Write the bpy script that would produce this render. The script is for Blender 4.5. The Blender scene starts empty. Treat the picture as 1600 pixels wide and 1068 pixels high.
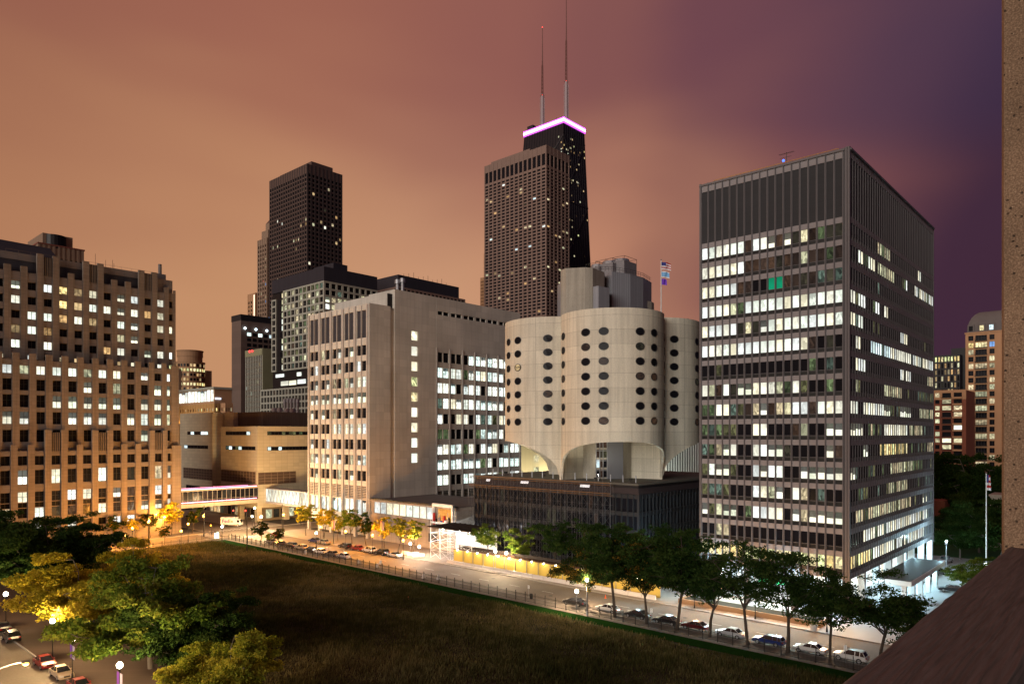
import bpy, math, random
import numpy as np
from mathutils import Vector
R = math.radians
C = bpy.context.scene.collection
sc = bpy.context.scene
# ------------------------------------------------------------------ camera
# world X runs along the cross street (towards the right), world Y along the main street (towards the left)
AZ = R(42.0); CA, SA = math.cos(AZ), math.sin(AZ)
EYE = 32.0; FPX = 1103.0; HY = 678.0
cam = bpy.data.cameras.new('camera'); camo = bpy.data.objects.new('camera', cam); C.objects.link(camo)
camo.location = (0, 0, EYE); camo.rotation_euler = (R(90), 0, AZ - R(90))
cam.sensor_width = 36; cam.lens = 36*FPX/1600; cam.shift_y = (HY-534)/1600
cam.clip_start = 0.1; cam.clip_end = 9000
sc.camera = camo
# ------------------------------------------------------------------ night sky: city glow on low cloud
W = bpy.data.worlds.new('World'); sc.world = W; W.use_nodes = True
def build_world():
    nt = W.node_tree; N = nt.nodes; L = nt.links; N.clear()
    out = N.new('ShaderNodeOutputWorld'); bg = N.new('ShaderNodeBackground')
    tc = N.new('ShaderNodeTexCoord')
    dot = N.new('ShaderNodeVectorMath'); dot.operation = 'DOT_PRODUCT'; dot.inputs[1].default_value = (SA, -CA, 0)
    L.new(tc.outputs['Generated'], dot.inputs[0])
    sp = N.new('ShaderNodeSeparateXYZ'); L.new(tc.outputs['Generated'], sp.inputs[0])
    # low cloud: stretched noise
    mp = N.new('ShaderNodeMapping'); mp.inputs['Scale'].default_value = (1.2, 1.2, 3.6); mp.inputs['Rotation'].default_value = (R(18), R(12), 0)
    L.new(tc.outputs['Generated'], mp.inputs[0])
    nz = N.new('ShaderNodeTexNoise'); nz.inputs['Scale'].default_value = 1.7; nz.inputs['Detail'].default_value = 2.5; nz.inputs['Roughness'].default_value = .45
    nz.inputs['Distortion'].default_value = .3
    L.new(mp.outputs[0], nz.inputs['Vector'])
    def M(op, a, b, c=None):
        m = N.new('ShaderNodeMath'); m.operation = op
        for i, x in enumerate((a, b, c)):
            if x is None: continue
            if isinstance(x, (int, float)): m.inputs[i].default_value = x
            else: L.new(x, m.inputs[i])
        return m.outputs[0]
    cl = M('SUBTRACT', nz.outputs['Fac'], .5)
    t = M('MULTIPLY_ADD', dot.outputs['Value'], .5, .5)
    t = M('MULTIPLY_ADD', cl, .07, t)
    def ramp(fac, stops):
        r = N.new('ShaderNodeValToRGB'); L.new(fac, r.inputs[0]); e = r.color_ramp.elements
        e[0].position, e[0].color = stops[0][0], (*stops[0][1], 1); e[1].position, e[1].color = stops[-1][0], (*stops[-1][1], 1)
        for p, c in stops[1:-1]:
            n = e.new(p); n.color = (*c, 1)
        r.color_ramp.interpolation = 'EASE'
        return r.outputs[0]
    lowc = ramp(t, [(0, (.38, .18, .10)), (.2, (.47, .22, .11)), (.3, (.55, .275, .14)), (.45, (.58, .30, .17)), (.55, (.55, .255, .15)),
                    (.61, (.40, .18, .115)), (.68, (.22, .08, .075)), (.76, (.055, .023, .043)), (1, (.018, .012, .03))])
    hic = ramp(t, [(0, (.26, .10, .068)), (.2, (.30, .115, .075)), (.36, (.335, .125, .085)), (.5, (.285, .107, .087)), (.57, (.23, .088, .083)), (.63, (.16, .062, .078)),
                   (.72, (.076, .040, .074)), (.79, (.037, .025, .062)), (1, (.02, .016, .04))])
    el = M('MULTIPLY_ADD', cl, .27, sp.outputs['Z'])
    ef = N.new('ShaderNodeMapRange'); ef.interpolation_type = 'SMOOTHSTEP'
    ef.inputs['From Min'].default_value = .16; ef.inputs['From Max'].default_value = .50
    L.new(el, ef.inputs['Value'])
    mx = N.new('ShaderNodeMix'); mx.data_type = 'RGBA'
    L.new(ef.outputs[0], mx.inputs['Factor']); L.new(lowc, mx.inputs[6]); L.new(hic, mx.inputs[7])
    L.new(mx.outputs[2], bg.inputs['Color']); bg.inputs['Strength'].default_value = 1.0
    L.new(bg.outputs[0], out.inputs[0])
build_world()
W.cycles.sampling_method = 'MANUAL'; W.cycles.sample_map_resolution = 256
# the glow of the city behind the camera, one very soft low lamp
sun = bpy.data.lights.new('city_glow', 'SUN'); suno = bpy.data.objects.new('city_glow', sun); C.objects.link(suno)
sun.energy = 2.3; sun.angle = R(35); sun.color = (1.0, .95, .88)
_d = Vector((-1.0, -.19, .14)).normalized()      # towards the source
suno.rotation_euler = _d.to_track_quat('Z', 'Y').to_euler()
sc.view_settings.view_transform = 'Standard'; sc.view_settings.look = 'None'
sc.view_settings.exposure = 0; sc.view_settings.gamma = 1
try:
    sc.cycles.use_denoising = True; sc.cycles.denoiser = 'OPENIMAGEDENOISE'
    sc.cycles.sample_clamp_indirect = 2.5; sc.cycles.max_bounces = 5; sc.cycles.diffuse_bounces = 2; sc.cycles.glossy_bounces = 2
    sc.cycles.transmission_bounces = 3; sc.cycles.caustics_reflective = False; sc.cycles.caustics_refractive = False
    sc.cycles.use_light_tree = True
except Exception as e: print(e)

# ------------------------------------------------------------------ pixels of a plan line -> metres
def px_x(px, X):      # Y where the sight line px meets the plane X
    t = (px-800)/FPX; d = X/(CA+SA*t); return SA*d-CA*t*d
def px_y(px, Y):      # X where it meets the plane Y
    t = (px-800)/FPX; d = Y/(SA-CA*t); return CA*d+SA*t*d
def dep(x, y): return CA*x+SA*y
def zat(x, y, py): return EYE+(HY-py)*dep(x, y)/FPX
def px_d(px, d):      # X, Y at depth d
    t = (px-800)/FPX; return CA*d+SA*t*d, SA*d-CA*t*d
def gnd(px, py, z=0):
    d = (EYE-z)*FPX/(py-HY); return px_d(px, d)

# ------------------------------------------------------------------ materials
def new_mat(name):
    m = bpy.data.materials.new(name); m.use_nodes = True
    nt = m.node_tree; nt.nodes.clear()
    o = nt.nodes.new('ShaderNodeOutputMaterial'); b = nt.nodes.new('ShaderNodeBsdfPrincipled')
    nt.links.new(b.outputs[0], o.inputs[0])
    return m, nt, b
def surf(name, col, rough=.8, var=.15, vs=.25, joint=None, streak=0, bump=0, bs=6, metal=0, fine=0, jcol=.55, spec=.3):
    """weathered surface: large noise, optional panel joints (w, h), vertical rain streaks, fine grain"""
    m, nt, b = new_mat(name); N = nt.nodes; L = nt.links
    b.inputs['Roughness'].default_value = rough; b.inputs['Metallic'].default_value = metal
    b.inputs['Specular IOR Level'].default_value = spec
    g = N.new('ShaderNodeNewGeometry')
    def noise(scale, vec, det=4):
        n = N.new('ShaderNodeTexNoise'); n.inputs['Scale'].default_value = scale; n.inputs['Detail'].default_value = det
        L.new(vec, n.inputs['Vector']); return n.outputs['Fac']
    def M(op, a, bb):
        q = N.new('ShaderNodeMath'); q.operation = op
        for i, x in enumerate((a, bb)):
            if isinstance(x, (int, float)): q.inputs[i].default_value = x
            else: L.new(x, q.inputs[i])
        return q.outputs[0]
    pos = g.outputs['Position']
    f = M('ADD', M('MULTIPLY', noise(vs, pos), 2*var), 1-var)
    if fine: f = M('MULTIPLY', f, M('ADD', M('MULTIPLY', noise(fine, pos, 2), .5), .75))
    if streak:
        mp = N.new('ShaderNodeMapping'); mp.inputs['Scale'].default_value = (1.1, 1.1, .05); L.new(pos, mp.inputs[0])
        s = noise(1.0, mp.outputs[0], 5)
        mr = N.new('ShaderNodeMapRange'); mr.inputs['From Min'].default_value = .42; mr.inputs['From Max'].default_value = .72
        mr.inputs['To Min'].default_value = 1; mr.inputs['To Max'].default_value = 1-streak; L.new(s, mr.inputs['Value'])
        f = M('MULTIPLY', f, mr.outputs[0])
    if joint:
        sp = N.new('ShaderNodeSeparateXYZ'); L.new(pos, sp.inputs[0]); cb = N.new('ShaderNodeCombineXYZ')
        L.new(M('ADD', sp.outputs['X'], sp.outputs['Y']), cb.inputs['X']); L.new(sp.outputs['Z'], cb.inputs['Y'])
        br = N.new('ShaderNodeTexBrick'); br.offset = 0 if len(joint) < 3 else joint[2]
        br.inputs['Scale'].default_value = 1; br.inputs['Brick Width'].default_value = joint[0]; br.inputs['Row Height'].default_value = joint[1]
        br.inputs['Mortar Size'].default_value = .035; br.inputs['Mortar Smooth'].default_value = .2
        br.inputs['Color1'].default_value = (1, 1, 1, 1); br.inputs['Color2'].default_value = (.86, .86, .86, 1); br.inputs['Mortar'].default_value = (jcol, jcol, jcol, 1)
        L.new(cb.outputs[0], br.inputs['Vector'])
        f = M('MULTIPLY', f, br.outputs['Color'])
    mx = N.new('ShaderNodeVectorMath'); mx.operation = 'SCALE'; mx.inputs[0].default_value = col
    L.new(f, mx.inputs['Scale']); L.new(mx.outputs[0], b.inputs['Base Color'])
    if bump:
        bp = N.new('ShaderNodeBump'); bp.inputs['Strength'].default_value = bump; bp.inputs['Distance'].default_value = .1
        L.new(noise(bs, pos, 6), bp.inputs['Height']); L.new(bp.outputs[0], b.inputs['Normal'])
    return m
def emit(name, col, s, samp=True):
    m, nt, b = new_mat(name)
    b.inputs['Base Color'].default_value = (*[min(1, c) for c in col], 1); b.inputs['Emission Color'].default_value = (*col, 1); b.inputs['Emission Strength'].default_value = s
    if not samp: m.cycles.emission_sampling = 'NONE'
    return m
def win_mat():
    """glass: dark and glossy, or with the lit room behind it; colour, fill height and clutter come from the pane's own attributes"""
    m, nt, b = new_mat('window_glass'); N = nt.nodes; L = nt.links
    b.inputs['Base Color'].default_value = (.010, .010, .013, 1); b.inputs['Roughness'].default_value = .16; b.inputs['Specular IOR Level'].default_value = .05
    a1 = N.new('ShaderNodeAttribute'); a1.attribute_name = 'room_colour'
    a2 = N.new('ShaderNodeAttribute'); a2.attribute_name = 'room_layout'
    s2 = N.new('ShaderNodeSeparateColor'); L.new(a2.outputs['Color'], s2.inputs[0])
    uv = N.new('ShaderNodeUVMap'); uv.uv_map = 'UVMap'
    su = N.new('ShaderNodeSeparateXYZ'); L.new(uv.outputs[0], su.inputs[0])
    def M(op, a, bb, c=None):
        q = N.new('ShaderNodeMath'); q.operation = op
        for i, x in enumerate((a, bb, c)):
            if x is None: continue
            if isinstance(x, (int, float)): q.inputs[i].default_value = x
            else: L.new(x, q.inputs[i])
        return q.outputs[0]
    cb = N.new('ShaderNodeCombineXYZ')
    L.new(M('MULTIPLY_ADD', su.outputs['X'], 2.6, M('MULTIPLY', s2.outputs[0], 371)), cb.inputs['X'])
    L.new(M('MULTIPLY_ADD', su.outputs['Y'], 2.2, M('MULTIPLY', s2.outputs[0], 917)), cb.inputs['Y'])
    vo = N.new('ShaderNodeTexVoronoi'); vo.voronoi_dimensions = '2D'; vo.distance = 'CHEBYCHEV'; vo.inputs['Scale'].default_value = 1.3
    L.new(cb.outputs[0], vo.inputs['Vector'])
    sv = N.new('ShaderNodeSeparateColor'); L.new(vo.outputs['Color'], sv.inputs[0])
    room = M('MULTIPLY_ADD', sv.outputs[0], 1.3, .12)
    # furniture along the sill: darker low blocks
    low = M('MULTIPLY', M('LESS_THAN', su.outputs['Y'], M('MULTIPLY', sv.outputs[1], .45)), .55)
    room = M('MULTIPLY', room, M('SUBTRACT', 1, low))
    fac = M('ADD', M('MULTIPLY', s2.outputs[2], room), M('SUBTRACT', 1, s2.outputs[2]))
    fill = M('MULTIPLY_ADD', M('LESS_THAN', su.outputs['Y'], s2.outputs[1]), .9, .1)
    # soft ceiling falloff
    fall = M('MULTIPLY_ADD', su.outputs['Y'], -.38, 1.15)
    e = M('MULTIPLY', M('MULTIPLY', fac, fill), fall)
    L.new(a1.outputs['Color'], b.inputs['Emission Color']); L.new(e, b.inputs['Emission Strength'])
    m.cycles.emission_sampling = 'NONE'
    return m
GLASS = win_mat()

# ------------------------------------------------------------------ mesh builder
class MB:
    def __init__(s): s.v = []; s.f = []; s.m = []
    def add(s, vs, fs, mi=0):
        n = len(s.v); s.v += [tuple(p) for p in vs]; s.f += [tuple(i+n for i in f) for f in fs]; s.m += [mi]*len(fs); return s
    def box(s, x0, x1, y0, y1, z0, z1, mi=0):
        if x0 > x1: x0, x1 = x1, x0
        if y0 > y1: y0, y1 = y1, y0
        return s.add([(x0,y0,z0),(x1,y0,z0),(x1,y1,z0),(x0,y1,z0),(x0,y0,z1),(x1,y0,z1),(x1,y1,z1),(x0,y1,z1)],
                     [(0,3,2,1),(4,5,6,7),(0,1,5,4),(1,2,6,5),(2,3,7,6),(3,0,4,7)], mi)
    def prism(s, poly, z0, z1, mi=0):      # poly anticlockwise
        n = len(poly); vs = [(x,y,z0) for x,y in poly]+[(x,y,z1) for x,y in poly]
        return s.add(vs, [tuple(range(n-1,-1,-1)), tuple(range(n,2*n))]+[(i,(i+1)%n,n+(i+1)%n,n+i) for i in range(n)], mi)
    def cyl(s, x, y, z0, z1, r, n=10, r2=None, mi=0):
        r2 = r if r2 is None else r2
        a = [2*math.pi*i/n for i in range(n)]
        vs = [(x+r*math.cos(t), y+r*math.sin(t), z0) for t in a]+[(x+r2*math.cos(t), y+r2*math.sin(t), z1) for t in a]
        return s.add(vs, [tuple(range(n-1,-1,-1)), tuple(range(n,2*n))]+[(i,(i+1)%n,n+(i+1)%n,n+i) for i in range(n)], mi)
    def tube(s, p, q, r, n=6, r2=None, mi=0):
        p = Vector(p); q = Vector(q); r2 = r if r2 is None else r2; d = (q-p)
        if d.length < 1e-6: return s
        z = d.normalized(); x = z.orthogonal().normalized(); y = z.cross(x)
        a = [2*math.pi*i/n for i in range(n)]
        vs = [p+(x*math.cos(t)+y*math.sin(t))*r for t in a]+[q+(x*math.cos(t)+y*math.sin(t))*r2 for t in a]
        return s.add(vs, [tuple(range(n-1,-1,-1)), tuple(range(n,2*n))]+[(i,(i+1)%n,n+(i+1)%n,n+i) for i in range(n)], mi)
    def path(s, pts, r, n=6, mi=0):
        for a, b in zip(pts, pts[1:]): s.tube(a, b, r, n, mi=mi)
        return s
    def ball(s, c, r, n=10, k=6, sz=1, mi=0):
        vs = [(c[0], c[1], c[2]-r*sz)]
        for j in range(1, k):
            ph = -math.pi/2+math.pi*j/k
            for i in range(n):
                t = 2*math.pi*i/n; vs.append((c[0]+r*math.cos(ph)*math.cos(t), c[1]+r*math.cos(ph)*math.sin(t), c[2]+r*sz*math.sin(ph)))
        vs.append((c[0], c[1], c[2]+r*sz)); f = []
        for i in range(n): f.append((0, 1+(i+1)%n, 1+i))
        for j in range(k-2):
            for i in range(n):
                a = 1+j*n+i; b = 1+j*n+(i+1)%n; f.append((a, b, b+n, a+n))
        t = len(vs)-1
        for i in range(n): f.append((1+(k-2)*n+i, 1+(k-2)*n+(i+1)%n, t))
        return s.add(vs, f, mi)
    def mesh(s, name, mats, org=(0,0,0), smooth=False):
        me = bpy.data.meshes.new(name)
        o = org; me.from_pydata([(p[0]-o[0], p[1]-o[1], p[2]-o[2]) for p in s.v], [], s.f)
        for m in (mats if isinstance(mats, (list, tuple)) else [mats]): me.materials.append(m)
        if max(s.m, default=0): me.polygons.foreach_set('material_index', s.m)
        if smooth: me.polygons.foreach_set('use_smooth', [True]*len(me.polygons))
        me.update(); return me
ORG = {}
def link(name, me, parent=None):
    o = bpy.data.objects.new(name, me); C.objects.link(o)
    if parent is not None: o.parent = parent
    return o
def tag(o, label=None, cat=None, group=None, kind=None):
    if label: o['label'] = label
    if cat: o['category'] = cat
    if group: o['group'] = group
    if kind: o['kind'] = kind
    return o
def thing(name, label, cat, loc=(0,0,0), group=None, rz=0):
    o = bpy.data.objects.new(name, None); C.objects.link(o); o.location = loc; o.rotation_euler = (0,0,rz); o.empty_display_size = 1
    ORG[o.name] = tuple(loc); return tag(o, label, cat, group)
def part(name, mb, mats, parent, smooth=False, world=True, top=None):
    """a mesh of its own under its thing (or under a part of it); world: vertices given in world metres"""
    t = parent
    while t.parent is not None: t = t.parent
    org = ORG.get(t.name, (0,0,0)) if world else (0,0,0)
    return link(name, mb.mesh(name, mats, org, smooth), parent)
def solo(name, mb, mats, label, cat, group=None, smooth=False):
    o = link(name, mb.mesh(name, mats, (0,0,0), smooth)); return tag(o, label, cat, group)
def copy_tree(o, parent=None):
    c = o.copy(); C.objects.link(c); c.parent = parent
    for ch in list(o.children): copy_tree(ch, c)
    return c

# ------------------------------------------------------------------ facades
# a face is (kind, plane): '-X' looks towards smaller X and runs along Y, '-Y' looks towards smaller Y and runs along X
def fb(mb, face, a0, a1, z0, z1, p0, p1, mi=0):
    k, pl = face
    if k == '-X': mb.box(pl-p1, pl-p0, a0, a1, z0, z1, mi)
    elif k == '+X': mb.box(pl+p0, pl+p1, a0, a1, z0, z1, mi)
    elif k == '-Y': mb.box(a0, a1, pl-p1, pl-p0, z0, z1, mi)
    else: mb.box(a0, a1, pl+p0, pl+p1, z0, z1, mi)
def fpt(face, a, z, p):
    k, pl = face
    return {'-X': (pl-p, a, z), '+X': (pl+p, a, z), '-Y': (a, pl-p, z), '+Y': (a, pl+p, z)}[k]
STY = {  # (colours, gain lo, gain hi, fill, clutter)
 'W': ([(1,.98,.80),(.93,1,.86),(1,.93,.66),(.95,1,.95)], .85, 1.7, (1.2,1.2), (.15,.5)),
 'w': ([(1,.9,.55),(.95,.95,.6),(1,.82,.5)], .45, 1.1, (1.2,1.2), (.5,.9)),
 'h': ([(1,.95,.72),(1,1,.85),(.95,1,.75)], .9, 1.9, (.35,.62), (.1,.4)),
 'g': ([(.35,.5,.22),(.3,.45,.35),(.42,.42,.18)], .12, .5, (1.2,1.2), (.8,1)),
 'b': ([(.3,.16,.09),(.25,.15,.1),(.22,.2,.12)], .08, .3, (1.2,1.2), (.3,.9)),
 'G': ([(0,.36,.17)], .7, .9, (1.2,1.2), (.0,.15)),
 'Y': ([(1,.75,.3),(1,.85,.45),(.9,.95,.45)], .9, 1.8, (1.2,1.2), (.5,.9)),
 'o': ([(1,.6,.25),(1,.7,.35)], .35, 1.0, (1.2,1.2), (.3,.9)),
 'c': ([(.75,.95,1),(.8,1,.95)], 1.0, 2.0, (1.2,1.2), (.1,.6)),
 'B': ([(.25,.5,1)], .5, .9, (1.2,1.2), (.1,.3)),
 'r': ([(1,.2,.15)], .5, .9, (.6,.7), (.1,.3)),
 'C': ([(.8,1,.93),(.9,1,.95),(.95,1,.9)], 1.2, 2.4, (.7,1.3), (.3,.8)),
 '.': ([(0,0,0)], 0, 0, (1.2,1.2), (0,0)),
}
class Panes:
    """window panes of one thing: the 100 that show largest as parts, the rest as one"""
    def __init__(s, seed=1): s.q = []; s.r = random.Random(seed)
    def pane(s, face, a0, a1, z0, z1, p, sty='.'):
        flip = face[0] in ('-X', '+Y')
        A, B = (a1, a0) if flip else (a0, a1)
        pts = [fpt(face, A, z0, p), fpt(face, B, z0, p), fpt(face, B, z1, p), fpt(face, A, z1, p)]
        s.quad(pts, sty)
    def quad(s, pts, sty='.'):
        cs, g0, g1, fl, cl = STY[sty]; r = s.r
        c = r.choice(cs); g = r.uniform(g0, g1)
        s.q.append((pts, tuple(x*g for x in c), (r.random(), r.uniform(*fl), r.uniform(*cl))))
    def area(s, pts):
        P = []
        for x, y, z in pts:
            d = max(1, dep(x, y)); P.append(((SA*x-CA*y)/d, (z-EYE)/d))
        a = sum(P[i][0]*P[(i+1)%len(P)][1]-P[(i+1)%len(P)][0]*P[i][1] for i in range(len(P)))/2
        cx = sum(p[0] for p in P)/len(P)
        return abs(a) * (0.05 if abs(cx) > .73 else 1)
    def mesh(s, qs, org):
        me = bpy.data.meshes.new('window'); v = []; f = []; 
        for pts, c, l in qs:
            n = len(v); v += [(p[0]-org[0], p[1]-org[1], p[2]-org[2]) for p in pts]; f.append(tuple(range(n, n+len(pts))))
        me.from_pydata(v, [], f); me.materials.append(GLASS)
        uv = me.uv_layers.new(name='UVMap'); c1 = me.color_attributes.new('room_colour', 'FLOAT_COLOR', 'CORNER'); c2 = me.color_attributes.new('room_layout', 'FLOAT_COLOR', 'CORNER')
        U = []; A = []; B = []
        for pts, c, l in qs:
            n = len(pts)
            if n == 4: U += [0,0,1,0,1,1,0,1]
            else:
                for i in range(n): U += [.5+.5*math.cos(2*math.pi*i/n), .5+.5*math.sin(2*math.pi*i/n)]
            A += [*c, 1]*n; B += [*l, 1]*n
        uv.data.foreach_set('uv', U); c1.data.foreach_set('color', A); c2.data.foreach_set('color', B)
        return me
    def build(s, parent, name='window', n=100):
        org = ORG.get(parent.name, (0,0,0))
        q = sorted(s.q, key=lambda t: -s.area(t[0]))
        for t in q[:n]: link(name, s.mesh([t], org), parent)
        if q[n:]:
            o = link(name, s.mesh(q[n:], org), parent); o['kind'] = 'stuff'
def spread(a0, a1, n, w=None, gap=None):
    """n equal bays between a0 and a1, each opening w wide (or bay minus gap)"""
    p = (a1-a0)/n; w = w if w is not None else p-gap
    return [(a0+p*(i+.5)-w/2, a0+p*(i+.5)+w/2) for i in range(n)]
def clad(mb, face, a0, a1, z0, z1, bays, rows, t=.35, pier=.12, mi=0, mp=None, mull=None):
    """wall skin with real openings: spandrels across, piers between; the core behind is set back by t"""
    mp = mi if mp is None else mp
    if 0 <= pier < .006: pier = .006
    zs = [z0]+[z for r in sorted(rows) for z in r]+[z1]
    for i in range(0, len(zs), 2):
        if zs[i+1]-zs[i] > .02: fb(mb, face, a0+.012, a1-.012, zs[i], zs[i+1], -t+.001, 0, mi)
    bs = sorted(bays); e = [a0]+[b for r in bs for b in r]+[a1]
    for i in range(0, len(e), 2):
        if e[i+1]-e[i] > .02: fb(mb, face, e[i], e[i+1], z0, z1-.01, -t+.003, pier, mp)
    if mull is not None:
        for b in bs:
            for r in rows: fb(mb, face, (b[0]+b[1])/2-.05, (b[0]+b[1])/2+.05, r[0], r[1], -t+.02, -t+.16, mull)
# ------------------------------------------------------------------ palette
M_ASPH = surf('asphalt', (.15, .125, .10), .75, .42, .16, fine=3, spec=.4)
M_WALK = surf('concrete_paving', (.15, .135, .12), .9, .2, .3, joint=(1.5, 1.5), fine=2)
M_CURB = surf('curb_stone', (.30, .28, .26), .9, .15, .5)
M_GROUND = surf('city_ground', (.05, .048, .045), .95, .3, .05)
M_SOIL = surf('field_soil', (.030, .024, .014), 1, .45, .09, fine=1.2)
M_VERGE = surf('mown_verge', (.010, .034, .007), 1, .3, .8, fine=3, bump=.5, bs=4, spec=0)
M_PLAZA = surf('plaza_paving', (.30, .27, .24), .85, .15, .3, joint=(2, 2))
M_PAINT = surf('road_paint', (.6, .6, .58), .8, .2, 1)
M_LIME = surf('limestone_blocks', (.205, .172, .142), .9, .14, .10, joint=(2.0, .98), streak=.25, jcol=.62)
M_LIMED = surf('limestone_spandrel', (.17, .155, .15), .85, .12, .3, joint=(4, .5, 0), jcol=.7)
M_BAND = surf('dark_metal_louvre', (.045, .045, .055), .6, .1, .4, joint=(8, .35, 0), jcol=.5)
M_PANEL = surf('beige_panel', (.56, .51, .37), .6, .06, .12, joint=(2.4, 1.25, 0), jcol=.6)
M_STONE = surf('grey_stone', (.56, .535, .47), .9, .30, .08, joint=(3.1, 2.43, 0), streak=.12, jcol=.72)
M_PIER = surf('pale_pier', (.38, .36, .33), .85, .1, .2, joint=(30, 4.85, 0), jcol=.5)
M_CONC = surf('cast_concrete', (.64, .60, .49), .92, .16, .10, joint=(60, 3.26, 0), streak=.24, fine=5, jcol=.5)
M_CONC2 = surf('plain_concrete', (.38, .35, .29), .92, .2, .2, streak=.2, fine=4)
M_FRAME = surf('weathered_metal_frame', (.125, .115, .12), .55, .08, .4, spec=.4)
M_FASC = surf('pale_fascia', (.25, .23, .235), .6, .1, .5)
M_LOUV = surf('louvred_screen', (.032, .032, .035), .7, .15, .12, joint=(40, .3, 0), jcol=.8)
M_DARK = surf('dark_metal', (.018, .018, .02), .5, .2, .5)
M_BLACKST = surf('black_steel', (.010, .009, .010), .5, .2, .3)
M_BRONZE = surf('bronze_granite', (.10, .065, .055), .5, .1, .1)
M_BRONZE2 = surf('bronze_mullion', (.05, .038, .036), .5, .1, .1)
M_TAN = surf('tan_masonry', (.24, .165, .115), .85, .1, .1)
M_ROSE = surf('rose_granite', (.20, .135, .11), .85, .12, .1)
M_SLAB = surf('brown_slab', (.15, .105, .085), .85, .08, .05, joint=(60, 3.6, 0), jcol=.75)
M_PALEGRID = surf('pale_precast', (.33, .335, .28), .8, .06, .2)
M_NAVY = surf('dark_cladding', (.028, .027, .036), .6, .1, .2, joint=(1.4, 40, 0), jcol=.7)
M_BRICK = surf('red_brick', (.22, .075, .045), .9, .15, .3)
M_CREAM = surf('sodium_tinted_stone', (.42, .24, .13), .85, .1, .2)  # orange of the sodium street light is mixed into the stone colour
M_MANS = surf('grey_mansard', (.13, .115, .11), .8, .15, .4)
M_ROOF = surf('roof_gravel', (.12, .11, .10), .95, .2, .5)
M_CORR = surf('corrugated_metal', (.30, .31, .34), .45, .08, .4, joint=(.45, 60, 0), jcol=.45)
M_STEEL = surf('galvanised_steel', (.35, .36, .38), .4, .1, 1, metal=.6)
M_RUST = surf('brown_netting', (.035, .026, .022), .9, .3, .3)
M_WOODP = surf('raw_plank', (.16, .08, .035), .8, .2, 1)
M_YELP = surf('yellow_plywood', (.62, .46, .10), .7, .12, .6)
M_WHITE = surf('white_paint', (.75, .75, .73), .6, .05, .5)
M_BARR = surf('barrier_concrete', (.68, .66, .62), .85, .1, 1)
M_BLACK = surf('black_paint', (.012, .012, .012), .4, .1, 1)
M_RUBBER = surf('tyre_rubber', (.012, .012, .012), .85, .1, 1)
M_RIM = surf('alloy_rim', (.45, .45, .46), .35, .05, 1, metal=.7)

# ------------------------------------------------------------------ setting
def sheet(name, mat, x0, x1, y0, y1, z, th=.0):
    mb = MB(); mb.add([(x0,y0,z),(x1,y0,z),(x1,y1,z),(x0,y1,z)], [(0,1,2,3)]) if not th else mb.box(x0,x1,y0,y1,z-th,z)
    o = link(name, mb.mesh(name, mat)); o['kind'] = 'structure'; return o
sheet('ground', M_GROUND, -3000, 6000, -3000, 6000, -.02)
sheet('main_street', M_ASPH, 105, 117.6, -60, 600, 0.0)
sheet('cross_street', M_ASPH, -60, 400, 212, 225.5, .004)
sheet('west_street', M_ASPH, 14, 29.5, -60, 600, .008)
def walk(name, x0, x1, y0, y1, mat=M_WALK, z=.13):
    o = sheet(name, mat, x0, x1, y0, y1, z, .15); return o
FX = 101.6                                   # the fence line
walk('pavement', FX-1.0, 104.75, -20, 211.8)
walk('pavement', 117.85, 130.9, 56, 211.8, M_PLAZA)
walk('pavement', 29.7, 41, -20, 211.8, surf('dark_brick_paving', (.07,.045,.036), .9, .25, .3, joint=(1.2,1.2)))
walk('pavement', 41, FX-1.0, 207.4, 211.79)
walk('pavement', 30, 104.75, 225.8, 232)
walk('pavement', 118, 131, 226, 300, M_PLAZA)
walk('forecourt', 117.9, 260, -30, 56, surf('pale_forecourt', (.42,.42,.42), .7, .1, .2))
walk('plaza', 130.9, 133, 76, 190, M_PLAZA, .16)
mb = MB()
for (x0,x1,y0,y1) in ((104.75,105,-20,211.8),(117.6,117.85,-20,211.8),(29.5,29.7,-20,211.8),(104.75,105,226,400),(117.6,118,226,400)): mb.box(x0,x1,y0,y1,-.1,.15)
for (x0,x1,y0,y1) in ((29.7,104.75,211.8,212),(118,400,211.8,212),(30,104.75,225.6,225.8),(118,400,225.6,226)): mb.box(x0,x1,y0,y1,-.1,.151)
o = link('curb', mb.mesh('curb', M_CURB)); o['kind'] = 'structure'
mb = MB()
def mark(x0,x1,y0,y1): mb.add([(x0,y0,.012),(x1,y0,.012),(x1,y1,.012),(x0,y1,.012)], [(0,1,2,3)])
for y in np.arange(-10, 205, 9): mark(111.2,111.34,y,y+3)
for k in range(10): mark(105.8+k*1.2,106.3+k*1.2,207.6,210.4)
for k in range(10): mark(105.8+k*1.2,106.3+k*1.2,227.0,229.8)
for k in range(10): mark(119,122,213+k*1.25,213.5+k*1.25)
for k in range(10): mark(100,103,213+k*1.25,213.5+k*1.25)
for x in np.arange(34, 96, 9): mark(x,x+3,218.6,218.74)
mark(105.2,111.1,206.2,206.6); mark(111.4,117.4,231.2,231.6)
for y in np.arange(0, 200, 9): mark(21.7,21.84,y,y+3)
o = link('road_markings', mb.mesh('road_markings', M_PAINT)); o['kind'] = 'structure'
sheet('field', M_SOIL, 41, FX-1.0, 8, 207.4, .10)
sheet('grass_verge', M_VERGE, FX-4.4, FX-1.02, 8, 207.3, .16)

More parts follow.
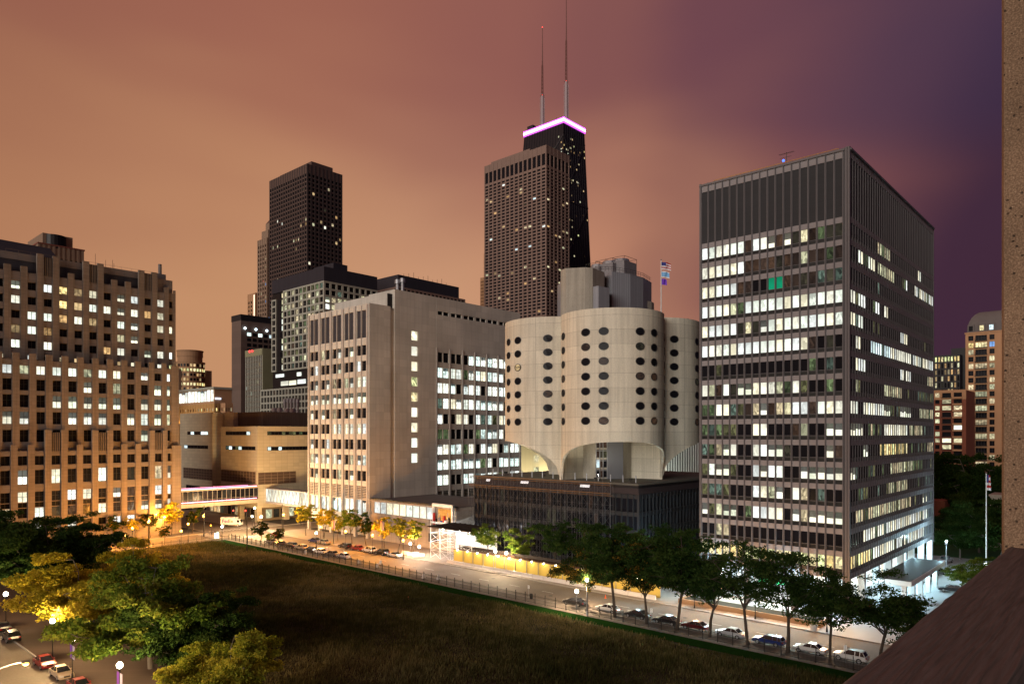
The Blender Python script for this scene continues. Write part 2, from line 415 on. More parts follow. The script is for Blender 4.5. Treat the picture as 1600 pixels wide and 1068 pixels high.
# ------------------------------------------------------------------ office tower beside the forecourt (18 storeys, steel grid)
AX, AY0, AY1, AX1 = 129.0, px_x(1327.5, 129.0), px_x(1093, 129.0), None
AX1 = px_y(1459, AY0); ATOP = zat(AX, AY0, 228)
PT = (337.3-1.2, 35.05)
az0 = zat(AX, AY0, PT[0]); azp = PT[1]*dep(AX, AY0)/FPX
def tower_a():
    t = thing('office_tower', 'grey steel and glass office tower with rows of lit windows under a blank louvred top', 'building', (AX, AY0, 0))
    zb = az0-16*azp-1.0
    core = MB(); core.box(AX+.42, AX1-.42, AY0+.42, AY1-.42, zb+.1, ATOP-.5); part('core', core, M_DARK, t)
    fr = MB(); fa = MB(); lo = MB(); sill = MB()
    pn = Panes(11)
    F1 = ('-X', AX); F2 = ('-Y', AY0); n1, n2 = 18, 42
    c0 = AY0+1.05; c1 = AY1-.35; d0 = AX+.6; d1 = AX1-.35
    p1 = (c1-c0)/n1; p2 = (d1-d0)/n2
    for face, a0, a1, n, p, w in ((F1, c0, c1, n1, p1, .30), (F2, d0, d1, n2, p2, .18), (('+X', AX1), c0, c1, n1, p1, .3), (('+Y', AY1), d0, d1, n2, p2, .18)):
        for i in range(n+1):
            a = a0+p*i
            q = face[0][1] == 'Y'
            fb(fr, face, a-w/2, a+w/2, zb, ATOP-.25, -.36, -.10 if q else -.02)
            fb(fr, face, a-.045, a+.045, zb, ATOP-.1, -.10 if q else -.02, -.02 if q else .2)
        fb(fa, face, a0, a1, ATOP-1.75, ATOP-.55, -.36, -.08)
        fb(lo, face, a0, a1, az0, ATOP-1.75, -.36, -.2)
        for k in range(17):
            z = az0-k*azp
            fb(fa, face, a0, a1, z-1.0, z-.003*k, -.36, -.08)
            if k < 16:
                fb(sill, face, a0, a1, z-3.2, z-3.12, -.38, -.22)
        fb(sill, face, a0-.3, a1+.3, ATOP-.55, ATOP-.2, -.36, .22)
    for x, y in ((AX, AY0), (AX, AY1-.5), (AX1-.5, AY0), (AX1-.5, AY1-.5)): pass
    fb(fr, F1, AY0-.02, AY0+.34, zb-.6, ATOP, -.6, .05); fb(fr, F1, AY0+.42, AY0+.80, zb-.6, ATOP, -.36, .05)
    fb(fr, F1, AY1-.34, AY1+.02, zb-.6, ATOP, -.6, .05); fb(fr, F2, AX1-.34, AX1+.02, zb-.6, ATOP, -.6, .05); fb(fr, ('+X', AX1), AY1-.34, AY1+.02, zb-.6, ATOP, -.6, .05)
    rows = ["WWWWWWbWWhbhbwbgbb", "WWWWWWbbbbbbbwbbgb", "WWWWWbb..GGbbbbgbg", "WWWWwgWWWWWWWWWWWW", "WWWWWbwbhWWWWWWWWW", "WWWWWWWWWWWWWWb.b.", "..g...........g.g.",
            "WwbWbhhWWWwgWg..g.", "ggWWggbwhbwwWWbWWW", "ggggg..WW...bw..hh", "ggwhW..WWhhb....hb", "gWhhg..WhWW..hhhhh", "gggg...WWwh.Ww.g..", "hgwhh.gWWWW.hwhhhh", "..ww..............", "YYYYYYYYYYYYYYYYYY"]
    rng = random.Random(4)
    R2 = {0: [(1374,1390,'w'),(1435,1440,'W')], 1: [(1344,1367,'W'),(1374,1398,'w'),(1410,1419,'W'),(1430,1458,'W')], 3: [(1327,1352,'W'),(1366,1374,'W'),(1381,1388,'W')],
          4: [(1327,1348,'W'),(1407,1419,'W')], 5: [(1340,1347,'W'),(1360,1394,'c'),(1394,1460,'W')], 6: [(1340,1352,'W'),(1407,1424,'W'),(1450,1460,'w')], 7: [(1340,1347,'w'),(1382,1411,'w'),(1436,1458,'g')],
          8: [(1328,1343,'W'),(1352,1381,'W'),(1382,1398,'h'),(1407,1424,'h'),(1437,1460,'w')], 9: [(1330,1348,'h'),(1356,1369,'w'),(1384,1419,'W'),(1422,1441,'w')], 10: [(1352,1356,'h'),(1377,1419,'Y'),(1450,1460,'w')],
          11: [(1326,1338,'h'),(1356,1368,'g'),(1393,1427,'w'),(1430,1440,'g')], 12: [(1342,1358,'g'),(1388,1418,'w')], 13: [(1337,1350,'w'),(1359,1424,'w'),(1443,1450,'h')], 14: [(1351,1450,'W')], 15: [(1326,1360,'Y'),(1360,1444,'W')]}
    for k in range(16):
        z = az0-k*azp
        for i in range(n1):
            a1 = c1-i*p1; a0 = a1-p1
            pn.pane(F1, a0+.15, a1-.15, z-3.12, z-1.0, -.30, rows[k][i])
            fb(lo, F1, a0+.15, a1-.15, z-azp, z-3.2, -.36, -.30, 1)
        for i in range(n2):
            x = d0+(i+.5)*p2; d = dep(x, AY0); px = 800+FPX*(SA*x-CA*AY0)/d; s = '.'
            for q0, q1, ss in R2.get(k, []):
                if q0-.5 <= px <= q1+.5: s = ss if rng.random() > .12 else 'g'
            if s == '.' and rng.random() < (.16 if k > 6 else .02): s = 'g'
            pn.pane(F2, x-p2/2+.1, x+p2/2-.1, z-3.12, z-1.0, -.17, s)
            fb(lo, F2, x-p2/2+.1, x+p2/2-.1, z-azp, z-3.2, -.36, -.30, 1)
    part('frame', fr, M_FRAME, t); part('fascia', fa, M_FASC, t); part('louvre_screen', lo, [M_LOUV, M_BLACK], t); part('sill', sill, M_FRAME, t)
    pn.build(t)
    rf = MB(); rf.box(AX+.5, AX1-.5, AY0+.5, AY1-.5, ATOP-.5, ATOP-.42); part('roof', rf, M_ROOF, t)
    so = MB(); so.box(AX+.3, AX1-.3, AY0+.3, AY1-.3, zb-.1, zb+.08); part('soffit', so, M_WHITE, t)
    # ground floor: columns, set-back lit lobby
    for x in np.linspace(AX+.7, AX1-.7, 8):
        for y in (AY0+.7, AY1-.7):
            c = MB(); c.box(x-.55, x+.55, y-.55, y+.55, .1, zb+.05); part('column', c, M_WHITE if x > AX+5 else M_FRAME, t)
    for y in np.linspace(AY0+.7, AY1-.7, 4)[1:-1]:
        c = MB(); c.box(AX+.15, AX+1.25, y-.55, y+.55, .1, zb+.05); part('column', c, M_FRAME, t)
    lob = MB(); lob.box(AX+2.6, AX1-4, AY0+5, AY1-3, .1, zb); part('lobby_wall', lob, M_WHITE, t)
    ln = Panes(5)
    for y in np.arange(AY0+5.2, AY1-4.4, 1.6): ln.pane(('-X', AX+2.6), y, y+1.45, .5, zb-.5, .05, rng.choice('WcWCW'))
    gs = MB(); gs.box(AX+2.2, AX+2.5, AY0+9, AY0+17, 4.0, 4.7); part('sign_band', gs, emit('green_sign_band', (.05,1,.35), 1.2), t)
    for x in np.arange(AX+2.9, AX1-6, 1.7): ln.pane(('-Y', AY0+5), x, x+1.55, .5, zb-.5, .05, rng.choice('WcWCC'))
    ln.build(t, 'lobby_window')
    # rooftop rail in yellow
    rl = MB(); x = AX+2.2
    rl.path([(x, AY0+2.5, ATOP+.9), (x, AY1-2, ATOP+.9)], .05, 5)
    for y in np.linspace(AY0+2.5, AY1-2, 14): rl.tube((x,y,ATOP-.5),(x,y,ATOP+.9),.04,5)
    part('roof_rail', rl, surf('safety_yellow', (.5,.28,.06), .6), t)
    return zb
AZB = tower_a()
# aerial on the tower
ax_, ay_ = AX+3, px_x(1229, AX+3)
an = thing('roof_aerial', 'spiky aerial with a small blue lamp on the grey office tower roof', 'aerial', (ax_, ay_, ATOP-.42))
m = MB(); m.tube((ax_,ay_,ATOP-.42),(ax_,ay_,ATOP+3.0),.05); part('mast', m, M_DARK, an)
m = MB(); m.tube((ax_,ay_-1.4,ATOP+2.8),(ax_,ay_+1.4,ATOP+2.8),.035)
for k in range(9): y = ay_-1.3+k*.32; m.tube((ax_-.4,y,ATOP+2.8),(ax_+.4,y,ATOP+2.8),.02,4)
m.tube((ax_,ay_-.9,ATOP+2.1),(ax_,ay_+1.2,ATOP+2.1),.03)
part('antenna', m, M_DARK, an)
m = MB(); m.ball((ax_-.2, ay_+.5, ATOP+1.5), .24); part('lamp', m, emit('blue_lamp', (.05,.15,1), 3, False), an)

# entrance canopy on the forecourt side
cx0, cx1, cy0, cy1 = AX+13, AX+41, AY0-6.6, AY0-.3
cn = thing('entrance_canopy', 'flat dark roofed drive-through canopy on white columns in front of the office tower entrance', 'canopy', (cx0, cy0, 0))
m = MB(); m.box(cx0, cx1, cy0, cy1, 4.6, 5.5); part('canopy_roof', m, [M_WHITE], cn)
m = MB(); m.box(cx0+.2, cx1-.2, cy0+.2, cy1-.2, 5.5, 5.55); part('roof_covering', m, surf('wet_membrane', (.05,.045,.04), .5, .4, .3), cn)
for x in np.linspace(cx0+1.5, cx1-1.5, 5):
    for y in (cy0+1.5,): m = MB(); m.box(x-.4,x+.4,y-.4,y+.4,.12,4.6); part('column', m, M_WHITE, cn)

# ------------------------------------------------------------------ cloverleaf tower on its black podium
PX0 = 133.0; PY0 = px_x(998.5, PX0); PY1 = px_x(741, PX0); PTOP = zat(PX0, PY0, 756)
PX1 = PX0+54
QX, QY = px_d(940, 182); QX += .3
QR, QD = 12.3, 12.8
def tower_q():
    t = thing('cloverleaf_tower', 'round lobed concrete tower with rows of oval windows rising on arches above a black podium', 'building', (QX, QY, PTOP))
    ztop = EYE+(HY-481)*158/FPX; zspring = PTOP; zarch = EYE+(HY-690)*158/FPX
    vc = QD*math.cos(R(45))
    half = math.degrees(math.atan2(vc, math.sqrt(QR*QR-vc*vc)))   # relative angle of the valley, measured past 90
    amax = 180-half if False else None
    # valley angle about a lobe centre
    vx = vc+math.sqrt(QR*QR-vc*vc); am = abs(math.degrees(math.atan2(-vc, vx-vc)))+45
    N = 40
    def ring(rad_off=0, lobe=0):
        ax = R(45+90*lobe); cx = QX+QD*math.cos(ax); cy = QY+QD*math.sin(ax); out = []
        for i in range(N+1):
            f = -1+2*i/N; a = ax+R(am)*f
            out.append((cx+(QR+rad_off)*math.cos(a), cy+(QR+rad_off)*math.sin(a), f, a))
        return out
    sh = MB()
    T = .55
    for lobe in range(4):
        o = ring(0, lobe); inn = ring(-T, lobe)
        for i in range(N):
            def zb(f):
                u = min(1, abs(f)**1.15/1.0); return zspring+(zarch-zspring)*math.sqrt(max(0, 1-u**2.1))
            a, b = o[i], o[i+1]; c, d = inn[i], inn[i+1]
            za, z2 = zb(a[2]), zb(b[2])
            zt = ztop
            n = len(sh.v)
            sh.add([(a[0],a[1],za),(b[0],b[1],z2),(b[0],b[1],zt),(a[0],a[1],zt),(c[0],c[1],za),(d[0],d[1],z2),(d[0],d[1],zt),(c[0],c[1],zt)],
                   [(0,1,2,3),(5,4,7,6),(4,5,1,0),(3,2,6,7)])
    part('shell', sh, M_CONC, t)
    # floor plate at the springing of the arches, roof deck
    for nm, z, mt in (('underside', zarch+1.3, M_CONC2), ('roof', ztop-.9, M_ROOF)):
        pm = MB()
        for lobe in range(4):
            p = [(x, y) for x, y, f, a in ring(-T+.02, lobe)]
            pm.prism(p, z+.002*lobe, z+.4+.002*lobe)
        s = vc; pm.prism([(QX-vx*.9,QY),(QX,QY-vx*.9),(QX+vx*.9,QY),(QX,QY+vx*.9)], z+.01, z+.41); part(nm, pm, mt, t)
    # parapet lip line and inner core
    co = MB()
    k = 9.2; e = 4.4
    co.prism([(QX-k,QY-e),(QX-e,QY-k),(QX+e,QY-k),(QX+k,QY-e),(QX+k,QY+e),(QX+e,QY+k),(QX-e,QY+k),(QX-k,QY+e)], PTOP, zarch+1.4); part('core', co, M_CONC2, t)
    # fin walls from the valleys to the core
    for a in (0, 90, 180, 270):
        fi = MB()
        ca, sa = math.cos(R(a)), math.sin(R(a))
        for r0, r1 in ((k*.9, vx+.15),):
            w = .7
            p = [(QX+ca*r0-sa*w, QY+sa*r0+ca*w), (QX+ca*r0+sa*w, QY+sa*r0-ca*w), (QX+ca*r1+sa*.25, QY+sa*r1-ca*.25), (QX+ca*r1-sa*.25, QY+sa*r1+ca*.25)]
            fi.prism(p, PTOP, zarch+1.35)
        part('arch_leg', fi, M_CONC, t)
    # service panels on the core facing the arch: corrugated metal and a dark glazed slot
    ux, uy = 1/math.sqrt(2), -1/math.sqrt(2)                    # along the chamfer
    mx, my = QX-(k+e)/2, QY-(k+e)/2; nx, ny = -1/math.sqrt(2), -1/math.sqrt(2)
    def chb(a0, a1, z0, z1, p0, p1, mt, nm):
        mb = MB(); P = [(mx+ux*a+nx*p, my+uy*a+ny*p) for a, p in ((a0,p0),(a0,p1),(a1,p1),(a1,p0))]
        mb.prism(P, z0, z1); return part(nm, mb, mt, t)
    chb(-.5, 3.3, PTOP+.02, zarch+1.3, .02, .6, M_CORR, 'metal_cladding')
    g = MB()
    for a in (-3.3, -2.4, -1.6, -.6):
        P = [(mx+ux*(a+q)+nx*p, my+uy*(a+q)+ny*p) for q, p in ((-.08,.02),(-.08,.35),(.08,.35),(.08,.02))]; g.prism(P, PTOP+.02, zarch+1.2)
    for z in np.arange(PTOP+2, zarch, 2.4):
        P = [(mx+ux*a+nx*p, my+uy*a+ny*p) for a, p in ((-3.3,.02),(-3.3,.3),(-.5,.3),(-.5,.02))]; g.prism(P, z, z+.15)
    part('window_frame', g, M_STEEL, t)
    pn = Panes(31)
    for z in np.arange(PTOP+.4, zarch, 2.4):
        for a0, a1, st in ((-3.2,-2.45,'.'),(-2.35,-1.65,'b'),(-1.5,-.65,'.')):
            pn.quad([(mx+ux*a+nx*.1, my+uy*a+ny*.1, zz) for a, zz in ((a0,z),(a1,z),(a1,z+1.9),(a0,z+1.9))], pn.r.choice('..bgc') if st == '.' else 'b')
    pn.build(t, 'core_window')
    # oval windows: 7 storeys, in pairs round each lobe; each a pane with its own rim
    z0w = EYE+(HY-517.5)*158/FPX; dz = (EYE+(HY-657)*158/FPX-z0w)/6
    rg = random.Random(2); allw = []; gm = surf('window_gasket', (.03,.028,.03), .5)
    for lobe in range(4):
        ax = R(45+90*lobe); cx = QX+QD*math.cos(ax); cy = QY+QD*math.sin(ax)
        for rel in (-78, -39.5, -19.5, 19.5, 39.5, 78):
            a = ax+R(rel); front = math.cos(a-R(214)) > -.1
            for rr in range(7):
                z = z0w+dz*rr; n = 20
                def rim(sa_, sz_, ro):
                    return [(cx+(QR+ro)*math.cos(a+sa_/QR*math.cos(u)), cy+(QR+ro)*math.sin(a+sa_/QR*math.cos(u)), z+sz_*math.sin(u)) for u in [2*math.pi*i/n for i in range(n)]]
                A = rim(1.16,.90,.02); B = rim(1.16,.90,.13); D = rim(1.0,.76,.13); E = rim(1.0,.76,.03)
                fr = MB()
                for P, Qn in ((A,B),(B,D),(D,E)):
                    fr.add(P+Qn, [(i,(i+1)%n,n+(i+1)%n,n+i) for i in range(n)])
                st = 'b' if rg.random() < .13 else '.'
                if lobe == 1 and rel == 39.5 and rr == 2: st = 'o'
                allw.append((front and lobe != 0, fr, rim(1.0,.76,.04), st))
    org = ORG[t.name]; back = MB(); bp = Panes(33); pn = Panes(32)
    for f, fr, pts, st in allw:
        if f:
            pn.q = []; pn.quad(pts, st); w = link('window', pn.mesh(pn.q, org), t); part('rim', fr, gm, w)
        else:
            bp.quad(pts, st); back.add(fr.v, fr.f)
    w = link('window', bp.mesh(bp.q, org), t); w['kind'] = 'stuff'; r_ = part('rim', back, gm, w); r_['kind'] = 'stuff'
    return ztop
QTOP = tower_q()

def podium():
    t = thing('black_podium', 'low black steel and glass podium with ribbed walls beneath the round concrete tower', 'building', (PX0, PY0, 0))
    b = MB(); b.box(PX0+.5, PX1, PY0+.5, PY1, .1, PTOP-.45); part('wall', b, M_BLACKST, t)
    r = MB(); r.box(PX0+.6, PX1-.1, PY0+.6, PY1-.1, PTOP-.45, PTOP-.02); part('roof', r, surf('roof_deck', (.10,.095,.08), .95, .25, .3), t)
    mu = MB(); gl = Panes(41)
    for face, a0, a1 in ((('-X', PX0), PY0, PY1), (('-Y', PY0), PX0, PX1)):
        n = int((a1-a0)/1.52)
        for i in range(n+1):
            a = a0+(a1-a0)*i/n; fb(mu, face, a-.07, a+.07, .1, PTOP-2.3, -.5, .05)
        for k in range(5):
            z = PTOP-2.4-k*3.9
            fb(mu, face, a0, a1, z-.9, z, -.48, -.1)
            if k > 0:
                for i in range(n):
                    b0 = a0+(a1-a0)*i/n+.07; b1 = a0+(a1-a0)*(i+1)/n-.07
                    gl.pane(face, b0, b1, z, z+3.0, -.46, '.' if gl.r.random() > .05 else 'b')
    part('mullion', mu, M_DARK, t)
    # sloped cornice
    sl = MB(); z1 = PTOP; z0 = PTOP-2.3
    a = .9
    sl.add([(PX0,PY0,z0),(PX0,PY1,z0),(PX0+a,PY1,z1),(PX0+a,PY0+a,z1),(PX1,PY0,z0),(PX1,PY0+a,z1)], [(0,1,2,3)[::-1],(0,4,5,3)])
    part('cornice', sl, surf('cornice_metal', (.035,.028,.03), .6), t)
    for px0, px1 in ((758, 764), (812, 824), (905, 920)):
        yb, ya = px_x(px0, PX0), px_x(px1, PX0)
        m = MB(); m.add([(PX0+.28,ya,z0+.9),(PX0+.28,yb,z0+.9),(PX0+.66,yb,z0+1.9),(PX0+.66,ya,z0+1.9)], [(0,1,2,3)[::-1]])
        part('skylight', m, emit('skylight_glow', (.9,.95,1), .55, False), t)
    gl.build(t)
    st = MB()
    for i in range(14):
        y = PY0+3+i*3.4; st.cyl(PX0+3.5, y, PTOP-.02, PTOP+1.6, .12, 6)
    part('vent_pipe', st, M_STEEL, t)
podium()

def scaffold():
    x0 = PX0-1.4; y0 = PY0+6.5; y1 = PY1+.6
    t = thing('scaffolding', 'tall tube scaffolding with cross braces standing along the black podium wall', 'scaffolding', (x0, y0, 0))
    n = int((y1-y0)/2.1); dy = (y1-y0)/n; z1 = PTOP-.4; nz = 9; dz = (z1-.2)/nz
    s = MB(); l = MB(); b = MB(); pl = MB()
    for i in range(n+1):
        y = y0+dy*i
        for x in (x0, x0+1.0): s.tube((x,y,.16),(x,y,z1+(.9 if x == x0 else 0)),.035,5)
    for j in range(nz+1):
        z = .2+dz*j
        l.tube((x0,y0,z),(x0,y1,z),.022,4)
        for i in range(n+1): l.tube((x0,y0+dy*i,z),(x0+1.0,y0+dy*i,z),.02,4)
    for i in range(n):
        for j in range(nz):
            y = y0+dy*i; z = .2+dz*j
            b.tube((x0-.03,y,z),(x0-.03,y+dy,z+dz),.018,4); b.tube((x0-.03,y+dy,z),(x0-.03,y,z+dz),.018,4)
    for z in (z1-.2, z1-dz*1.1): pl.box(x0+.05,x0+.95,y0,y1,z,z+.06); pl.box(x0-.04,x0,y0,y1,z+.45,z+.62)
    M_TUBE = surf('scaffold_tube', (.10,.095,.10), .6, .2, 1); part('standard', s, M_TUBE, t); part('ledger', l, M_TUBE, t); part('brace', b, M_TUBE, t); part('walk_board', pl, M_WOODP, t)
    return x0, y0, y1
scaffold()

# penthouse on the cloverleaf roof
def penthouse():
    Z = QTOP-.5
    t = thing('rooftop_plant_room', 'angular concrete and metal clad plant room with railings on the roof of the round lobed tower', 'plant room', (QX, QY, Z))
    # image-based corners on sight lines at chosen depths, real heights
    def P(px, d): return px_d(px, d)
    def blk(nm, pts, ytop, dref, mt, zb=Z):
        zt = EYE+(HY-ytop)*dref/FPX; m = MB(); q = [P(*p) for p in pts]
        ar = sum(q[i][0]*q[(i+1)%len(q)][1]-q[(i+1)%len(q)][0]*q[i][1] for i in range(len(q)))
        if ar < 0: q = q[::-1]
        m.prism(q, zb, zt); part(nm, m, mt, t); return zt
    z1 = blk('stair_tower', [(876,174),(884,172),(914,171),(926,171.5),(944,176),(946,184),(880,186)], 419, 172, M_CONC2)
    blk('metal_cladding', [(871,182),(877,176),(882,190),(873,190)], 444, 180, M_CORR)
    blk('metal_cladding', [(927,169.5),(935,168.5),(952,171),(952,178),(930,178)], 447, 169, M_CORR)
    z2 = blk('metal_wall', [(945,181),(956,177),(985,180),(1005,184),(1018,190),(1018,204),(950,204)], 428, 180, M_CORR)
    blk('service_box', [(1005,186),(1018,188),(1022,190),(1022,200),(1006,200)], 470, 187, M_CONC2)
    m = MB(); gx = [P(px, d) for px, d in ((930,176),(956,176.5),(985,179.5),(1005,183.5),(1017,189))]
    for z in (z2+.5, z2+1.0):
        for a, b in zip(gx, gx[1:]): m.tube((*a,z),(*b,z),.04,4)
    for a, b in zip(gx, gx[1:]):
        for k in range(5): f = k/5; m.tube((a[0]+(b[0]-a[0])*f,a[1]+(b[1]-a[1])*f,z2-.1),(a[0]+(b[0]-a[0])*f,a[1]+(b[1]-a[1])*f,z2+1.0),.035,4)
    part('railing', m, M_DARK, t)
    for (px, d, r, yt, yb) in ((933,188,2.2,414,424),(953,187,2.7,409,422),(970,187,3.0,406,420)):
        x, y = P(px, d); zt = EYE+(HY-yt)*d/FPX; zb = z2-.2
        c = thing('cooling_tower', {933:'lowest slatted cooling tower, left end of the row on the round tower', 953:'middle one of three slatted cooling towers on the round tower roof', 970:'tallest slatted cooling tower, right end of the row on the round tower'}[px], 'cooling tower', (x, y, zb), 'cooling towers on the round tower')
        m = MB(); m.box(x-r,x+r,y-r,y+r,zb,zt-1.0); part('casing', m, surf('slatted_casing', (.25,.24,.25), .6, .1, .5, joint=(40,.3,0), jcol=.4), c)
        m = MB(); m.cyl(x,y,zt-1.0,zt,r*.8,16,r*.72); part('fan_cowl', m, M_STEEL, c)
        m = MB()
        for sx in (-1,1):
            for sy in (-1,1): m.tube((x+sx*r,y+sy*r,zt-1.0),(x+sx*r,y+sy*r,zt+.1),.05,4)
        for sx in (-1,1): m.tube((x+sx*r,y-r,zt+.1),(x+sx*r,y+r,zt+.1),.05,4); m.tube((x-r,y+sx*r,zt+.1),(x+r,y+sx*r,zt+.1),.05,4)
        part('guard_rail', m, M_DARK, c)
    # vents at right
    x, y = P(1064, 184)
    v = thing('roof_vents', 'cluster of small dark vent stacks on the rim of the round tower', 'vents', (x, y, Z))
    m = MB()
    for k in range(5): m.cyl(x+k*.45*SA, y-k*.45*CA, Z, Z+2.4-.2*(k%2), .2, 8)
    part('stack', m, M_DARK, v)
    return z2
penthouse()

# floodlights added on the podium roof to brighten the round tower
for i, (px, dd, w) in enumerate(((790, 3, 5600), (850, 2.5, 4600), (930, 2.5, 2400), (985, 4, 1600))):
    y = px_x(px, PX0+dd); x = PX0+dd
    t = thing('added_floodlight', 'small %s added floodlight on the black podium roof aimed up at the round tower' % ('leftmost','second','third','rightmost')[i], 'floodlight', (x, y, PTOP), 'added floodlights on the podium roof')
    m = MB(); m.tube((x,y,PTOP-.02),(x,y,PTOP+.5),.05); part('bracket', m, M_DARK, t); m = MB(); m.box(x-.1,x+.25,y-.3,y+.3,PTOP+.5,PTOP+.8); part('housing', m, M_DARK, t)
    l = bpy.data.lights.new('added_flood_beam', 'SPOT'); l.energy = w; l.color = (1,.91,.74); l.spot_size = R(130); l.spot_blend = .8; l.shadow_soft_size = .3
    o = bpy.data.objects.new('added_flood_beam', l); C.objects.link(o); o.location = (x+.4, y, PTOP+1.0); o.rotation_euler = (Vector((-.35, (y-QY)*.012, -1))).to_track_quat('Z','Y').to_euler()

for i, (x, y) in enumerate(((111.9, 60), (109.2, 88), (113.8, 108), (110.4, 131), (112.6, 158), (100, 218), (24, 108))):
    m = MB(); m.cyl(x, y, .004, .022, .42, 20); solo('manhole_cover', m, M_DARK, 'round iron manhole cover in the road, %s' % ('before the office tower','level with the podium corner','level with the cloverleaf tower','level with the hoarding end','by the parked convertible','on the cross street','on the left street')[i], 'manhole cover', 'manhole covers')
# ------------------------------------------------------------------ stone hospital block (lower wing, slot, taller block)
CX = 131.0; CY = px_x(577, CX)
def tower_c():
    t = thing('hospital_tower', 'pale grey stone hospital tower with paired window bays and a blank upper corner', 'building', (CX, CY, 0))
    YL = px_x(482, CX); XS0 = px_y(610, CY); XS1 = px_y(617, CY); XR = px_y(812.5, CY)
    z1 = zat(CX, CY, 473); z2 = zat(XS1, CY, 451.5)
    s = dep(CX, CY)/FPX; rt = [EYE+(HY-537.5-24.8*k)*s for k in range(9)]; wh = 3.1
    pn = Panes(51); rng = random.Random(8)
    core = MB(); core.box(CX+.6, XS1+1, CY+.6, YL, 4.0, z1-.3); core.box(XS1+.6, XR, CY+.6, CY+34, 0, z2-.3); part('core', core, M_STONE, t)
    wl = MB(); pr = MB()
    F1 = ('-X', CX); F2 = ('-Y', CY)
    # bayed street face: corner pier, five double bays
    b0, b1 = px_x(576, CX)+.3, YL-.3
    w5 = (b1-b0)/5; bays = []
    for i in range(5):
        a = b0+w5*i; bays += [(a+.75, a+w5/2-.12), (a+w5/2+.12, a+w5-.75)]
    zl0, zl1 = EYE+(HY-526)*s, EYE+(HY-482.5)*s
    rows = [(z-wh, z) for z in rt]+[(zl0, zl1)]
    lv = [(EYE+(HY-780)*s, EYE+(HY-760)*s), (EYE+(HY-805)*s, EYE+(HY-782)*s)]
    clad(wl, F1, CY, YL, 7.2, z1, bays, rows+lv, .5, 0, 0)
    for i in range(6):
        a = b0+w5*i; fb(pr, F1, a-.55 if i else a-.2, a+.55 if i < 5 else a+.3, 0, z1-.3, -.45, .35)
    for i in range(5): a = b0+w5*(i+.5); fb(pr, F1, a-.14, a+.14, lv[0][0]-.3, z1-.35, -.4, .2)
    part('wall', wl, M_STONE, t); part('pier', pr, M_PIER, t)
    lo = MB(); 
    for b in bays: fb(lo, F1, b[0], b[1], zl0, zl1, -.45, -.3); 
    part('louvre', lo, M_BAND, t)
    lo = MB()
    for b in bays:
        for k in range(7): z = lv[0][0]+.2+k*.52; fb(lo, F1, b[0], b[1], z, z+.26, -.42, -.1)
        fb(lo, F1, b[0], b[1], lv[0][0], lv[0][1], -.55, -.42, 1)
    part('louvre', lo, [M_PIER, M_BLACKST], t)
    pat = ["h.....h.h.","....W..h..","..h...W...","hhh.hwhhWW","hhh.hhhhhh",".h..h..W..","..CCCWWWWW","h..W......","W.wh..Whhh","..wWh..h..",]
    pat = ["..h.h..w..",".W..h...W.","WWhw.wh.h.","hhhhhhhhhh","..h..w.h.h","WWWWWW....","......W..h","Whw.hWhWhw","..h.w...h."]
    for k in range(9):
        for i, b in enumerate(bays):
            c = pat[k][i] if k < len(pat) else '.'
            pn.pane(F1, b[0], b[1], rt[k]-wh, rt[k], -.46, c)
            fb(lo, F1, 0,0,0,0,0,0) if False else None
    for b in bays: pn.pane(F1, b[0], b[1], lv[1][0], lv[1][1], -.46, 'C' if rng.random() < .3 else 'W')
    mu = MB()
    for k in range(9):
        for b in bays: m_ = (b[0]+b[1])/2; fb(mu, F1, m_-.04, m_+.04, rt[k]-wh, rt[k], -.455, -.38); fb(mu, F1, b[0], b[1], rt[k]-1.0, rt[k]-.93, -.455, -.38)
    # return wall of the lower wing and the dark slot
    w2 = MB(); fb(w2, F2, CX+.02, XS0, 4, z1, -.6, 0.02)
    fb(w2, F2, XS1, px_y(643, CY), 4, z2, -.6, 0); fb(w2, F2, px_y(653, CY), px_y(682, CY), 4, z2, -.6, 0)
    strip = (px_y(643, CY), px_y(653, CY)); d = dep(strip[0], CY); sr = []
    for k in range(10):
        yt = 516.5+k*(711-516.5)/8*.985; sr.append((EYE+(HY-yt-14.5)*d/FPX, EYE+(HY-yt)*d/FPX))
    sr = sr[:9]
    clad(w2, F2, strip[0], strip[1], 4, z2, [(strip[0]+.05, strip[1]-.05)], sr, .55, -.2)
    XB0 = px_y(682, CY); nb = 7; bw = (XR-XB0)/nb
    dd = dep(XB0, CY)/FPX
    bt = [EYE+(HY-549.5-24.15*k)*dd for k in range(10)]
    zr = (EYE+(HY-491)*dd, EYE+(HY-485)*dd)
    bays2 = []
    for i in range(nb//1):
        a = XB0+bw*i; bays2 += [(a+.55, a+bw/2-.1), (a+bw/2+.1, a+bw-.35)]
    zm = bt[0]+1.55; clad(w2, F2, XB0, XR, 4, zm, bays2, [(z-3.3, z) for z in bt[:9]]+[(bt[9]-2.6, bt[9])], .55, 0)
    clad(w2, F2, XB0, XR, zm, z2, bays2, [zr], .55, 0)
    fb(w2, F2, XB0-.01, XR, zm, zr[0]-.3, -.2, .04); fb(w2, F2, XB0-.01, XR, zr[1]+.3, z2-.02, -.2, .04)
    part('wall', w2, M_STONE, t)
    pr = MB()
    for i in range(nb+1): a = XB0+bw*i+.05; fb(pr, F2, a-.3, a+.3, 3.9, bt[0]+1.3, -.3, .3)
    part('pier', pr, M_PIER, t)
    g = MB(); fb(g, F2, XS0, XS1, 0, z2-1.4, -1.6, -1.2); part('glazed_slot', g, M_BLACKST, t)
    gl = []
    for k in range(22):
        z = 8+k*2.45
        if z < z1: pn.pane(F2, XS0+.1, XS1-.1, z, z+2.3, -1.15, 'h' if k in (9,) else ('W' if k == 6 else '.'))
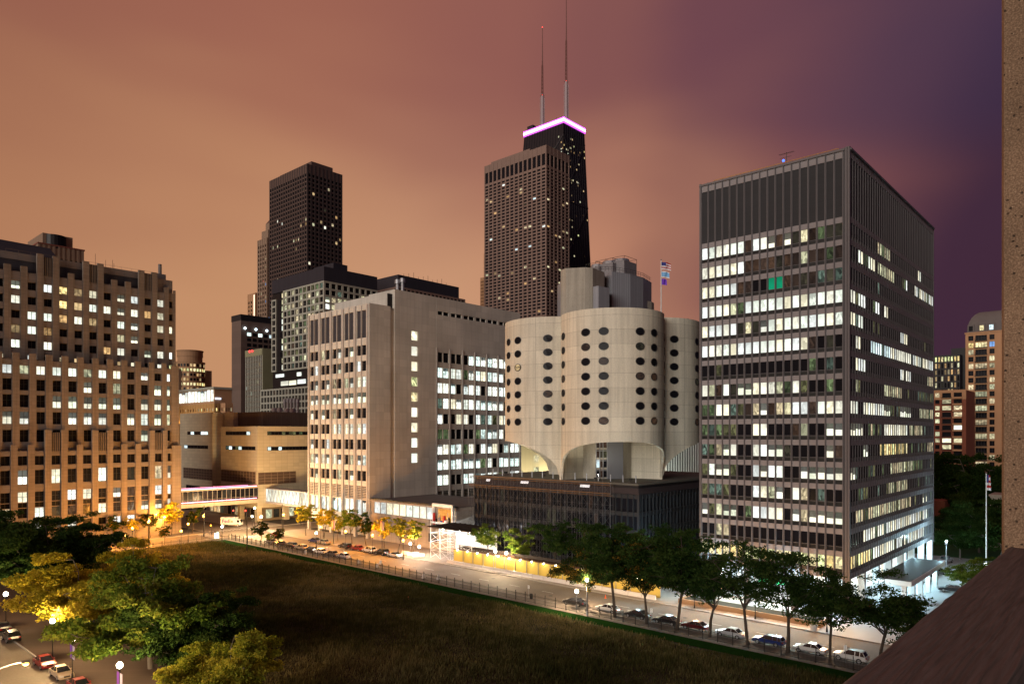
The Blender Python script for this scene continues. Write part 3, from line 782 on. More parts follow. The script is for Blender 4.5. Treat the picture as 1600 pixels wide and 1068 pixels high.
    for i, (a, b) in enumerate(bays2):
        pn.pane(F2, a, b, zr[0], zr[1], -.5, '.')
        for k in range(9):
            r = rng.random(); c = 'C' if r < .62 else ('W' if r < .76 else ('g' if r < .86 else '.'))
            if k == 0 and i < 5: c = '.'
            if k == 5 and i < 6: c = 'g' if r < .5 else '.'
            pn.pane(F2, a, b, bt[k]-3.3, bt[k], -.5, c)
            m_ = (a+b)/2; fb(mu, F2, m_-.04, m_+.04, bt[k]-3.3, bt[k], -.495, -.42); fb(mu, F2, a, b, bt[k]-1.1, bt[k]-1.03, -.495, -.42)
        for q in range(5): z = bt[9]-2.6+q*.52; fb(mu, F2, a, b, z, z+.2, -.5, -.2)
    for k, (a, b) in enumerate(sr): pn.pane(F2, strip[0]+.05, strip[1]-.05, a, b, -.5, 'Y' if k in (3,4) else 'W')
    part('mullion', mu, M_DARK, t)
    # the taller block's street face shows above the wing
    w3 = MB(); w3.box(XS1-.02, XS1+.62, CY+.6, CY+13.5, z1-.3, z2-.01); part('wall', w3, M_STONE, t)
    rf = MB(); rf.box(CX+.5, XS1, CY+.6, YL-.4, z1-.9, z1-.5); rf.box(XS1+.6, XR, CY+.6, CY+34, z2-.3, z2-.25); part('roof', rf, M_ROOF, t)
    lw = MB(); lw.box(CX+3, XR, CY+1.2, YL-1, .1, 4.2); part('ground_floor', lw, M_PIER, t)
    pn.build(t)
    # two round vents on the roof
    for px, lb in ((621, 'left of two round metal exhaust fans on the hospital tower parapet'), (629, 'right and higher of two round metal exhaust fans on the hospital tower parapet')):
        x, y = px_d(px, dep(XS1, CY)+9); v = thing('exhaust_fan', lb, 'roof fan', (x, y, z2-.25), 'roof fans of the stone hospital')
        top = EYE+(HY-(437 if px == 621 else 435))*dep(x, y)/FPX
        m = MB(); m.cyl(x, y, z2-.25, top-1.3, .55, 12); part('duct', m, M_STEEL, v)
        m = MB(); m.cyl(x, y, top-1.3, top, .95, 14, .85); part('cowl', m, M_STEEL, v)
    return z1, z2
tower_c()
# low front wing with its lit gallery strip
def wing():
    X0 = CX+.3; ye = px_x(711, X0); z = 12.4
    t = thing('gallery_wing', 'low stone wing with a long strip of bright white gallery windows beside the hospital tower', 'building', (X0, ye, 0))
    F = ('-X', X0); y1 = CY-.1
    b = MB(); b.box(X0+.5, X0+26, ye+.5, y1, .1, z-.4); b.box(X0+.02, X0+26, ye, ye+.5, .1, z-1.2); part('core', b, M_STONE, t)
    w = MB(); g0 = px_x(676, X0); n = 9; bays = spread(g0, y1-1.5, n, gap=.22)
    clad(w, F, ye, y1, .1, z, bays, [(z-4.2, z-.85)], .5, -.3)
    part('wall', w, surf('lit_stone', (.36,.31,.25), .9, .2, .12, joint=(2.4,1.6,0), streak=.2, jcol=.75), t)
    pn = Panes(61)
    for a, c in bays: pn.pane(F, a, c, z-4.2, z-.85, -.46, 'W')
    pn.build(t)
    r = MB(); fb(r, F, ye, y1+.05, z-.28, z+.12, -.9, .35); part('roof_edge', r, M_DARK, t)
    r = MB(); r.box(X0+.9, X0+26, ye+.4, y1, z-.4, z-.3); part('roof', r, M_ROOF, t)
    # niche with a relief of upright shapes
    a0, a1 = px_x(710, X0), px_x(678, X0)
    nf = MB(); fb(nf, F, a0, a0+.5, z-7.0, z+.5, 0.01, .7); fb(nf, F, a1-.5, a1, z-4.2, z+.5, 0.01, .7); fb(nf, F, a0, a1, z-.3, z+.52, .01, .72)
    fb(nf, F, a0, a1, z-4.9, z-4.4, .01, 1.3); part('niche_frame', nf, M_WHITE, t)
    bk = MB(); fb(bk, F, a0+.5, a1-1.9, z-4.3, z-.9, .02, .06); part('niche_panel', bk, surf('amber_panel', (.6,.36,.10), .7, .2, 1, joint=(.8,.8,0)), t)
    rg = random.Random(3); cols = [surf('red_enamel', (.5,.04,.03), .5), M_DARK, M_STEEL, surf('blue_enamel', (.05,.08,.3), .5), M_WHITE]
    for i, (f, h, c) in enumerate(((.04,3.2,0),(.2,1.7,1),(.32,2.1,2),(.44,1.2,3),(.60,2.6,0),(.7,1.5,4),(.85,2.2,1))):
        m = MB(); a = a1-.4-(a1-a0-.9)*f; fb(m, F, a-.28, a+.12, z-5.3+.2*(i%2), z-5.3+h, .35, .9+.1*(i%3)); part('relief_shape', m, cols[c], t)
    m = MB(); fb(m, F, px_x(683, X0), px_x(670, X0), 2.0, 4.4, .01, .12); part('vent_grille', m, surf('grille', (.1,.1,.1), .6, joint=(.5,.5,0)), t)
wing()

# ------------------------------------------------------------------ limestone hospital on the left
def tower_d():
    Y1, Y2, Y3 = 232.0, 233.2, 236.0; XE = 97.9; XW = 26.0
    t = thing('limestone_hospital', 'broad stepped limestone hospital with tall piers, orange street light on its lower floors', 'building', (XW, Y1, 0))
    s = 220/FPX
    pn = Panes(71); rng = random.Random(12)
    def tier(Y, xe, w0, pitch, n, ww, rows, z0, ztop, crowns, mt, chance, spz):
        F = ('-Y', Y); G = ('+X', xe)
        wl = MB(); sp = MB(); pr = MB(); lo = MB()
        core = MB(); core.box(XW, xe-.55, Y+.55, Y+46, z0, ztop-1.6); part('core', core, M_LIME, t)
        bays = [(w0+pitch*i-ww/2, w0+pitch*i+ww/2) for i in range(-6, n)]
        # right hand narrow bay
        e = (w0+pitch*(n-1)+pitch*.72, w0+pitch*(n-1)+pitch*.72+.95)
        bb = [b for b in bays if b[0] > XW]
        clad(wl, F, XW, xe, z0, ztop-1.6, bb+[e], rows, .5, -.15)
        fb(wl, G, Y+.1, Y+46, z0, ztop-1.6, -.5, 0)
        for i, b in enumerate(bb):
            if i+1 < len(bb):
                pa, pb = b[1]+.12, bb[i+1][0]-.12
                k = round((b[0]+ww/2-w0)/pitch)
                cr = k in crowns or k+1 in crowns
                fb(pr, F, pa, pb, z0, ztop+(4.2 if cr else 0), -.45, .30 if not cr else .5)
        last = bb[-1]; cr = n-1 in crowns
        fb(pr, F, last[1]+.12, e[0]-.3, z0, ztop+(4.2 if cr else 0), -.45, .30 if not cr else .5)
        fb(pr, F, e[1]+.3, xe+.02, z0, ztop-.6, -.4, .12)
        for k in crowns:
            a = w0+pitch*k
            fb(lo, F, a-ww/2-.1, a+ww/2+.1, ztop-2.4, ztop+3.6, -.4, .12)
            for q in range(4): x = a-ww/2+.3+q*(ww-.6)/3; fb(pr, F, x-.07, x+.07, ztop-2.2, ztop+3.5, .12, .3)
        for i, b in enumerate(bb):
            for r in range(len(rows)+1):
                zb2 = (rows[r-1][1] if r else z0); zt = rows[r][0] if r < len(rows) else ztop-1.7
                if zt-zb2 > .5: fb(sp, F, b[0]-.1, b[1]+.1, zb2+.12, zt-.1, 0.0, .16)
        for i, b in enumerate(bb+[e]):
            for k, r in enumerate(rows):
                c = chance(i-(len(bb)-n), k)
                pn.pane(F, b[0], b[1], r[0], r[1], -.46, c)
                if i < len(bb): fb(lo, F, (b[0]+b[1])/2-.05, (b[0]+b[1])/2+.05, r[0], r[1], -.455, -.36, 1)
                if r[1]-r[0] > 2.6: fb(lo, F, b[0], b[1], r[0]+(r[1]-r[0])*.52, r[0]+(r[1]-r[0])*.52+.09, -.455, -.36, 1)
        wl.add(sp.v, sp.f, 1)
        for q_ in (0, 1):
            fs = [f for f, m_ in zip(lo.f, lo.m) if m_ == q_]; wl.add(lo.v, fs, 2+q_)
        part('wall', wl, [M_LIME, M_LIMED, M_BAND, M_DARK], t); part('pier', pr, M_LIME, t)
        r = MB(); r.box(XW, xe-.6, Y+.6, Y+46, ztop-1.6, ztop-1.5); part('roof', r, M_ROOF, t)
    r1 = [(5.3,7.2),(8.7,11.4),(11.6,12.9),(13.1,15.9),(18.1,22.0),(23.4,25.9)]
    def c1(i, k):
        if k == 2: return '.' if rng.random() < .85 else 'b'
        p = {0:.6, 1:.48, 3:.42, 4:.36, 5:.2}[k]
        if rng.random() < p: return 'W' if k == 0 or rng.random() < .35 else rng.choice('hwhW' if k != 4 else 'hhhw')
        return '.' if rng.random() < .8 else 'b'
    tier(Y1, XE, 50.7, 4.02, 11, 2.15, r1, .1, 29.0, (3,6,10), M_LIME, c1, 0)
    r2 = [(29.9,33.2),(34.9,38.3),(39.6,43.0),(44.3,47.4),(48.9,51.2)]
    def c2(i, k):
        p = {0:.04, 1:.8, 2:.72, 3:.7, 4:.82}[k]
        if rng.random() < p: return 'h' if k < 4 and rng.random() < .9 else rng.choice('WWwh')
        return '.'
    tier(Y2, XE-.25, 51.4, 3.98, 11, 2.05, r2, 27.4, 54.6, (), M_LIME, c2, 0)
    r3 = [(75.1-4.14*k-2.15, 75.1-4.14*k) for k in range(6)][::-1]
    def c3(i, k):
        r = rng.random()
        if r < .26: return 'W'
        if r < .58: return rng.choice('whoYho')
        return '.'
    tier(Y3, XE-.1, 54.0, 3.91, 11, 2.0, r3, 52.9, 79.4, (1,4,8) if False else (2,5,9), M_LIME, c3, 0)
    # dark louvred band and parapet above the piers
    lb = MB(); lb.box(XW, XE-6.5, Y3+1.4, Y3+40, 77.7, 81.2); part('plant_screen', lb, M_BAND, t)
    pp = MB(); pp.box(XW, XE-6.4, Y3+1.2, Y3+40, 81.2, 83.2); part('parapet', pp, M_LIMED, t)
    cr = MB(); cr.box(XE-6.4, XE-.8, Y3+.6, Y3+18, 77.7, 82.0); cr.box(XE-4.6, XE-1.9, Y3+3, Y3+9, 82.0, 84.2); cr.cyl(XE-3.2, Y3+4.5, 84.2, 87.6, .55, 10); part('stair_head', cr, M_LIMED, t)
    up = MB()
    up.add([(XW,Y3+9,83.2),(68.5,Y3+9,83.2),(68.5,Y3+36,83.2),(XW,Y3+36,83.2),(XW,Y3+12,89.2),(65.5,Y3+12,88.4),(65.5,Y3+34,88.4),(XW,Y3+34,89.2)], [(0,1,5,4),(1,2,6,5),(2,3,7,6),(3,0,4,7),(4,5,6,7)])
    part('upper_roof', up, M_BAND, t)
    rl = MB()
    for y in (Y3+1.5,): rl.path([(52,y,84.0),(XE-6.6,y,84.0)], .03, 4); [rl.tube((x,y,83.1),(x,y,84.0),.03,4) for x in np.arange(52, XE-7, 3)]
    part('railing', rl, M_TAN, t)
    ae = MB()
    for px, h in ((149, 4.0), (165, 2.6), (176, 3.0), (178, 2.0)):
        x = px_y(px, Y3+3); ae.tube((x,Y3+3,83.1),(x,Y3+3,83.1+h),.05,4)
    part('aerial', ae, M_DARK, t)
    pn.build(t)
tower_d()

# ------------------------------------------------------------------ beige panelled building across the junction
EX = 128.0; EY = px_x(402, EX)
def tower_e():
    t = thing('beige_panel_building', 'windowless beige panelled building with thin dark window strips and square louvre bands', 'building', (EX, EY, 0))
    FX_ = ('-X', EX); FY_ = ('-Y', EY); z1 = zat(EX, EY, 665.5); ya, yb, yc = px_x(345, EX), px_x(332, EX+5), px_x(289, EX)
    b = MB(); b.box(EX, EX+70, EY, ya, 5.2, z1); part('wall', b, M_PANEL, t)
    z2 = zat(EX+.5, px_x(310, EX+.5), 645)
    b = MB(); b.box(EX+5, EX+75, ya, yc+10, 5.2, z2); part('wall', b, M_PANEL, t)
    b = MB(); b.box(EX+.5, EX+6, px_x(332, EX+.5), yc+6, 5.2, z2+.02); part('wall', b, M_PANEL, t)
    b = MB(); b.box(EX+7, EX+70, EY+9, ya+3, z1, z2-.1); part('penthouse', b, surf('ribbed_brown', (.12,.09,.075), .7, .1, .3, joint=(.8,40,0)), t)
    b = MB(); b.box(EX+.3, EX+69, EY+.3, ya, z1+.01, z1+.05); part('roof', b, M_ROOF, t)
    b = MB(); b.box(EX+3, EX+65, EY+3, yc, .1, 5.2); part('ground_floor', b, surf('ground_floor_wall', (.2,.16,.11), .8), t)
    pn = Panes(81); fr = MB()
    def strip(face, a0, a1, pxm, y0, y1, n, sty):
        x, y = (face[1], (a0+a1)/2) if face[0] == '-X' else ((a0+a1)/2, face[1]); d = dep(x, y)/FPX
        zt, zb = EYE+(HY-y0)*d, EYE+(HY-y1)*d
        fb(fr, face, a0-.1, a1+.1, zb-.1, zt+.1, .005, .05)
        for a, c in spread(a0, a1, n, gap=.18): pn.pane(face, a, c, zb, zt, .06, pn.r.choice(sty))
    Xf = ('-X', EX+.5)
    S = '.....g.c'
    strip(Xf, px_x(325, EX+.5), px_x(293, EX+.5), 0, 674, 678.5, 6, S); strip(Xf, px_x(325, EX+.5), px_x(288, EX+.5), 0, 695.5, 700, 7, S)
    strip(FX_, px_x(391, EX), px_x(353, EX), 0, 674, 679, 7, S); strip(FX_, px_x(399, EX), px_x(353, EX), 0, 697, 702, 9, S)
    strip(FY_, px_y(418, EY), px_y(483, EY), 0, 674, 679, 12, '...gc'); strip(FY_, px_y(418, EY), px_y(483, EY), 0, 697.5, 702.5, 12, '..gcC')
    strip(('-X', EX+5), ya+.6, ya+4.6, 0, 696, 703, 2, 'C')
    strip(Xf, px_x(312, EX+.5), px_x(291, EX+.5), 0, 758, 763, 5, '.')
    part('strip_frame', fr, M_DARK, t)
    lo = MB()
    for face, a0, a1, y0, y1 in ((Xf, px_x(332, EX+.5)+.1, px_x(287, EX+.5), 731.5, 748), (FX_, px_x(399.5, EX), px_x(346, EX), 735, 753), (FY_, px_y(403.5, EY), px_y(462, EY), 737, 755)):
        x, y = (face[1], (a0+a1)/2) if face[0] == '-X' else ((a0+a1)/2, face[1]); d = dep(x, y)/FPX; zt, zb = EYE+(HY-y0)*d, EYE+(HY-y1)*d
        fb(lo, face, a0, a1, zb, zt, .01, .05)
        n = int((a1-a0)/2.2)
        for i in range(n+1): a = a0+(a1-a0)*i/n; fb(lo, face, a-.09, a+.09, zb, zt, .05, .13, 1)
        for k in range(5): z = zb+(zt-zb)*k/4; fb(lo, face, a0, a1, z-.09, z+.09, .05, .125, 1)
    part('louvre', lo, [surf('brown_louvre', (.11,.075,.055), .7, .1, .5, joint=(.55,.3,0)), surf('louvre_frame', (.2,.15,.11), .7)], t)
    for x, y in ((EX+1, EY+1), (EX+1, EY+14), (EX+12, EY+1)):
        c = MB(); c.box(x-.9, x+.9, y-.9, y+.9, .1, 5.3); part('column', c, M_PANEL, t)
    gp = Panes(82)
    for y in np.arange(EY+5, yc-4, 3): gp.pane(('-X', EX+3), y, y+2.4, 1, 4.2, .05, gp.r.choice('b.bo'))
    for x in np.arange(EX+5, EX+40, 3): gp.pane(('-Y', EY+3), x, x+2.4, 1, 4.2, .05, gp.r.choice('b.bw'))
    gp.build(t, 'shop_window'); pn.build(t)
    # duct work
    d = MB(); zz = z1+.9
    d.path([px_d(405, 275)+(zz,), px_d(430, 277)+(zz,), px_d(437, 279)+(zz+.8,), px_d(470, 281)+(zz+.2,)], .8, 8); part('duct', d, M_STEEL, t)
    # rooftop fans: two squat rows
    i = 0
    for px, yt, r, h in ((429,637,1.5,4), (437,637,1.5,4), (449,638,1.5,4), (457,638,1.5,4), (445,623,.9,5), (450,622,.9,5), (455,622,.9,5), (460,622,.9,5), (465,623,.9,5)):
        d_ = 312 if i < 4 else 326
        x, y = px_d(px, d_); zt = EYE+(HY-yt)*d_/FPX
        lb = ('%s squat roof drum fan of four on the beige building' if i < 4 else '%s tall roof stack of the five behind the squat fans') % ['leftmost','second','third','rightmost','first','second','middle','fourth','last'][i]
        f = thing('roof_fan', lb, 'roof fan', (x, y, z2-.1), 'fans on the beige building')
        m = MB(); m.cyl(x, y, z2-.1, zt-h*.35, r*.6, 10); part('duct', m, M_STEEL, f); m = MB(); m.cyl(x, y, zt-h*.35, zt, r, 12, r*.8); part('cowl', m, M_STEEL, f); i += 1
tower_e()

# ------------------------------------------------------------------ glazed bridges over the streets
def bridge1():
    Y0, Y1 = EY-.6, EY+3.6; x0, x1 = 97.9, EX; zt, zb = 13.2, 8.6
    t = thing('street_bridge', 'long enclosed footbridge edged in pink light spanning from the limestone hospital', 'footbridge', (x0, Y0, zb))
    b = MB(); b.box(x0, x1, Y0, Y1, zb-1.3, zb); b.box(x0, x1, Y0, Y1, zt-.4, zt); part('deck', b, M_PANEL, t)
    f = MB(); n = 18
    for i in range(n+1):
        x = x0+(x1-x0)*i/n
        for y in (Y0, Y1-.1): f.box(x-.07, x+.07, y-.03, y+.13, zb, zt-.4)
    for y in (Y0, Y1-.1): f.box(x0, x1, y-.02, y+.1, zb+1.15, zb+1.25)
    part('frame', f, M_PIER, t)
    pn = Panes(91)
    for a, c in spread(x0, x1, n, gap=.15): pn.pane(('-Y', Y0+.06), a, c, zb+.05, zt-.45, 0, '.' if pn.r.random() < .6 else 'b')
    pn.build(t)
    pk = emit('pink_tube', (1, .33, .55), 3.2)
    for z in (zt+.12, zb+.35): m = MB(); m.box(x0+.4, x1-.6, Y0-.16, Y0-.04, z, z+.24); part('light_strip', m, pk, t)
    m = MB(); m.box(x0+2, x1-3, Y0+1.6, Y0+1.75, zt+.5, zt+.62); part('light_strip', m, pk, t)
bridge1()
def bridge2():
    X0, X1 = CX+.2, CX+4.2; y0, y1 = px_x(482, CX)-.2, EY+1.5; zt, zb = 12.4, 7.6
    t = thing('glass_footbridge', 'brightly lit white glass footbridge with a zigzag truss joining two hospital buildings', 'footbridge', (X0, y0, zb))
    b = MB(); b.box(X0, X1, y0, y1, zb-.7, zb); b.box(X0-.2, X1, y0, y1, zt-.25, zt); part('deck', b, M_PIER, t)
    pn = Panes(92); n = 13
    for a, c in spread(y0, y1, n, gap=.06): pn.pane(('-X', X0+.3), a, c, zb+.05, zt-.3, 0, 'W')
    pn.build(t)
    f = MB(); k = (y1-y0)/n
    for i in range(n):
        a = y0+k*i
        f.tube((X0+.1, a, zb), (X0+.1, a+k/2, zt-.3), .09, 5); f.tube((X0+.1, a+k/2, zt-.3), (X0+.1, a+k, zb), .09, 5)
    part('truss', f, surf('truss_paint', (.25,.27,.27), .5), t)
bridge2()

# ------------------------------------------------------------------ towers behind
def block(name, label, dref, pxc, pxl, pxr, ytop, depth_pad=0):
    """a grid-aligned block from its nearest corner; returns thing and its faces"""
    x, y = px_d(pxc, dref); yl = px_x(pxl, x); xr = px_y(pxr, y); z = EYE+(HY-ytop)*dref/FPX
    t = thing(name, label, 'building', (x, y, 0)); return t, x, y, xr, yl, z
def gridtower(t, x, y, xr, yl, z, nl, nr, rows, ww, mat, pmat, seed, lit, t_=.4, z0=0, sty='wWwho', crown=None, pier=.1, far=True, nparts=100):
    """plain core, grid skin on the two seen faces, lit panes by chance"""
    core = MB(); core.box(x+t_+.05, xr, y+t_+.05, yl, z0, z-.5); part('core', core, mat, t)
    w = MB(); pn = Panes(seed)
    for face, a0, a1, n in ((('-X', x), y, yl, nl), (('-Y', y), x, xr, nr)):
        bays = spread(a0+.4, a1-.4, n, (a1-a0)/n*ww)
        rr = rows+([crown] if crown else [])
        clad(w, face, a0 if face[0] == '-X' else a0+.02, a1, z0, z, bays, rr, t_, pier, 0, 1)
        for b in bays:
            for k, r in enumerate(rows):
                p = lit(k, face[0], pn.r); st = '.'
                if pn.r.random() < p: st = pn.r.choice(sty)
                pn.pane(face, b[0], b[1], r[0], r[1], -t_+.06, st)
            if crown: pn.pane(face, b[0], b[1], crown[0], crown[1], -t_+.06, '.')
    part('wall', w, [mat, pmat], t); pn.build(t, n=nparts)
    r = MB(); r.box(x+.5, xr, y+.5, yl, z-.5, z-.4); part('roof', r, M_ROOF, t)
    return pn
# rose granite hotel tower
t, x, y, xr, yl, z = block('granite_tower', 'tall rose granite tower with a regular window grid before the tapering skyscraper', 700, 853.5, 757, 889.5, 226)
rows = [(z-22-3.35*k-2.0, z-22-3.35*k) for k in range(50)]
gridtower(t, x, y, xr, yl, z, 14, 6, rows, .72, M_ROSE, M_ROSE, 101, lambda k, f, r: .015+.16*(k in (4,5,9,16,17,22,28,29,33,36,38,42,46,47))+.012*(k > 20), sty='wowoowWcbbb', crown=(z-19.5, z-8), t_=.8, pier=.25)
m = MB(); m.box(x+4, xr+30, y+25, yl-6, z-.3, z+4); part('penthouse', m, M_ROSE, t)
# dark tapering skyscraper
def hancock():
    t, x, y, xr, yl, z = block('tapering_skyscraper', 'black tapering skyscraper with a glowing pink band round its top and two tall aerials', 900, 880.5, 820.5, 912, 186)
    H = z; k = 11.0/(238)*1.0
    sx = 24.0/ H; sy = 28.0/H
    def P(fx, fy, zz, o=0):      # fx, fy in 0..1 over the plan
        g = (H-zz); x0, x1, y0, y1 = x-sx*g-o, xr+sx*g*.55+o, y-sy*g*.55-o, yl+sy*g+o
        return (x0+(x1-x0)*fx, y0+(y1-y0)*fy, zz)
    b = MB(); b.add([P(0,0,0),P(1,0,0),P(1,1,0),P(0,1,0),P(0,0,H),P(1,0,H),P(1,1,H),P(0,1,H)], [(0,3,2,1),(4,5,6,7),(0,1,5,4),(1,2,6,5),(2,3,7,6),(3,0,4,7)])
    part('wall', b, surf('black_aluminium', (.013,.011,.014), .45, .1, .1), t)
    br = MB()
    for nl, q in ((15, 0), (11, 1)):
        for i in range(nl+1):
            f = i/nl
            a, c = (P(0, f, 0, .25), P(0, f, H, .25)) if q == 0 else (P(f, 0, 0, .25), P(f, 0, H, .25))
            br.tube(a, c, .45, 4)
    for k in range(5):
        za, zb = H-20-k*84, H-20-(k+1)*84
        if zb < 0: break
        for q in (0, 1):
            A = (lambda f, zz: P(0, f, zz, .3)) if q == 0 else (lambda f, zz: P(f, 0, zz, .3))
            br.tube(A(0, za), A(1, zb), 1.0, 4); br.tube(A(1, za), A(0, zb), 1.0, 4); br.tube(A(0, zb), A(1, zb), 1.0, 4)
    part('brace', br, surf('brace_aluminium', (.022,.018,.022), .45, .1, .1), t)
    pn = Panes(111)
    for q, n in ((0, 30), (1, 18)):
        for k in range(96):
            zz = H-16-k*4.1
            if zz < 140: break
            for i in range(n):
                pr = .03+.2*(k in (3,4,5,8,14))+(.02 if q == 1 else 0)
                if pn.r.random() > pr: continue
                f0, f1 = (i+.15)/n, (i+.85)/n
                g = (lambda f, z_: P(0, f, z_, .12)) if q == 0 else (lambda f, z_: P(f, 0, z_, .12))
                pts = [g(f1, zz-2.2), g(f0, zz-2.2), g(f0, zz), g(f1, zz)] if q == 0 else [g(f0, zz-2.2), g(f1, zz-2.2), g(f1, zz), g(f0, zz)]
                pn.quad(pts, pn.r.choice('wwoooYhbb'))
    pn.build(t)
    # light band, with added violet strips imitating its glow fringe above and below
    for nm, z0_, z1_, of, mt in (('light_band', H-3.0, H+.6, .95, emit('pink_band', (1, .5, 1), 3.0)), ('violet_fringe', H-4.8, H-3.1, .8, emit('violet_fringe_glow', (.85, .12, 1), 1.5)), ('violet_fringe', H+.7, H+2.2, .8, emit('violet_fringe_glow_top', (.85, .14, 1), 1.5))):
        lb = MB()
        for fx0, fy0, fx1, fy1 in ((0,0,0,1),(0,0,1,0),(1,0,1,1),(0,1,1,1)):
            p, q = P(fx0,fy0,H,of), P(fx1,fy1,H,of); lb.box(min(p[0],q[0])-.6, max(p[0],q[0])+.6, min(p[1],q[1])-.6, max(p[1],q[1])+.6, z0_, z1_)
        part(nm, lb, mt, t)
    cp = MB(); p, q = P(0,0,H), P(1,1,H); cp.box(p[0]+3, q[0]-3, p[1]+3, q[1]-3, H, H+5); 
    for i in range(16): cp.tube((p[0]+1, p[1]+4+i*4, H),(p[0]+1, p[1]+4+i*4, H+3+3*random.Random(i).random()), .22, 4)
    cp.box(p[0]+2, p[0]+10, q[1]-12, q[1]-2, H, H+9)
    part('penthouse', cp, M_DARK, t)
    for px, ytop, d, ym in ((847.5, 44, 925, 150), (884.8, -14, 912, 128)):
        ax, ay = px_d(px, d); zt = EYE+(HY-ytop)*d/FPX; zm = EYE+(HY-ym)*d/FPX; z2 = zm+(zt-zm)*.45
        m = MB(); m.cyl(ax, ay, H, zm, 2.3, 12, 1.9)
        for dx, dy in ((2.8,1),(-2.8,-1)): m.tube((ax+dx*SA, ay-dx*CA, H), (ax+dx*SA, ay-dx*CA, zm-3), .35, 5)
        for q in range(9): zz = H+4+q*5; m.tube((ax-3.2*SA, ay+3.2*CA, zz), (ax+3.2*SA, ay-3.2*CA, zz), .25, 4)
        part('aerial_base', m, surf('aerial_base_paint', (.30,.24,.25), .6), t)
        m = MB()
        for a in (0, 2.1, 4.2): m.tube((ax+1.3*math.cos(a), ay+1.3*math.sin(a), zm), (ax+.8*math.cos(a), ay+.8*math.sin(a), z2), .5, 4)
        q = zm
        while q < z2: m.tube((ax-1.3, ay, q), (ax+1.3, ay, q+2.5), .22, 4); m.tube((ax+1.3, ay, q+2.5), (ax-1.3, ay, q+5), .22, 4); q += 5
        m.tube((ax-2, ay+2, zm), (ax+2, ay-2, zm), .5, 5); m.tube((ax, ay, z2), (ax, ay, zt), .85, 6, .4)
        part('aerial_mast', m, surf('mast_paint', (.16,.07,.06), .6), t)
        for f in (.0, .5, 1.0):
            l = MB(); l.ball((ax, ay, zm+(zt-zm)*f+1), .55, 8, 5); part('warning_lamp', l, emit('red_lamp', (1,.04,.03), 6, False), t)
hancock()
# brown twin-faced tower
t, x, y, xr, yl, z = block('brown_tower', 'tall dark brown stone tower with a few lit windows against the orange sky', 600, 480, 421, 535, 255.5)
rows = [(z-8-3.75*k-2.5, z-8-3.75*k) for k in range(44)]
gridtower(t, x, y, xr, yl, z, 16, 9, rows, .58, M_BRONZE, M_BRONZE2, 102, lambda k, f, r: .02+.5*(k in (10,11))*(r.random() < .45)+.13*(k in (14,16,17,26,30,31,32,33,34,36)), sty='wwooWbb', t_=.6, pier=.12)
m = MB(); m.box(x+6, xr-8, y+3, yl-8, z-.3, z+4.5); part('penthouse', m, M_BRONZE, t)
# tan stepped tower peeping out on its left
t, x, y, xr, yl, z = block('tan_stepped_tower', 'slim tan stepped tower just left of the dark brown tower', 690, 417, 402.5, 470, 371)
rows = [(z-6-4.2*k-2.6, z-6-4.2*k) for k in range(34)]
gridtower(t, x, y, xr, yl, z, 4, 6, rows, .55, M_TAN, M_TAN, 103, lambda k, f, r: .12+.1*(k > 20), sty='owwBr', t_=.7, pier=.3)
m = MB(); zz = z
for i, (dz, ins) in enumerate(((9, 3), (8, 6))): m.box(x+ins, xr, y+ins, yl-ins*.8, zz, zz+dz); zz += dz
part('setback', m, M_TAN, t)
m = MB(); m.add([(x+6,y+6,zz),(xr,y+6,zz),(xr,yl-5,zz),(x+6,yl-5,zz),(x+15,y+12,zz+12),(xr,y+12,zz+12)], [(0,1,5,4),(3,0,4),(2,3,4,5),(1,2,5)]); part('roof', m, M_BRONZE, t)
# small cream lit block
t, x, y, xr, yl, z = block('cream_tower', 'narrow cream block with a lit vertical strip beside the tan stepped tower', 740, 399, 387, 440, 457)
rows = [(z-8-4.2*k-2.6, z-8-4.2*k) for k in range(14)]
gridtower(t, x, y, xr, yl, z, 3, 4, rows, .5, M_CREAM, M_CREAM, 104, lambda k, f, r: .15, sty='ow', t_=.5, pier=.2)
m = MB(); m.box(x-.4, x, y+1, y+3, z-30, z-2); part('lit_strip', m, emit('warm_strip', (1,.8,.6), 1.2, False), t)
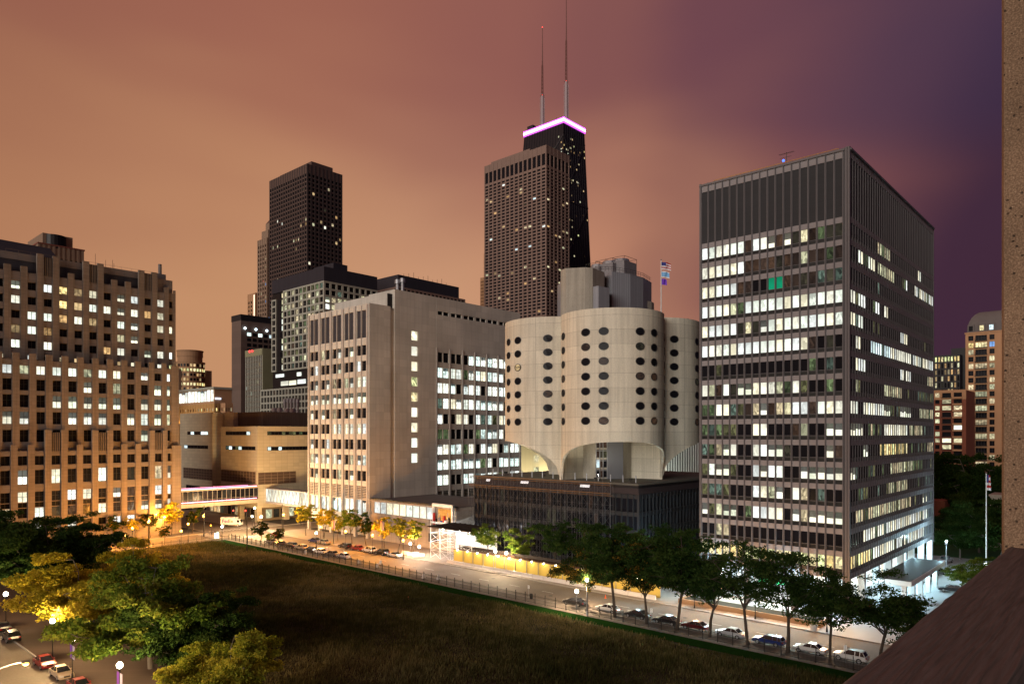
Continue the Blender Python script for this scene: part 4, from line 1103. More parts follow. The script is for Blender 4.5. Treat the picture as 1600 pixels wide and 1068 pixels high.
# pale grid tower with black crown
def tower_f():
    t, x, y, xr, yl, z = block('pale_grid_tower', 'dark glass tower wrapped in a pale square grid below a black roof storey', 370, 506, 424, 590, 415.5)
    s = 370/FPX; zg = EYE+(HY-438)*s; zb = EYE+(HY-585)*s
    core = MB(); core.box(x+.9, xr, y+.9, yl, 0, zg-.2); part('core', core, M_BLACKST, t)
    cr = MB(); cr.box(x+.3, xr, y+.3, yl-.3, zg-.1, z); part('crown', cr, M_NAVY, t)
    pn = Panes(121); g = MB(); y1, y2 = px_x(442, x), px_x(431, x)
    P = 3.68; rows = [(zg-.9-P*k-2.7, zg-.9-P*k) for k in range(12)]
    F = ('-X', x); G = ('-Y', y); zlow = rows[-1][0]-.9
    b1 = spread(y+.5, y1-.3, 10, gap=.9)
    clad(g, F, y, y1, zlow, zg, b1, rows, .8, .02)
    clad(g, F, y2, yl, zlow, zg-3.68, [(y2+.7, yl-.9)], rows[1:], .8, .02)
    b2 = spread(x+.5, xr-.3, 9, gap=1.0); clad(g, G, x+.02, xr, zlow, zg, b2, rows, .8, .02)
    part('grid', g, M_PALEGRID, t)
    r = pn.r
    for b in b1:
        for k, q in enumerate(rows): pn.pane(F, b[0], b[1], q[0], q[1], -.74, r.choice('g..bgw.') if r.random() < .8 else 'w')
    for k, q in enumerate(rows[1:]): pn.pane(F, y2+.7, yl-.9, q[0], q[1], -.74, '.')
    for k, q in enumerate(rows): pn.pane(F, y1+.5, y1+2.4, q[0], q[1], -.7, r.choice('w.Wwg')); pn.pane(F, y1+2.6, y1+4.4, q[0], q[1], -.7, '.')
    for i, b in enumerate(b2):
        for k, q in enumerate(rows): pn.pane(G, b[0], b[1], q[0], q[1], -.74, '.' if k == 0 else r.choice('..gwWhg'))
    for px0, px1, y0_, y1_ in ((429,442,584,589),(462,469,581,587),(437,449,595,602),(450,461,594,601),(463,476,592,599)):
        a, c = px_x(px1, x), px_x(px0, x); d = dep(x, (a+c)/2)/FPX; pn.pane(F, a, c, EYE+(HY-y1_)*d, EYE+(HY-y0_)*d, -.7, 'W')
    pn.build(t)
    # lower podium grid
    z3 = EYE+(HY-604)*s*1.02; px = x-5; ya, yb = px_x(482, px), px_x(407, px)
    lg = MB(); lr = [(z3-.9-P*k-2.7, z3-.9-P*k) for k in range(8)]; lb = spread(ya+.4, yb-.4, 15, gap=.9)
    clad(lg, ('-X', px), ya, yb, 0, z3, lb, lr, .8, .02); lg.box(px+.85, x+.8, ya, yb, 0, z3-.3, 1); part('podium_grid', lg, [M_PALEGRID, M_BLACKST], t)
    p2 = Panes(122)
    for b in lb:
        for q in lr: p2.pane(('-X', px), b[0], b[1], q[0], q[1], -.74, '.' if r.random() < .85 else 'b')
    p2.build(t, 'podium_window')
    m = MB(); a, b_ = px_d(520, 388), px_d(538, 392)
    q0 = px_y(521, y+14); q1 = px_y(556, y+14); m.box(q0, q0+(q1-q0)*.62, y+14, y+34, z, EYE+(HY-405.5)*384/FPX); m.box(q0+(q1-q0)*.62, q1, y+14, y+34, z, EYE+(HY-418)*388/FPX)
    part('plant_room', m, M_NAVY, t)
tower_f()
t, x, y, xr, yl, z = block('black_topped_block', 'block with a black upper storey over a window grid behind the stone hospital', 420, 622, 570, 718, 428)
zz = z-7.2
rows = [(zz-1-3.7*k-2.6, zz-1-3.7*k) for k in range(4)]
x_, xr_ = x, px_y(727, y)
gridtower(t, x, y, xr_, yl, zz, 8, 17, rows, .72, M_ROSE, M_ROSE, 105, lambda k, f, r: .05, sty='bg', t_=.5, pier=.05)
m = MB(); m.box(x+.6, xr, y+.6, yl-.5, zz, z); part('upper_storey', m, M_NAVY, t)
m = MB()
for i in range(10): a = x+6+i*((xr-x)-12)/10; m.tube((a,y+2,z),(a,y+2,z+1.5+(i%3)), .1, 4)
part('aerial', m, M_DARK, t)
# brown slab and its green lit neighbour
t, x, y, xr, yl, z = block('brown_slab_block', 'plain brown slab block with a dark cornice and bluish floodlights on its roof terrace', 470, 376.5, 362, 436, 490.5)
core = MB(); core.box(x, xr, y, yl, 0, z-4); part('wall', core, M_SLAB, t)
m = MB(); m.box(x-.2, xr+.2, y-.2, yl+.2, z-4, z); part('cornice', m, M_DARK, t)
pn = Panes(131)
for k in range(26):
    zz = EYE+(HY-518)*470/FPX-k*3.6
    for i in range(6): a = px_y(386, y)+i*4.0; pn.pane(('-Y', y), a, a+2.9, zz-2.2, zz, .1, 'c' if k == 0 and i in (0,2,4) else ('.' if pn.r.random() < .9 else 'b'))
pn.build(t)
for px in (383, 400, 417): 
    l = MB(); a = px_y(px, y-.8); l.ball((a, y-.8, EYE+(HY-512)*470/FPX), .8, 8, 5); part('floodlight', l, emit('cold_flood', (.7,.9,1), 5, False), t)
t, x, y, xr, yl, z = block('ribbed_tan_block', 'tan block with thin upright ribs and two red lamps on its roof edge', 430, 410.5, 384, 440, 543.5)
rows = [(z-5-3.5*k-2.4, z-5-3.5*k) for k in range(28)]
gridtower(t, x, y, xr, yl, z, 10, 5, rows, .62, surf('dark_bronze', (.07,.04,.025), .6), M_PALEGRID, 106, lambda k, f, r: .12, sty='ogwc', t_=.5, pier=.25)
m = MB(); m.box(x-.5, x-.2, y, yl, z-4.2, z-.2); m.box(x-.2, xr, y-.5, y-.2, 0, z-.2); part('cladding', m, surf('green_grey_panel', (.25,.25,.15), .8), t)
for px in (390, 394): l = MB(); l.ball((x-.8, px_x(px, x-.8), EYE+(HY-550)*443/FPX), .7, 8, 5); part('warning_lamp', l, emit('red_lamp2', (1,.03,.03), 4, False), t)
# round topped tower
def round_tower():
    d = 760; x, y = px_d(297, d); s = d/FPX; z = EYE+(HY-548)*s
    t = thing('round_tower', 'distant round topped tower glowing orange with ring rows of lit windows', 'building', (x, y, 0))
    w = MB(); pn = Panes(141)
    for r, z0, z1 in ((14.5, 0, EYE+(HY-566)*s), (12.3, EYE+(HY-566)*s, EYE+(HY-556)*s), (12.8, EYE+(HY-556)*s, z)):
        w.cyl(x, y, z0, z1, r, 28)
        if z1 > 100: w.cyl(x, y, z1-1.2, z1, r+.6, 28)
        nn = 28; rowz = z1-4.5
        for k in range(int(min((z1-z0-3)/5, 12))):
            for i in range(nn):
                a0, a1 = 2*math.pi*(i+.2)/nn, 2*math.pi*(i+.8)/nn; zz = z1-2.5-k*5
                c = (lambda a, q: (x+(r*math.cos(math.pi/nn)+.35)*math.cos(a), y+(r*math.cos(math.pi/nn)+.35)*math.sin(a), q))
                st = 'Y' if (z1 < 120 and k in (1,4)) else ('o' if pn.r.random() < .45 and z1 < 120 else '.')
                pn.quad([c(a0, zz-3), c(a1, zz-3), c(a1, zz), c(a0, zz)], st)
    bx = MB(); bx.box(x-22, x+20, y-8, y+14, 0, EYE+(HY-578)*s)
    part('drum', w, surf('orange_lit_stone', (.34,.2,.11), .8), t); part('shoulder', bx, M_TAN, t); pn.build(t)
round_tower()
# uplit hotel
t, x, y, xr, yl, z = block('uplit_hotel', 'low hotel washed in amber light under a bright white glazed top storey', 470, 335, 276, 362, 604)
y0h = y
rows = [(z-14-3.6*k-2.0, z-14-3.6*k) for k in range(9)]
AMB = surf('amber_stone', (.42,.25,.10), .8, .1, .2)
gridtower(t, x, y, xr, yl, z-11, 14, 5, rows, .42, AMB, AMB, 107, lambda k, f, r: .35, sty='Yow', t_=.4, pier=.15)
pn = Panes(151)
for a, b in spread(y, yl, 12, gap=1.0): pn.pane(('-X', x-.4), a, b, z-9.5, z-2.0, 0, 'C')
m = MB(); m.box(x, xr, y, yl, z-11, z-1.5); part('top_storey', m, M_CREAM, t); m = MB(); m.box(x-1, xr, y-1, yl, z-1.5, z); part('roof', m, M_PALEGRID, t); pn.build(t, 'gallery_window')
for a in np.arange(y+2, yl, 6.5):
    l = bpy.data.lights.new('uplight', 'SPOT'); l.energy = 2600; l.color = (1,.62,.2); l.spot_size = R(80); l.shadow_soft_size = .3
    o = bpy.data.objects.new('uplight', l); C.objects.link(o); o.location = (x-2.2, a, z-26); o.rotation_euler = Vector((-.12,0,-1)).to_track_quat('Z','Y').to_euler(); o.rotation_euler = (Vector((0.1,0,1))*-1).to_track_quat('Z','Y').to_euler()
m = MB(); a = px_y(337, y-.3); m.box(px_y(336, y-.3), px_y(345, y-.3), y-.6, y-.3, EYE+(HY-624)*475/FPX, EYE+(HY-621.5)*475/FPX); part('sign', m, emit('blue_white_sign', (.6,.75,1), 2.5, False), t)
t, x, y, xr, yl, z = block('tan_annex', 'small tan annex with a few lit windows at the right of the amber hotel', 440, 352, 345, 364, 629)
gridtower(t, x, y, xr, yl, z, 2, 3, [(z-3-3.6*k-2, z-3-3.6*k) for k in range(5)], .5, M_CREAM, M_CREAM, 108, lambda k, f, r: .4, sty='ow', t_=.4)
# brown stepped tower above the limestone hospital
t, x, y, xr, yl, z = block('stepped_brown_tower', 'brown stepped tower top with a rounded dark glass front above the limestone hospital roof', 430, 60, 34, 131, 378)
rows = [(z-8-3.7*k-2.4, z-8-3.7*k) for k in range(8)]
gridtower(t, x, y, xr, yl, z, 4, 9, rows, .55, M_TAN, M_TAN, 109, lambda k, f, r: .12, sty='Yow', t_=.5, pier=.3)
m = MB(); m.box(x+3, px_y(116, y), y+3, yl-1, z, EYE+(HY-360)*430/FPX); part('setback', m, M_TAN, t)
m = MB(); cx, cy = px_y(88, y+3), y+6; m.cyl(cx, cy, z-2, EYE+(HY-361)*430/FPX, 6.2, 20); part('rotunda', m, M_BLACKST, t)
m = MB(); m.box(x-.5, xr+.5, y-.5, yl+.5, z-.8, z); part('cornice', m, surf('rust_cornice', (.2,.07,.05), .8), t)
# slim orange tower left of the granite tower
t, x, y, xr, yl, z = block('slim_orange_tower', 'sliver of an orange stone tower at the left edge of the rose granite tower', 860, 756, 750.5, 775, 433)
gridtower(t, x, y, xr, yl, z, 3, 3, [(z-4-4*k-2.4, z-4-4*k) for k in range(26)], .5, M_CREAM, M_CREAM, 110, lambda k, f, r: .05, sty='o', t_=.5)
m = MB(); m.box(x+3, xr, y+2, yl-3, z, z+30); part('spire', m, M_CREAM, t)

# ------------------------------------------------------------------ pale lit building behind the arches, and striped block on the right
t, x, y, xr, yl, z = block('pale_lit_block', 'pale cream lit block seen under the left arch of the round tower', 292, 812, 806, 900, 640)
m = MB(); m.box(x, xr, y, yl, 0, z); part('wall', m, surf('pale_render', (.62,.56,.38), .8, .05, .2, joint=(2.2,30,0), jcol=.8), t)
pn = Panes(161)
for px in (834, 857):
    a = px_y(px, y); b = px_y(px+8, y)
    for k in range(6): zz = z-4-k*5; pn.pane(('-Y', y), a, b, zz-3, zz, .05, 'w')
for k in range(7):
    zz = z-4-k*5; pn.pane(('-X', x), y+.6, yl-.6, zz-3, zz, .05, 'b')
pn.build(t)
t, x, y, xr, yl, z = block('striped_block', 'black glass block with bright white upright fins behind the right arch of the round tower', 300, 1040, 1030, 1130, 640)
m = MB(); m.box(x, xr, y, yl, 0, z); part('wall', m, M_BLACKST, t)
m = MB()
for i in range(26): a = x+(xr-x)*i/25; m.box(a-.24, a+.24, y-.6, y, 0, z)
part('fin', m, M_WHITE, t)
pn = Panes(162)
for i in range(25): a = x+(xr-x)*i/25; pn.pane(('-Y', y), a+.4, a+1.4, 6, 9, .05, 'W'); [pn.pane(('-Y', y), a+.4, a+1.4, q, q+3, .05, 'g' if pn.r.random() < .3 else '.') for q in (14, 19, 24, 29)]
pn.build(t)

# ------------------------------------------------------------------ apartment blocks on the right
def condo():
    d = 330; x, yt = px_d(1508.5, d); yb = px_x(1575, x); s = d/FPX; z = EYE+(HY-520)*s
    t = thing('mansard_condo', 'tall tan condominium with balconies and a rounded grey mansard roof', 'building', (x, yb, 0))
    core = MB(); core.box(x+.6, x+26, yb, yt, 0, z-.3); part('core', core, M_CREAM, t)
    F = ('-X', x); w = MB(); pn = Panes(171)
    P = 10.85*s; rows = [(z-1.6-P*k-2.3, z-1.6-P*k) for k in range(19)]
    c = [(px_x(b, x), px_x(a, x)) for a, b in ((1513,1521),(1524,1542),(1546,1554))]
    clad(w, F, yb, yt, 0, z, c, rows, .55, .06); part('wall', w, M_CREAM, t)
    bal = MB(); mu = MB()
    for k, r in enumerate(rows):
        for i, b in enumerate(c):
            st = 'w' if k in (8, 11) and pn.r.random() < .9 else ('w' if pn.r.random() < .28 else '.')
            if k == 1: st = 'Y' if i < 2 else 'B'
            pn.pane(F, b[0], b[1], r[0], r[1], -.5, st)
            for q in ((.5,) if i != 1 else (.25,.5,.75)): a = b[0]+(b[1]-b[0])*q; fb(mu, F, a-.07, a+.07, r[0], r[1], -.49, -.4)
        b = c[1]; fb(bal, F, b[0]-.2, b[1]+.2, r[0]-.25, r[0]-.05, 0, 1.1); fb(bal, F, b[0]-.2, b[1]+.2, r[0]+.85, r[0]+.92, 1.0, 1.08)
        n = 12
        for i in range(n+1): a = b[0]+(b[1]-b[0])*i/n; fb(bal, F, a-.03, a+.03, r[0]-.05, r[0]+.85, 1.02, 1.06)
    part('balcony', bal, M_DARK, t); part('mullion', mu, M_DARK, t); pn.build(t)
    m = MB(); m.box(x-.4, x+26, yb, yt+.3, z-.6, z); part('cornice', m, M_CREAM, t)
    m = MB(); z2 = EYE+(HY-487)*s; N = 6; zl = z
    for k in range(N):
        a0, a1 = k/N*math.pi/2, (k+1)/N*math.pi/2; i0, i1 = 5.5*(1-math.cos(a0)), 5.5*(1-math.cos(a1)); h0, h1 = z+(z2-z)*math.sin(a0), z+(z2-z)*math.sin(a1)
        A = [(x+.5+i0,yb,h0),(x+26-i0,yb,h0),(x+26-i0,yt-.5-i0,h0),(x+.5+i0,yt-.5-i0,h0)]; B = [(x+.5+i1,yb,h1),(x+26-i1,yb,h1),(x+26-i1,yt-.5-i1,h1),(x+.5+i1,yt-.5-i1,h1)]
        m.add(A+B, [(0,1,5,4),(1,2,6,5),(2,3,7,6),(3,0,4,7)]+([(4,5,6,7)] if k == N-1 else []))
    part('mansard_roof', m, M_MANS, t)
    dm = MB(); dp = Panes(172)
    for px in (1517, 1534, 1549): a = px_x(px, x); dm.box(x-.1, x+3, a-1.3, a+1.3, z+.1, z+3.6); dp.pane(F, a-.8, a+.8, z+.6, z+2.9, .15, 'Y' if px == 1534 else 'c' if px == 1549 else '.')
    part('dormer', dm, M_MANS, t); dp.build(t, 'dormer_window')
    # red brick neighbour in front
    d = 300; x, yt = px_d(1452, d); yb = px_x(1509.5, x); s = d/FPX; z = EYE+(HY-610)*s
    t = thing('brick_apartments', 'red brick apartment block with stacked cream balconies below the mansard tower', 'building', (x, yb, 0))
    core = MB(); core.box(x+.6, x+20, yb, yt, 0, z-.3); part('core', core, M_BRICK, t)
    F = ('-X', x); w = MB(); pn = Panes(173); P = 10*s
    rows = [(z-1.2-P*k-1.75, z-1.2-P*k) for k in range(13)]
    c = [(px_x(b, x), px_x(a, x)) for a, b in ((1461,1468),(1472,1486),(1490,1503))]
    clad(w, F, yb, yt, 0, z-4, c, rows[1:], .55, .05); part('wall', w, M_BRICK, t)
    w = MB(); clad(w, F, yb, yt, z-4, z, c, rows[:1], .55, .07); part('top_storey', w, M_CREAM, t)
    bal = MB(); cb = MB()
    for k, r in enumerate(rows):
        for i, b in enumerate(c):
            st = 'W' if (k, i) in ((7,1),(5,2)) else ('w' if pn.r.random() < .42 else '.')
            pn.pane(F, b[0], b[1], r[0], r[1], -.5, st)
        b = c[2]; fb(cb, F, b[0]-.1, b[1]+.3, r[0]-.75, r[0]-.05, 0, 1.3); b = c[1]; fb(bal, F, b[0]-.2, b[1]+.2, r[0]-.2, r[0]-.02, 0, .9); fb(bal, F, b[0]-.2, b[1]+.2, r[0]+.7, r[0]+.76, .8, .86)
    part('balcony', cb, M_CREAM, t); part('balcony', bal, M_DARK, t); pn.build(t)
    # dark glass block
    d = 430; x, yt = px_d(1455, d); yb = px_x(1500, x); s = d/FPX; z = EYE+(HY-556)*s
    t = thing('dark_glass_block', 'dark glass block with square framed lit windows behind the brick apartments', 'building', (x, yb, 0))
    core = MB(); core.box(x+.5, x+20, yb, yt, 0, z); core.box(x+8, x+22, px_x(1508, x+8), yb+6, 0, z+4.5); part('core', core, M_BLACKST, t)
    w = MB(); pn = Panes(174); rows = [(z-1-3.9*k-2.9, z-1-3.9*k) for k in range(6)]; c = spread(yb, yt, 9, gap=.7)
    clad(w, ('-X', x), yb, yt, z-26, z, c, rows, .5, .05); part('wall', w, M_DARK, t)
    for k, r in enumerate(rows):
        for b in c: pn.pane(('-X', x), b[0], b[1], r[0], r[1], -.45, 'Y' if k in (0,) else (pn.r.choice('ow.b.')))
    pn.build(t)
condo()
# low stone house among the dark trees, and the lit ground floor behind the office tower
t = thing('low_stone_house', 'low dark house with lit windows behind the office tower corner', 'building', (*px_d(1462, 215), 0))
x, y1 = px_d(1452, 215); y0 = px_x(1476, x)
m = MB(); m.box(x, x+12, y0, y1, 0, 12); part('wall', m, M_BRICK, t)
pn = Panes(181)
for px0, px1, ya, yb_ in ((1461,1465,812,820),(1467,1472,818,834),(1461,1465,820,834),(1458,1463,842,854),(1464,1471,842,855)):
    a, b = px_x(px1, x), px_x(px0, x); d = 215/FPX; pn.pane(('-X', x), a, b, EYE+(HY-yb_)*d, EYE+(HY-ya)*d, .06, 'Y' if ya < 840 else 'W')
pn.build(t)
t = thing('stone_parapet_house', 'squat grey stone house half hidden by dark trees at the concrete pillar', 'building', (*px_d(1555, 200), 0))
x, y1 = px_d(1547, 200); y0 = px_x(1580, x); m = MB(); m.box(x, x+10, y0, y1, 0, EYE+(HY-772)*200/FPX); part('wall', m, M_CONC2, t)
m = MB(); m.box(x-.3, x+10.3, y0-.3, y1+.3, EYE+(HY-772)*200/FPX-.5, EYE+(HY-772)*200/FPX+.02); part('coping', m, M_CONC2, t)

# bright glazed entrance far up the street under the pink bridge
x, y = px_d(330, 330); t = thing('lit_entrance', 'bright white glazed entrance glowing far up the street under the pink bridge', 'building', (x, y, 0))
xa, xb = px_y(300, y), px_y(372, y); m = MB(); m.box(xa, xb, y+.3, y+20, 0, 11); part('wall', m, M_CREAM, t); pn = Panes(191)
for a, b in spread(xa+3, xb-6, 7, gap=.5): pn.pane(('-Y', y), a, b, .6, 5.2, -.25, 'W' if pn.r.random() < .7 else 'c')
for a, b in spread(xa+3, xb-2, 9, gap=1.4): pn.pane(('-Y', y), a, b, 6.6, 8.8, -.25, pn.r.choice('.b.w'))
pn.build(t)

# unseen lamps added behind the podium to brighten the far blocks
for X, Y, h, w, lb in ((212, 186, 9, 9000, 'left'), (236, 184, 9, 9000, 'right')):
    t = thing('unseen_lamp', '%s unseen warm lamp added behind the podium washing the pale block under the arch' % lb, 'lamp', (X, Y, 0), 'unseen lamps added behind the podium')
    m = MB(); m.tube((X,Y,0),(X,Y,h-.3),.1); part('post', m, M_DARK, t); m = MB(); m.ball((X,Y,h),.3,8,6); part('globe', m, emit('unseen_globe', (1,.9,.6), 8, False), t)
    l = bpy.data.lights.new('lamp_light', 'POINT'); l.energy = w*1.6; l.color = (1,.86,.55); l.shadow_soft_size = .3; o = bpy.data.objects.new('lamp_light', l); C.objects.link(o); o.location = (X, Y, h+.6)
x, y = px_d(1062, 284); t = thing('unseen_lamp', 'unseen cool lamp added behind the podium washing the striped block', 'lamp', (x, y, 0), 'unseen lamps added behind the podium')
m = MB(); m.tube((x,y,0),(x,y,8.7),.1); part('post', m, M_DARK, t); m = MB(); m.ball((x,y,9),.3,8,6); part('globe', m, emit('unseen_globe_cool', (.9,1,.9), 8, False), t)
l = bpy.data.lights.new('lamp_light', 'POINT'); l.energy = 9000; l.color = (.85,1,.85); l.shadow_soft_size = .3; o = bpy.data.objects.new('lamp_light', l); C.objects.link(o); o.location = (x, y, 9.6)
# ------------------------------------------------------------------ lamps
SODIUM, WHITEL, COOL = (1.0, .38, .055), (1.0, .88, .68), (.50, .85, 1.0)
E_SOD = emit('sodium_globe', (1, .52, .09), 6, False); E_WHT = emit('white_globe', (1, .95, .8), 14, False); E_COOL = emit('cool_lamp', (.8,.95,1), 14, False)
def light(x, y, z, w, col, r=.25):
    l = bpy.data.lights.new('lamp_light', 'POINT'); l.energy = w; l.color = col; l.shadow_soft_size = r
    o = bpy.data.objects.new('lamp_light', l); C.objects.link(o); o.location = (x, y, z); return o
def globe_lamp(x, y, label, h=5.0, col=SODIUM, w=700, r=.32, group='globe street lamps', dark=True, arm=False):
    t = thing('street_lamp', label, 'street lamp', (x, y, .13), group)
    mb = MB(); mb.cyl(x, y, .13, .9, .16, 8, .1); mb.tube((x,y,.9),(x,y,.13+h-.3),.065,6,.05); part('post', mb, M_BLACK if dark else M_STEEL, t)
    mb = MB(); mb.cyl(x, y, h-.3, h, .12, 8, .16); part('collar', mb, M_BLACK, t)
    mb = MB(); mb.ball((x,y,h+.13+r*.6), r, 12, 8); part('globe', mb, E_SOD if col is SODIUM else (E_COOL if col is COOL else E_WHT), t, smooth=True)
    lo = light(x, y, h+.2+r*2.2, w, col)
    return t
def at_h(px, py, z):   # point at height z on the sight line of a pixel
    return gnd(px, py, z)
LW = 7
# lamps round the junction and along the streets: (px, py of the glowing globe, height, warm/white, watts, label)
L1 = [(143,818,5,SODIUM,900,'globe lamp at the limestone hospital, leftmost, just above the dark tree'),
 (150,826,5,SODIUM,500,'lower globe lamp close under the leftmost one by the limestone hospital'),
 (196,837,5,SODIUM,700,'globe lamp on the field side of the cross street, first from the dark tree'),
 (207,825,5,SODIUM,900,'globe lamp before the limestone hospital, second bay from its small trees'),
 (232,815,7,SODIUM,1400,'tall globe lamp on a dark pole at the field corner of the cross street'),
 (257,808,5.5,SODIUM,1600,'globe lamp in front of the yellow tree at the hospital corner'),
 (283,829,5,SODIUM,600,'globe lamp on the field side, left of the bus shelter'),
 (294,818,5,SODIUM,900,'globe lamp under the pink lit bridge end'),
 (347,822,5,WHITEL,700,'whitish globe lamp beside the bus shelter'),
 (318,806,6,SODIUM,2200,'lamp added just beyond the pink lit bridge to light the beige building'),  # added to brighten the left block of the beige building
 (394,806,5.5,SODIUM,2400,'left globe of the three at the beige building column'),
 (398,793,7.5,SODIUM,3200,'high globe lamp above the three at the beige building column'),
 (408,807,5.5,SODIUM,2400,'right globe of the three at the beige building column'),
 (443,804,6.5,SODIUM,1700,'bright tall globe lamp in the middle of the junction by the zebra crossing'),
 (470,792,6,SODIUM,450,'small globe lamp under the white glass footbridge'),
 (501,823,4.6,SODIUM,1000,'globe lamp behind the street trees, first from the junction'),
 (494,832,4.0,WHITEL,400,'low white globe lamp among the parked cars near the junction'),
 (540,830,4.6,SODIUM,1100,'globe lamp between the street trees of the hospital, second from the junction'),
 (582,836,4.6,SODIUM,1100,'globe lamp between the street trees of the hospital, third from the junction'),
 (630,844,4.6,SODIUM,1100,'globe lamp by the last pair of hospital street trees'),
 ]
for px, py, h, col, w, lb in L1:
    x, y = at_h(px, py, h+.4); globe_lamp(x, y, lb, h, (1,.68,.34) if w > 2000 and px != 318 else col, w*LW*(2.1 if px < 290 else (.75 if w > 2000 else 1)))
# white work lamps near the tent
for px, py, h, w, lb in ((641,848,6,1500,'white lamp on a curved arm left of the scaffold tent'), (655,857,4,1800,'bright white floodlight beside the scaffold tent')):
    x = 119.4; y = px_x(px, x); h = max(2.6, EYE+(HY-py)*dep(x, y)/FPX-.5); globe_lamp(x, y, lb, h, WHITEL, w*1.7, r=.34, group='white work lamps', dark=False)
for px, py, h, w, lb in ((917,905,6,500,'lamp shining through the yellow leaves over the parked cars'),):
    x, y = at_h(px, py, h+.4); globe_lamp(x, y, lb, h, (1,.78,.52), w*3.5, r=.3, group='white work lamps', dark=False)
x, y = 104.2, px_x(901, 104.2); z = EYE+(HY-922)*dep(x, y)/FPX
globe_lamp(x, y, 'white globe lamp on a pale post beside the nearest black parked car', z-.5, (1,.70,.42), 8500, r=.36, group='globe street lamps', dark=False)
for px, py, lb in ((774,867,'left of two glaring white lamps over the yellow hoarding'), (791,874,'right of two glaring white lamps over the yellow hoarding')):
    x = 119.9; y = px_x(px, x); globe_lamp(x, y, lb, 4.3, (1,.78,.5), 4200, r=.36, group='white work lamps', dark=False)
# lower left street lamps
for px, py, h, w, lb in ((9,927,5,900,'globe lamp at the left edge behind the dark cars'), (82,969,5,1500,'globe lamp glowing inside the yellow leaves of the large tree'),
                        (113,997,5,1600,'globe lamp with violet banners under the yellow green tree'), (187,1038,5,1600,'nearest globe lamp with violet banners at the bottom under the green tree')):
    x, y = at_h(px, py, h+.4); t = globe_lamp(x, y, lb, h, (1.0,.68,.32), w*4.5, group='lamps along the left street', r=.36)
    if px > 100:
        for s in (-1, 1):
            m = MB(); a = 'XY'; m.box(x-.02+s*.0, x+.02, y+s*.12, y+s*.85, h-2.2, h-.5); part('banner', m, surf('violet_banner' if s > 0 else 'pale_banner', (.18,.06,.42) if s > 0 else (.5,.45,.6), .7), t)
        m = MB(); m.tube((x,y-.9,h-.45),(x,y+.9,h-.45),.03); part('banner_arm', m, M_BLACK, t)
for px, lb in ((1085,'warm globe lamp added out of sight behind the dark tree row, left one'),(1180,'warm globe lamp added out of sight behind the dark tree row, middle one'),(1292,'warm globe lamp added out of sight behind the dark tree row, right one')):  # added behind the crowns to warm the road
    x, y = 118.7, px_x(px, 118.7); globe_lamp(x, y, lb, 4.0, (1,.56,.27), 3400, r=.3, group='lamps added behind the dark tree row')
def cobra():
    x, y = at_h(40, 1034, 9.0); x0, y0 = x-3.4*SA-.8, y+3.4*CA-.4
    t = thing('street_lamp', 'curved arm street lamp with starry glare at the lower left over the road', 'street lamp', (x0, y0, 0))
    m = MB(); m.tube((x0,y0,.0),(x0,y0,7.9),.12,8,.08); part('post', m, M_STEEL, t)
    m = MB(); m.path([(x0+(x-x0)*f, y0+(y-y0)*f, 7.9+1.15*math.sin(f*math.pi/2)) for f in np.linspace(0, 1, 9)], .06, 6); part('arm', m, M_WHITE, t)
    m = MB(); m.box(x-.35, x+.35, y-.18, y+.18, 8.95, 9.15); part('lamp_head', m, M_STEEL, t)
    m = MB(); m.ball((x,y,8.9), .3, 10, 6, .6); part('bulb', m, E_SOD, t); light(x, y, 8.5, 12000, (1,.58,.24))
cobra()
# light under the footbridge, the lobby and the canopy
for i, (x, y) in enumerate(((AX+20, AY0-3), (AX+30, AY0-3), (AX+38, AY0-3))):
    t = thing('canopy_light', '%s flat ceiling light under the drive-through canopy' % ('first','middle','last')[i], 'ceiling light', (x, y, 4.5), 'canopy ceiling lights')
    m = MB(); m.cyl(x, y, 4.42, 4.6, .35, 14); part('diffuser', m, E_COOL, t); light(x, y, 4.1, 1700, COOL, .4)
for i, (x, y) in enumerate(((AX+46, AY0+2.5),(AX+56, AY0+2.5),(AX+10,AY0+3),(AX+1.3,AY0+6),(AX+1.3,AY0+13),(AX+1.3,AY0+20),(AX+1.3,AY0+26))):
    t = thing('soffit_light', '%s round light under the office tower overhang' % ('rear','rearmost','corner','first street side','second street side','third street side','last street side')[i], 'ceiling light', (x, y, AZB), 'lights under the office tower')
    m = MB(); m.cyl(x, y, AZB-.22, AZB-.1, .4, 14); part('diffuser', m, E_COOL, t); light(x, y, AZB-.5, 4500 if i < 2 else 4200, COOL if i < 3 else (.85,1,.9), .4)
x, y = AX+54, AY0-4.5
t = thing('floodlight_mast', 'cold white floodlight mast on the forecourt beside the office tower', 'floodlight', (x, y, .13))
m = MB(); m.tube((x,y,.13),(x,y,7.4),.08); part('mast', m, M_STEEL, t); m = MB(); m.box(x-.4,x+.4,y-.2,y+.2,7.3,7.7); part('lamp_head', m, M_STEEL, t); m = MB(); m.ball((x,y,7.95),.24,10,6); part('bulb', m, E_COOL, t); light(x, y, 8.3, 5500, COOL)
# bright yard between podium and office tower
for i, (x, y, h) in enumerate(((129,73,7),(127.5,62,6),(128,80,6),(127.5,49,6))):
    globe_lamp(x, y, ('tall cold yard lamp between podium and office tower','short cold yard lamp at the left corner of the office tower','cold yard lamp at the podium corner behind the big trees','cold yard lamp in front of the office tower lobby')[i], h, COOL, (3500,2500,2500,1500)[i], r=.35, group='cold yard lamps', dark=False)

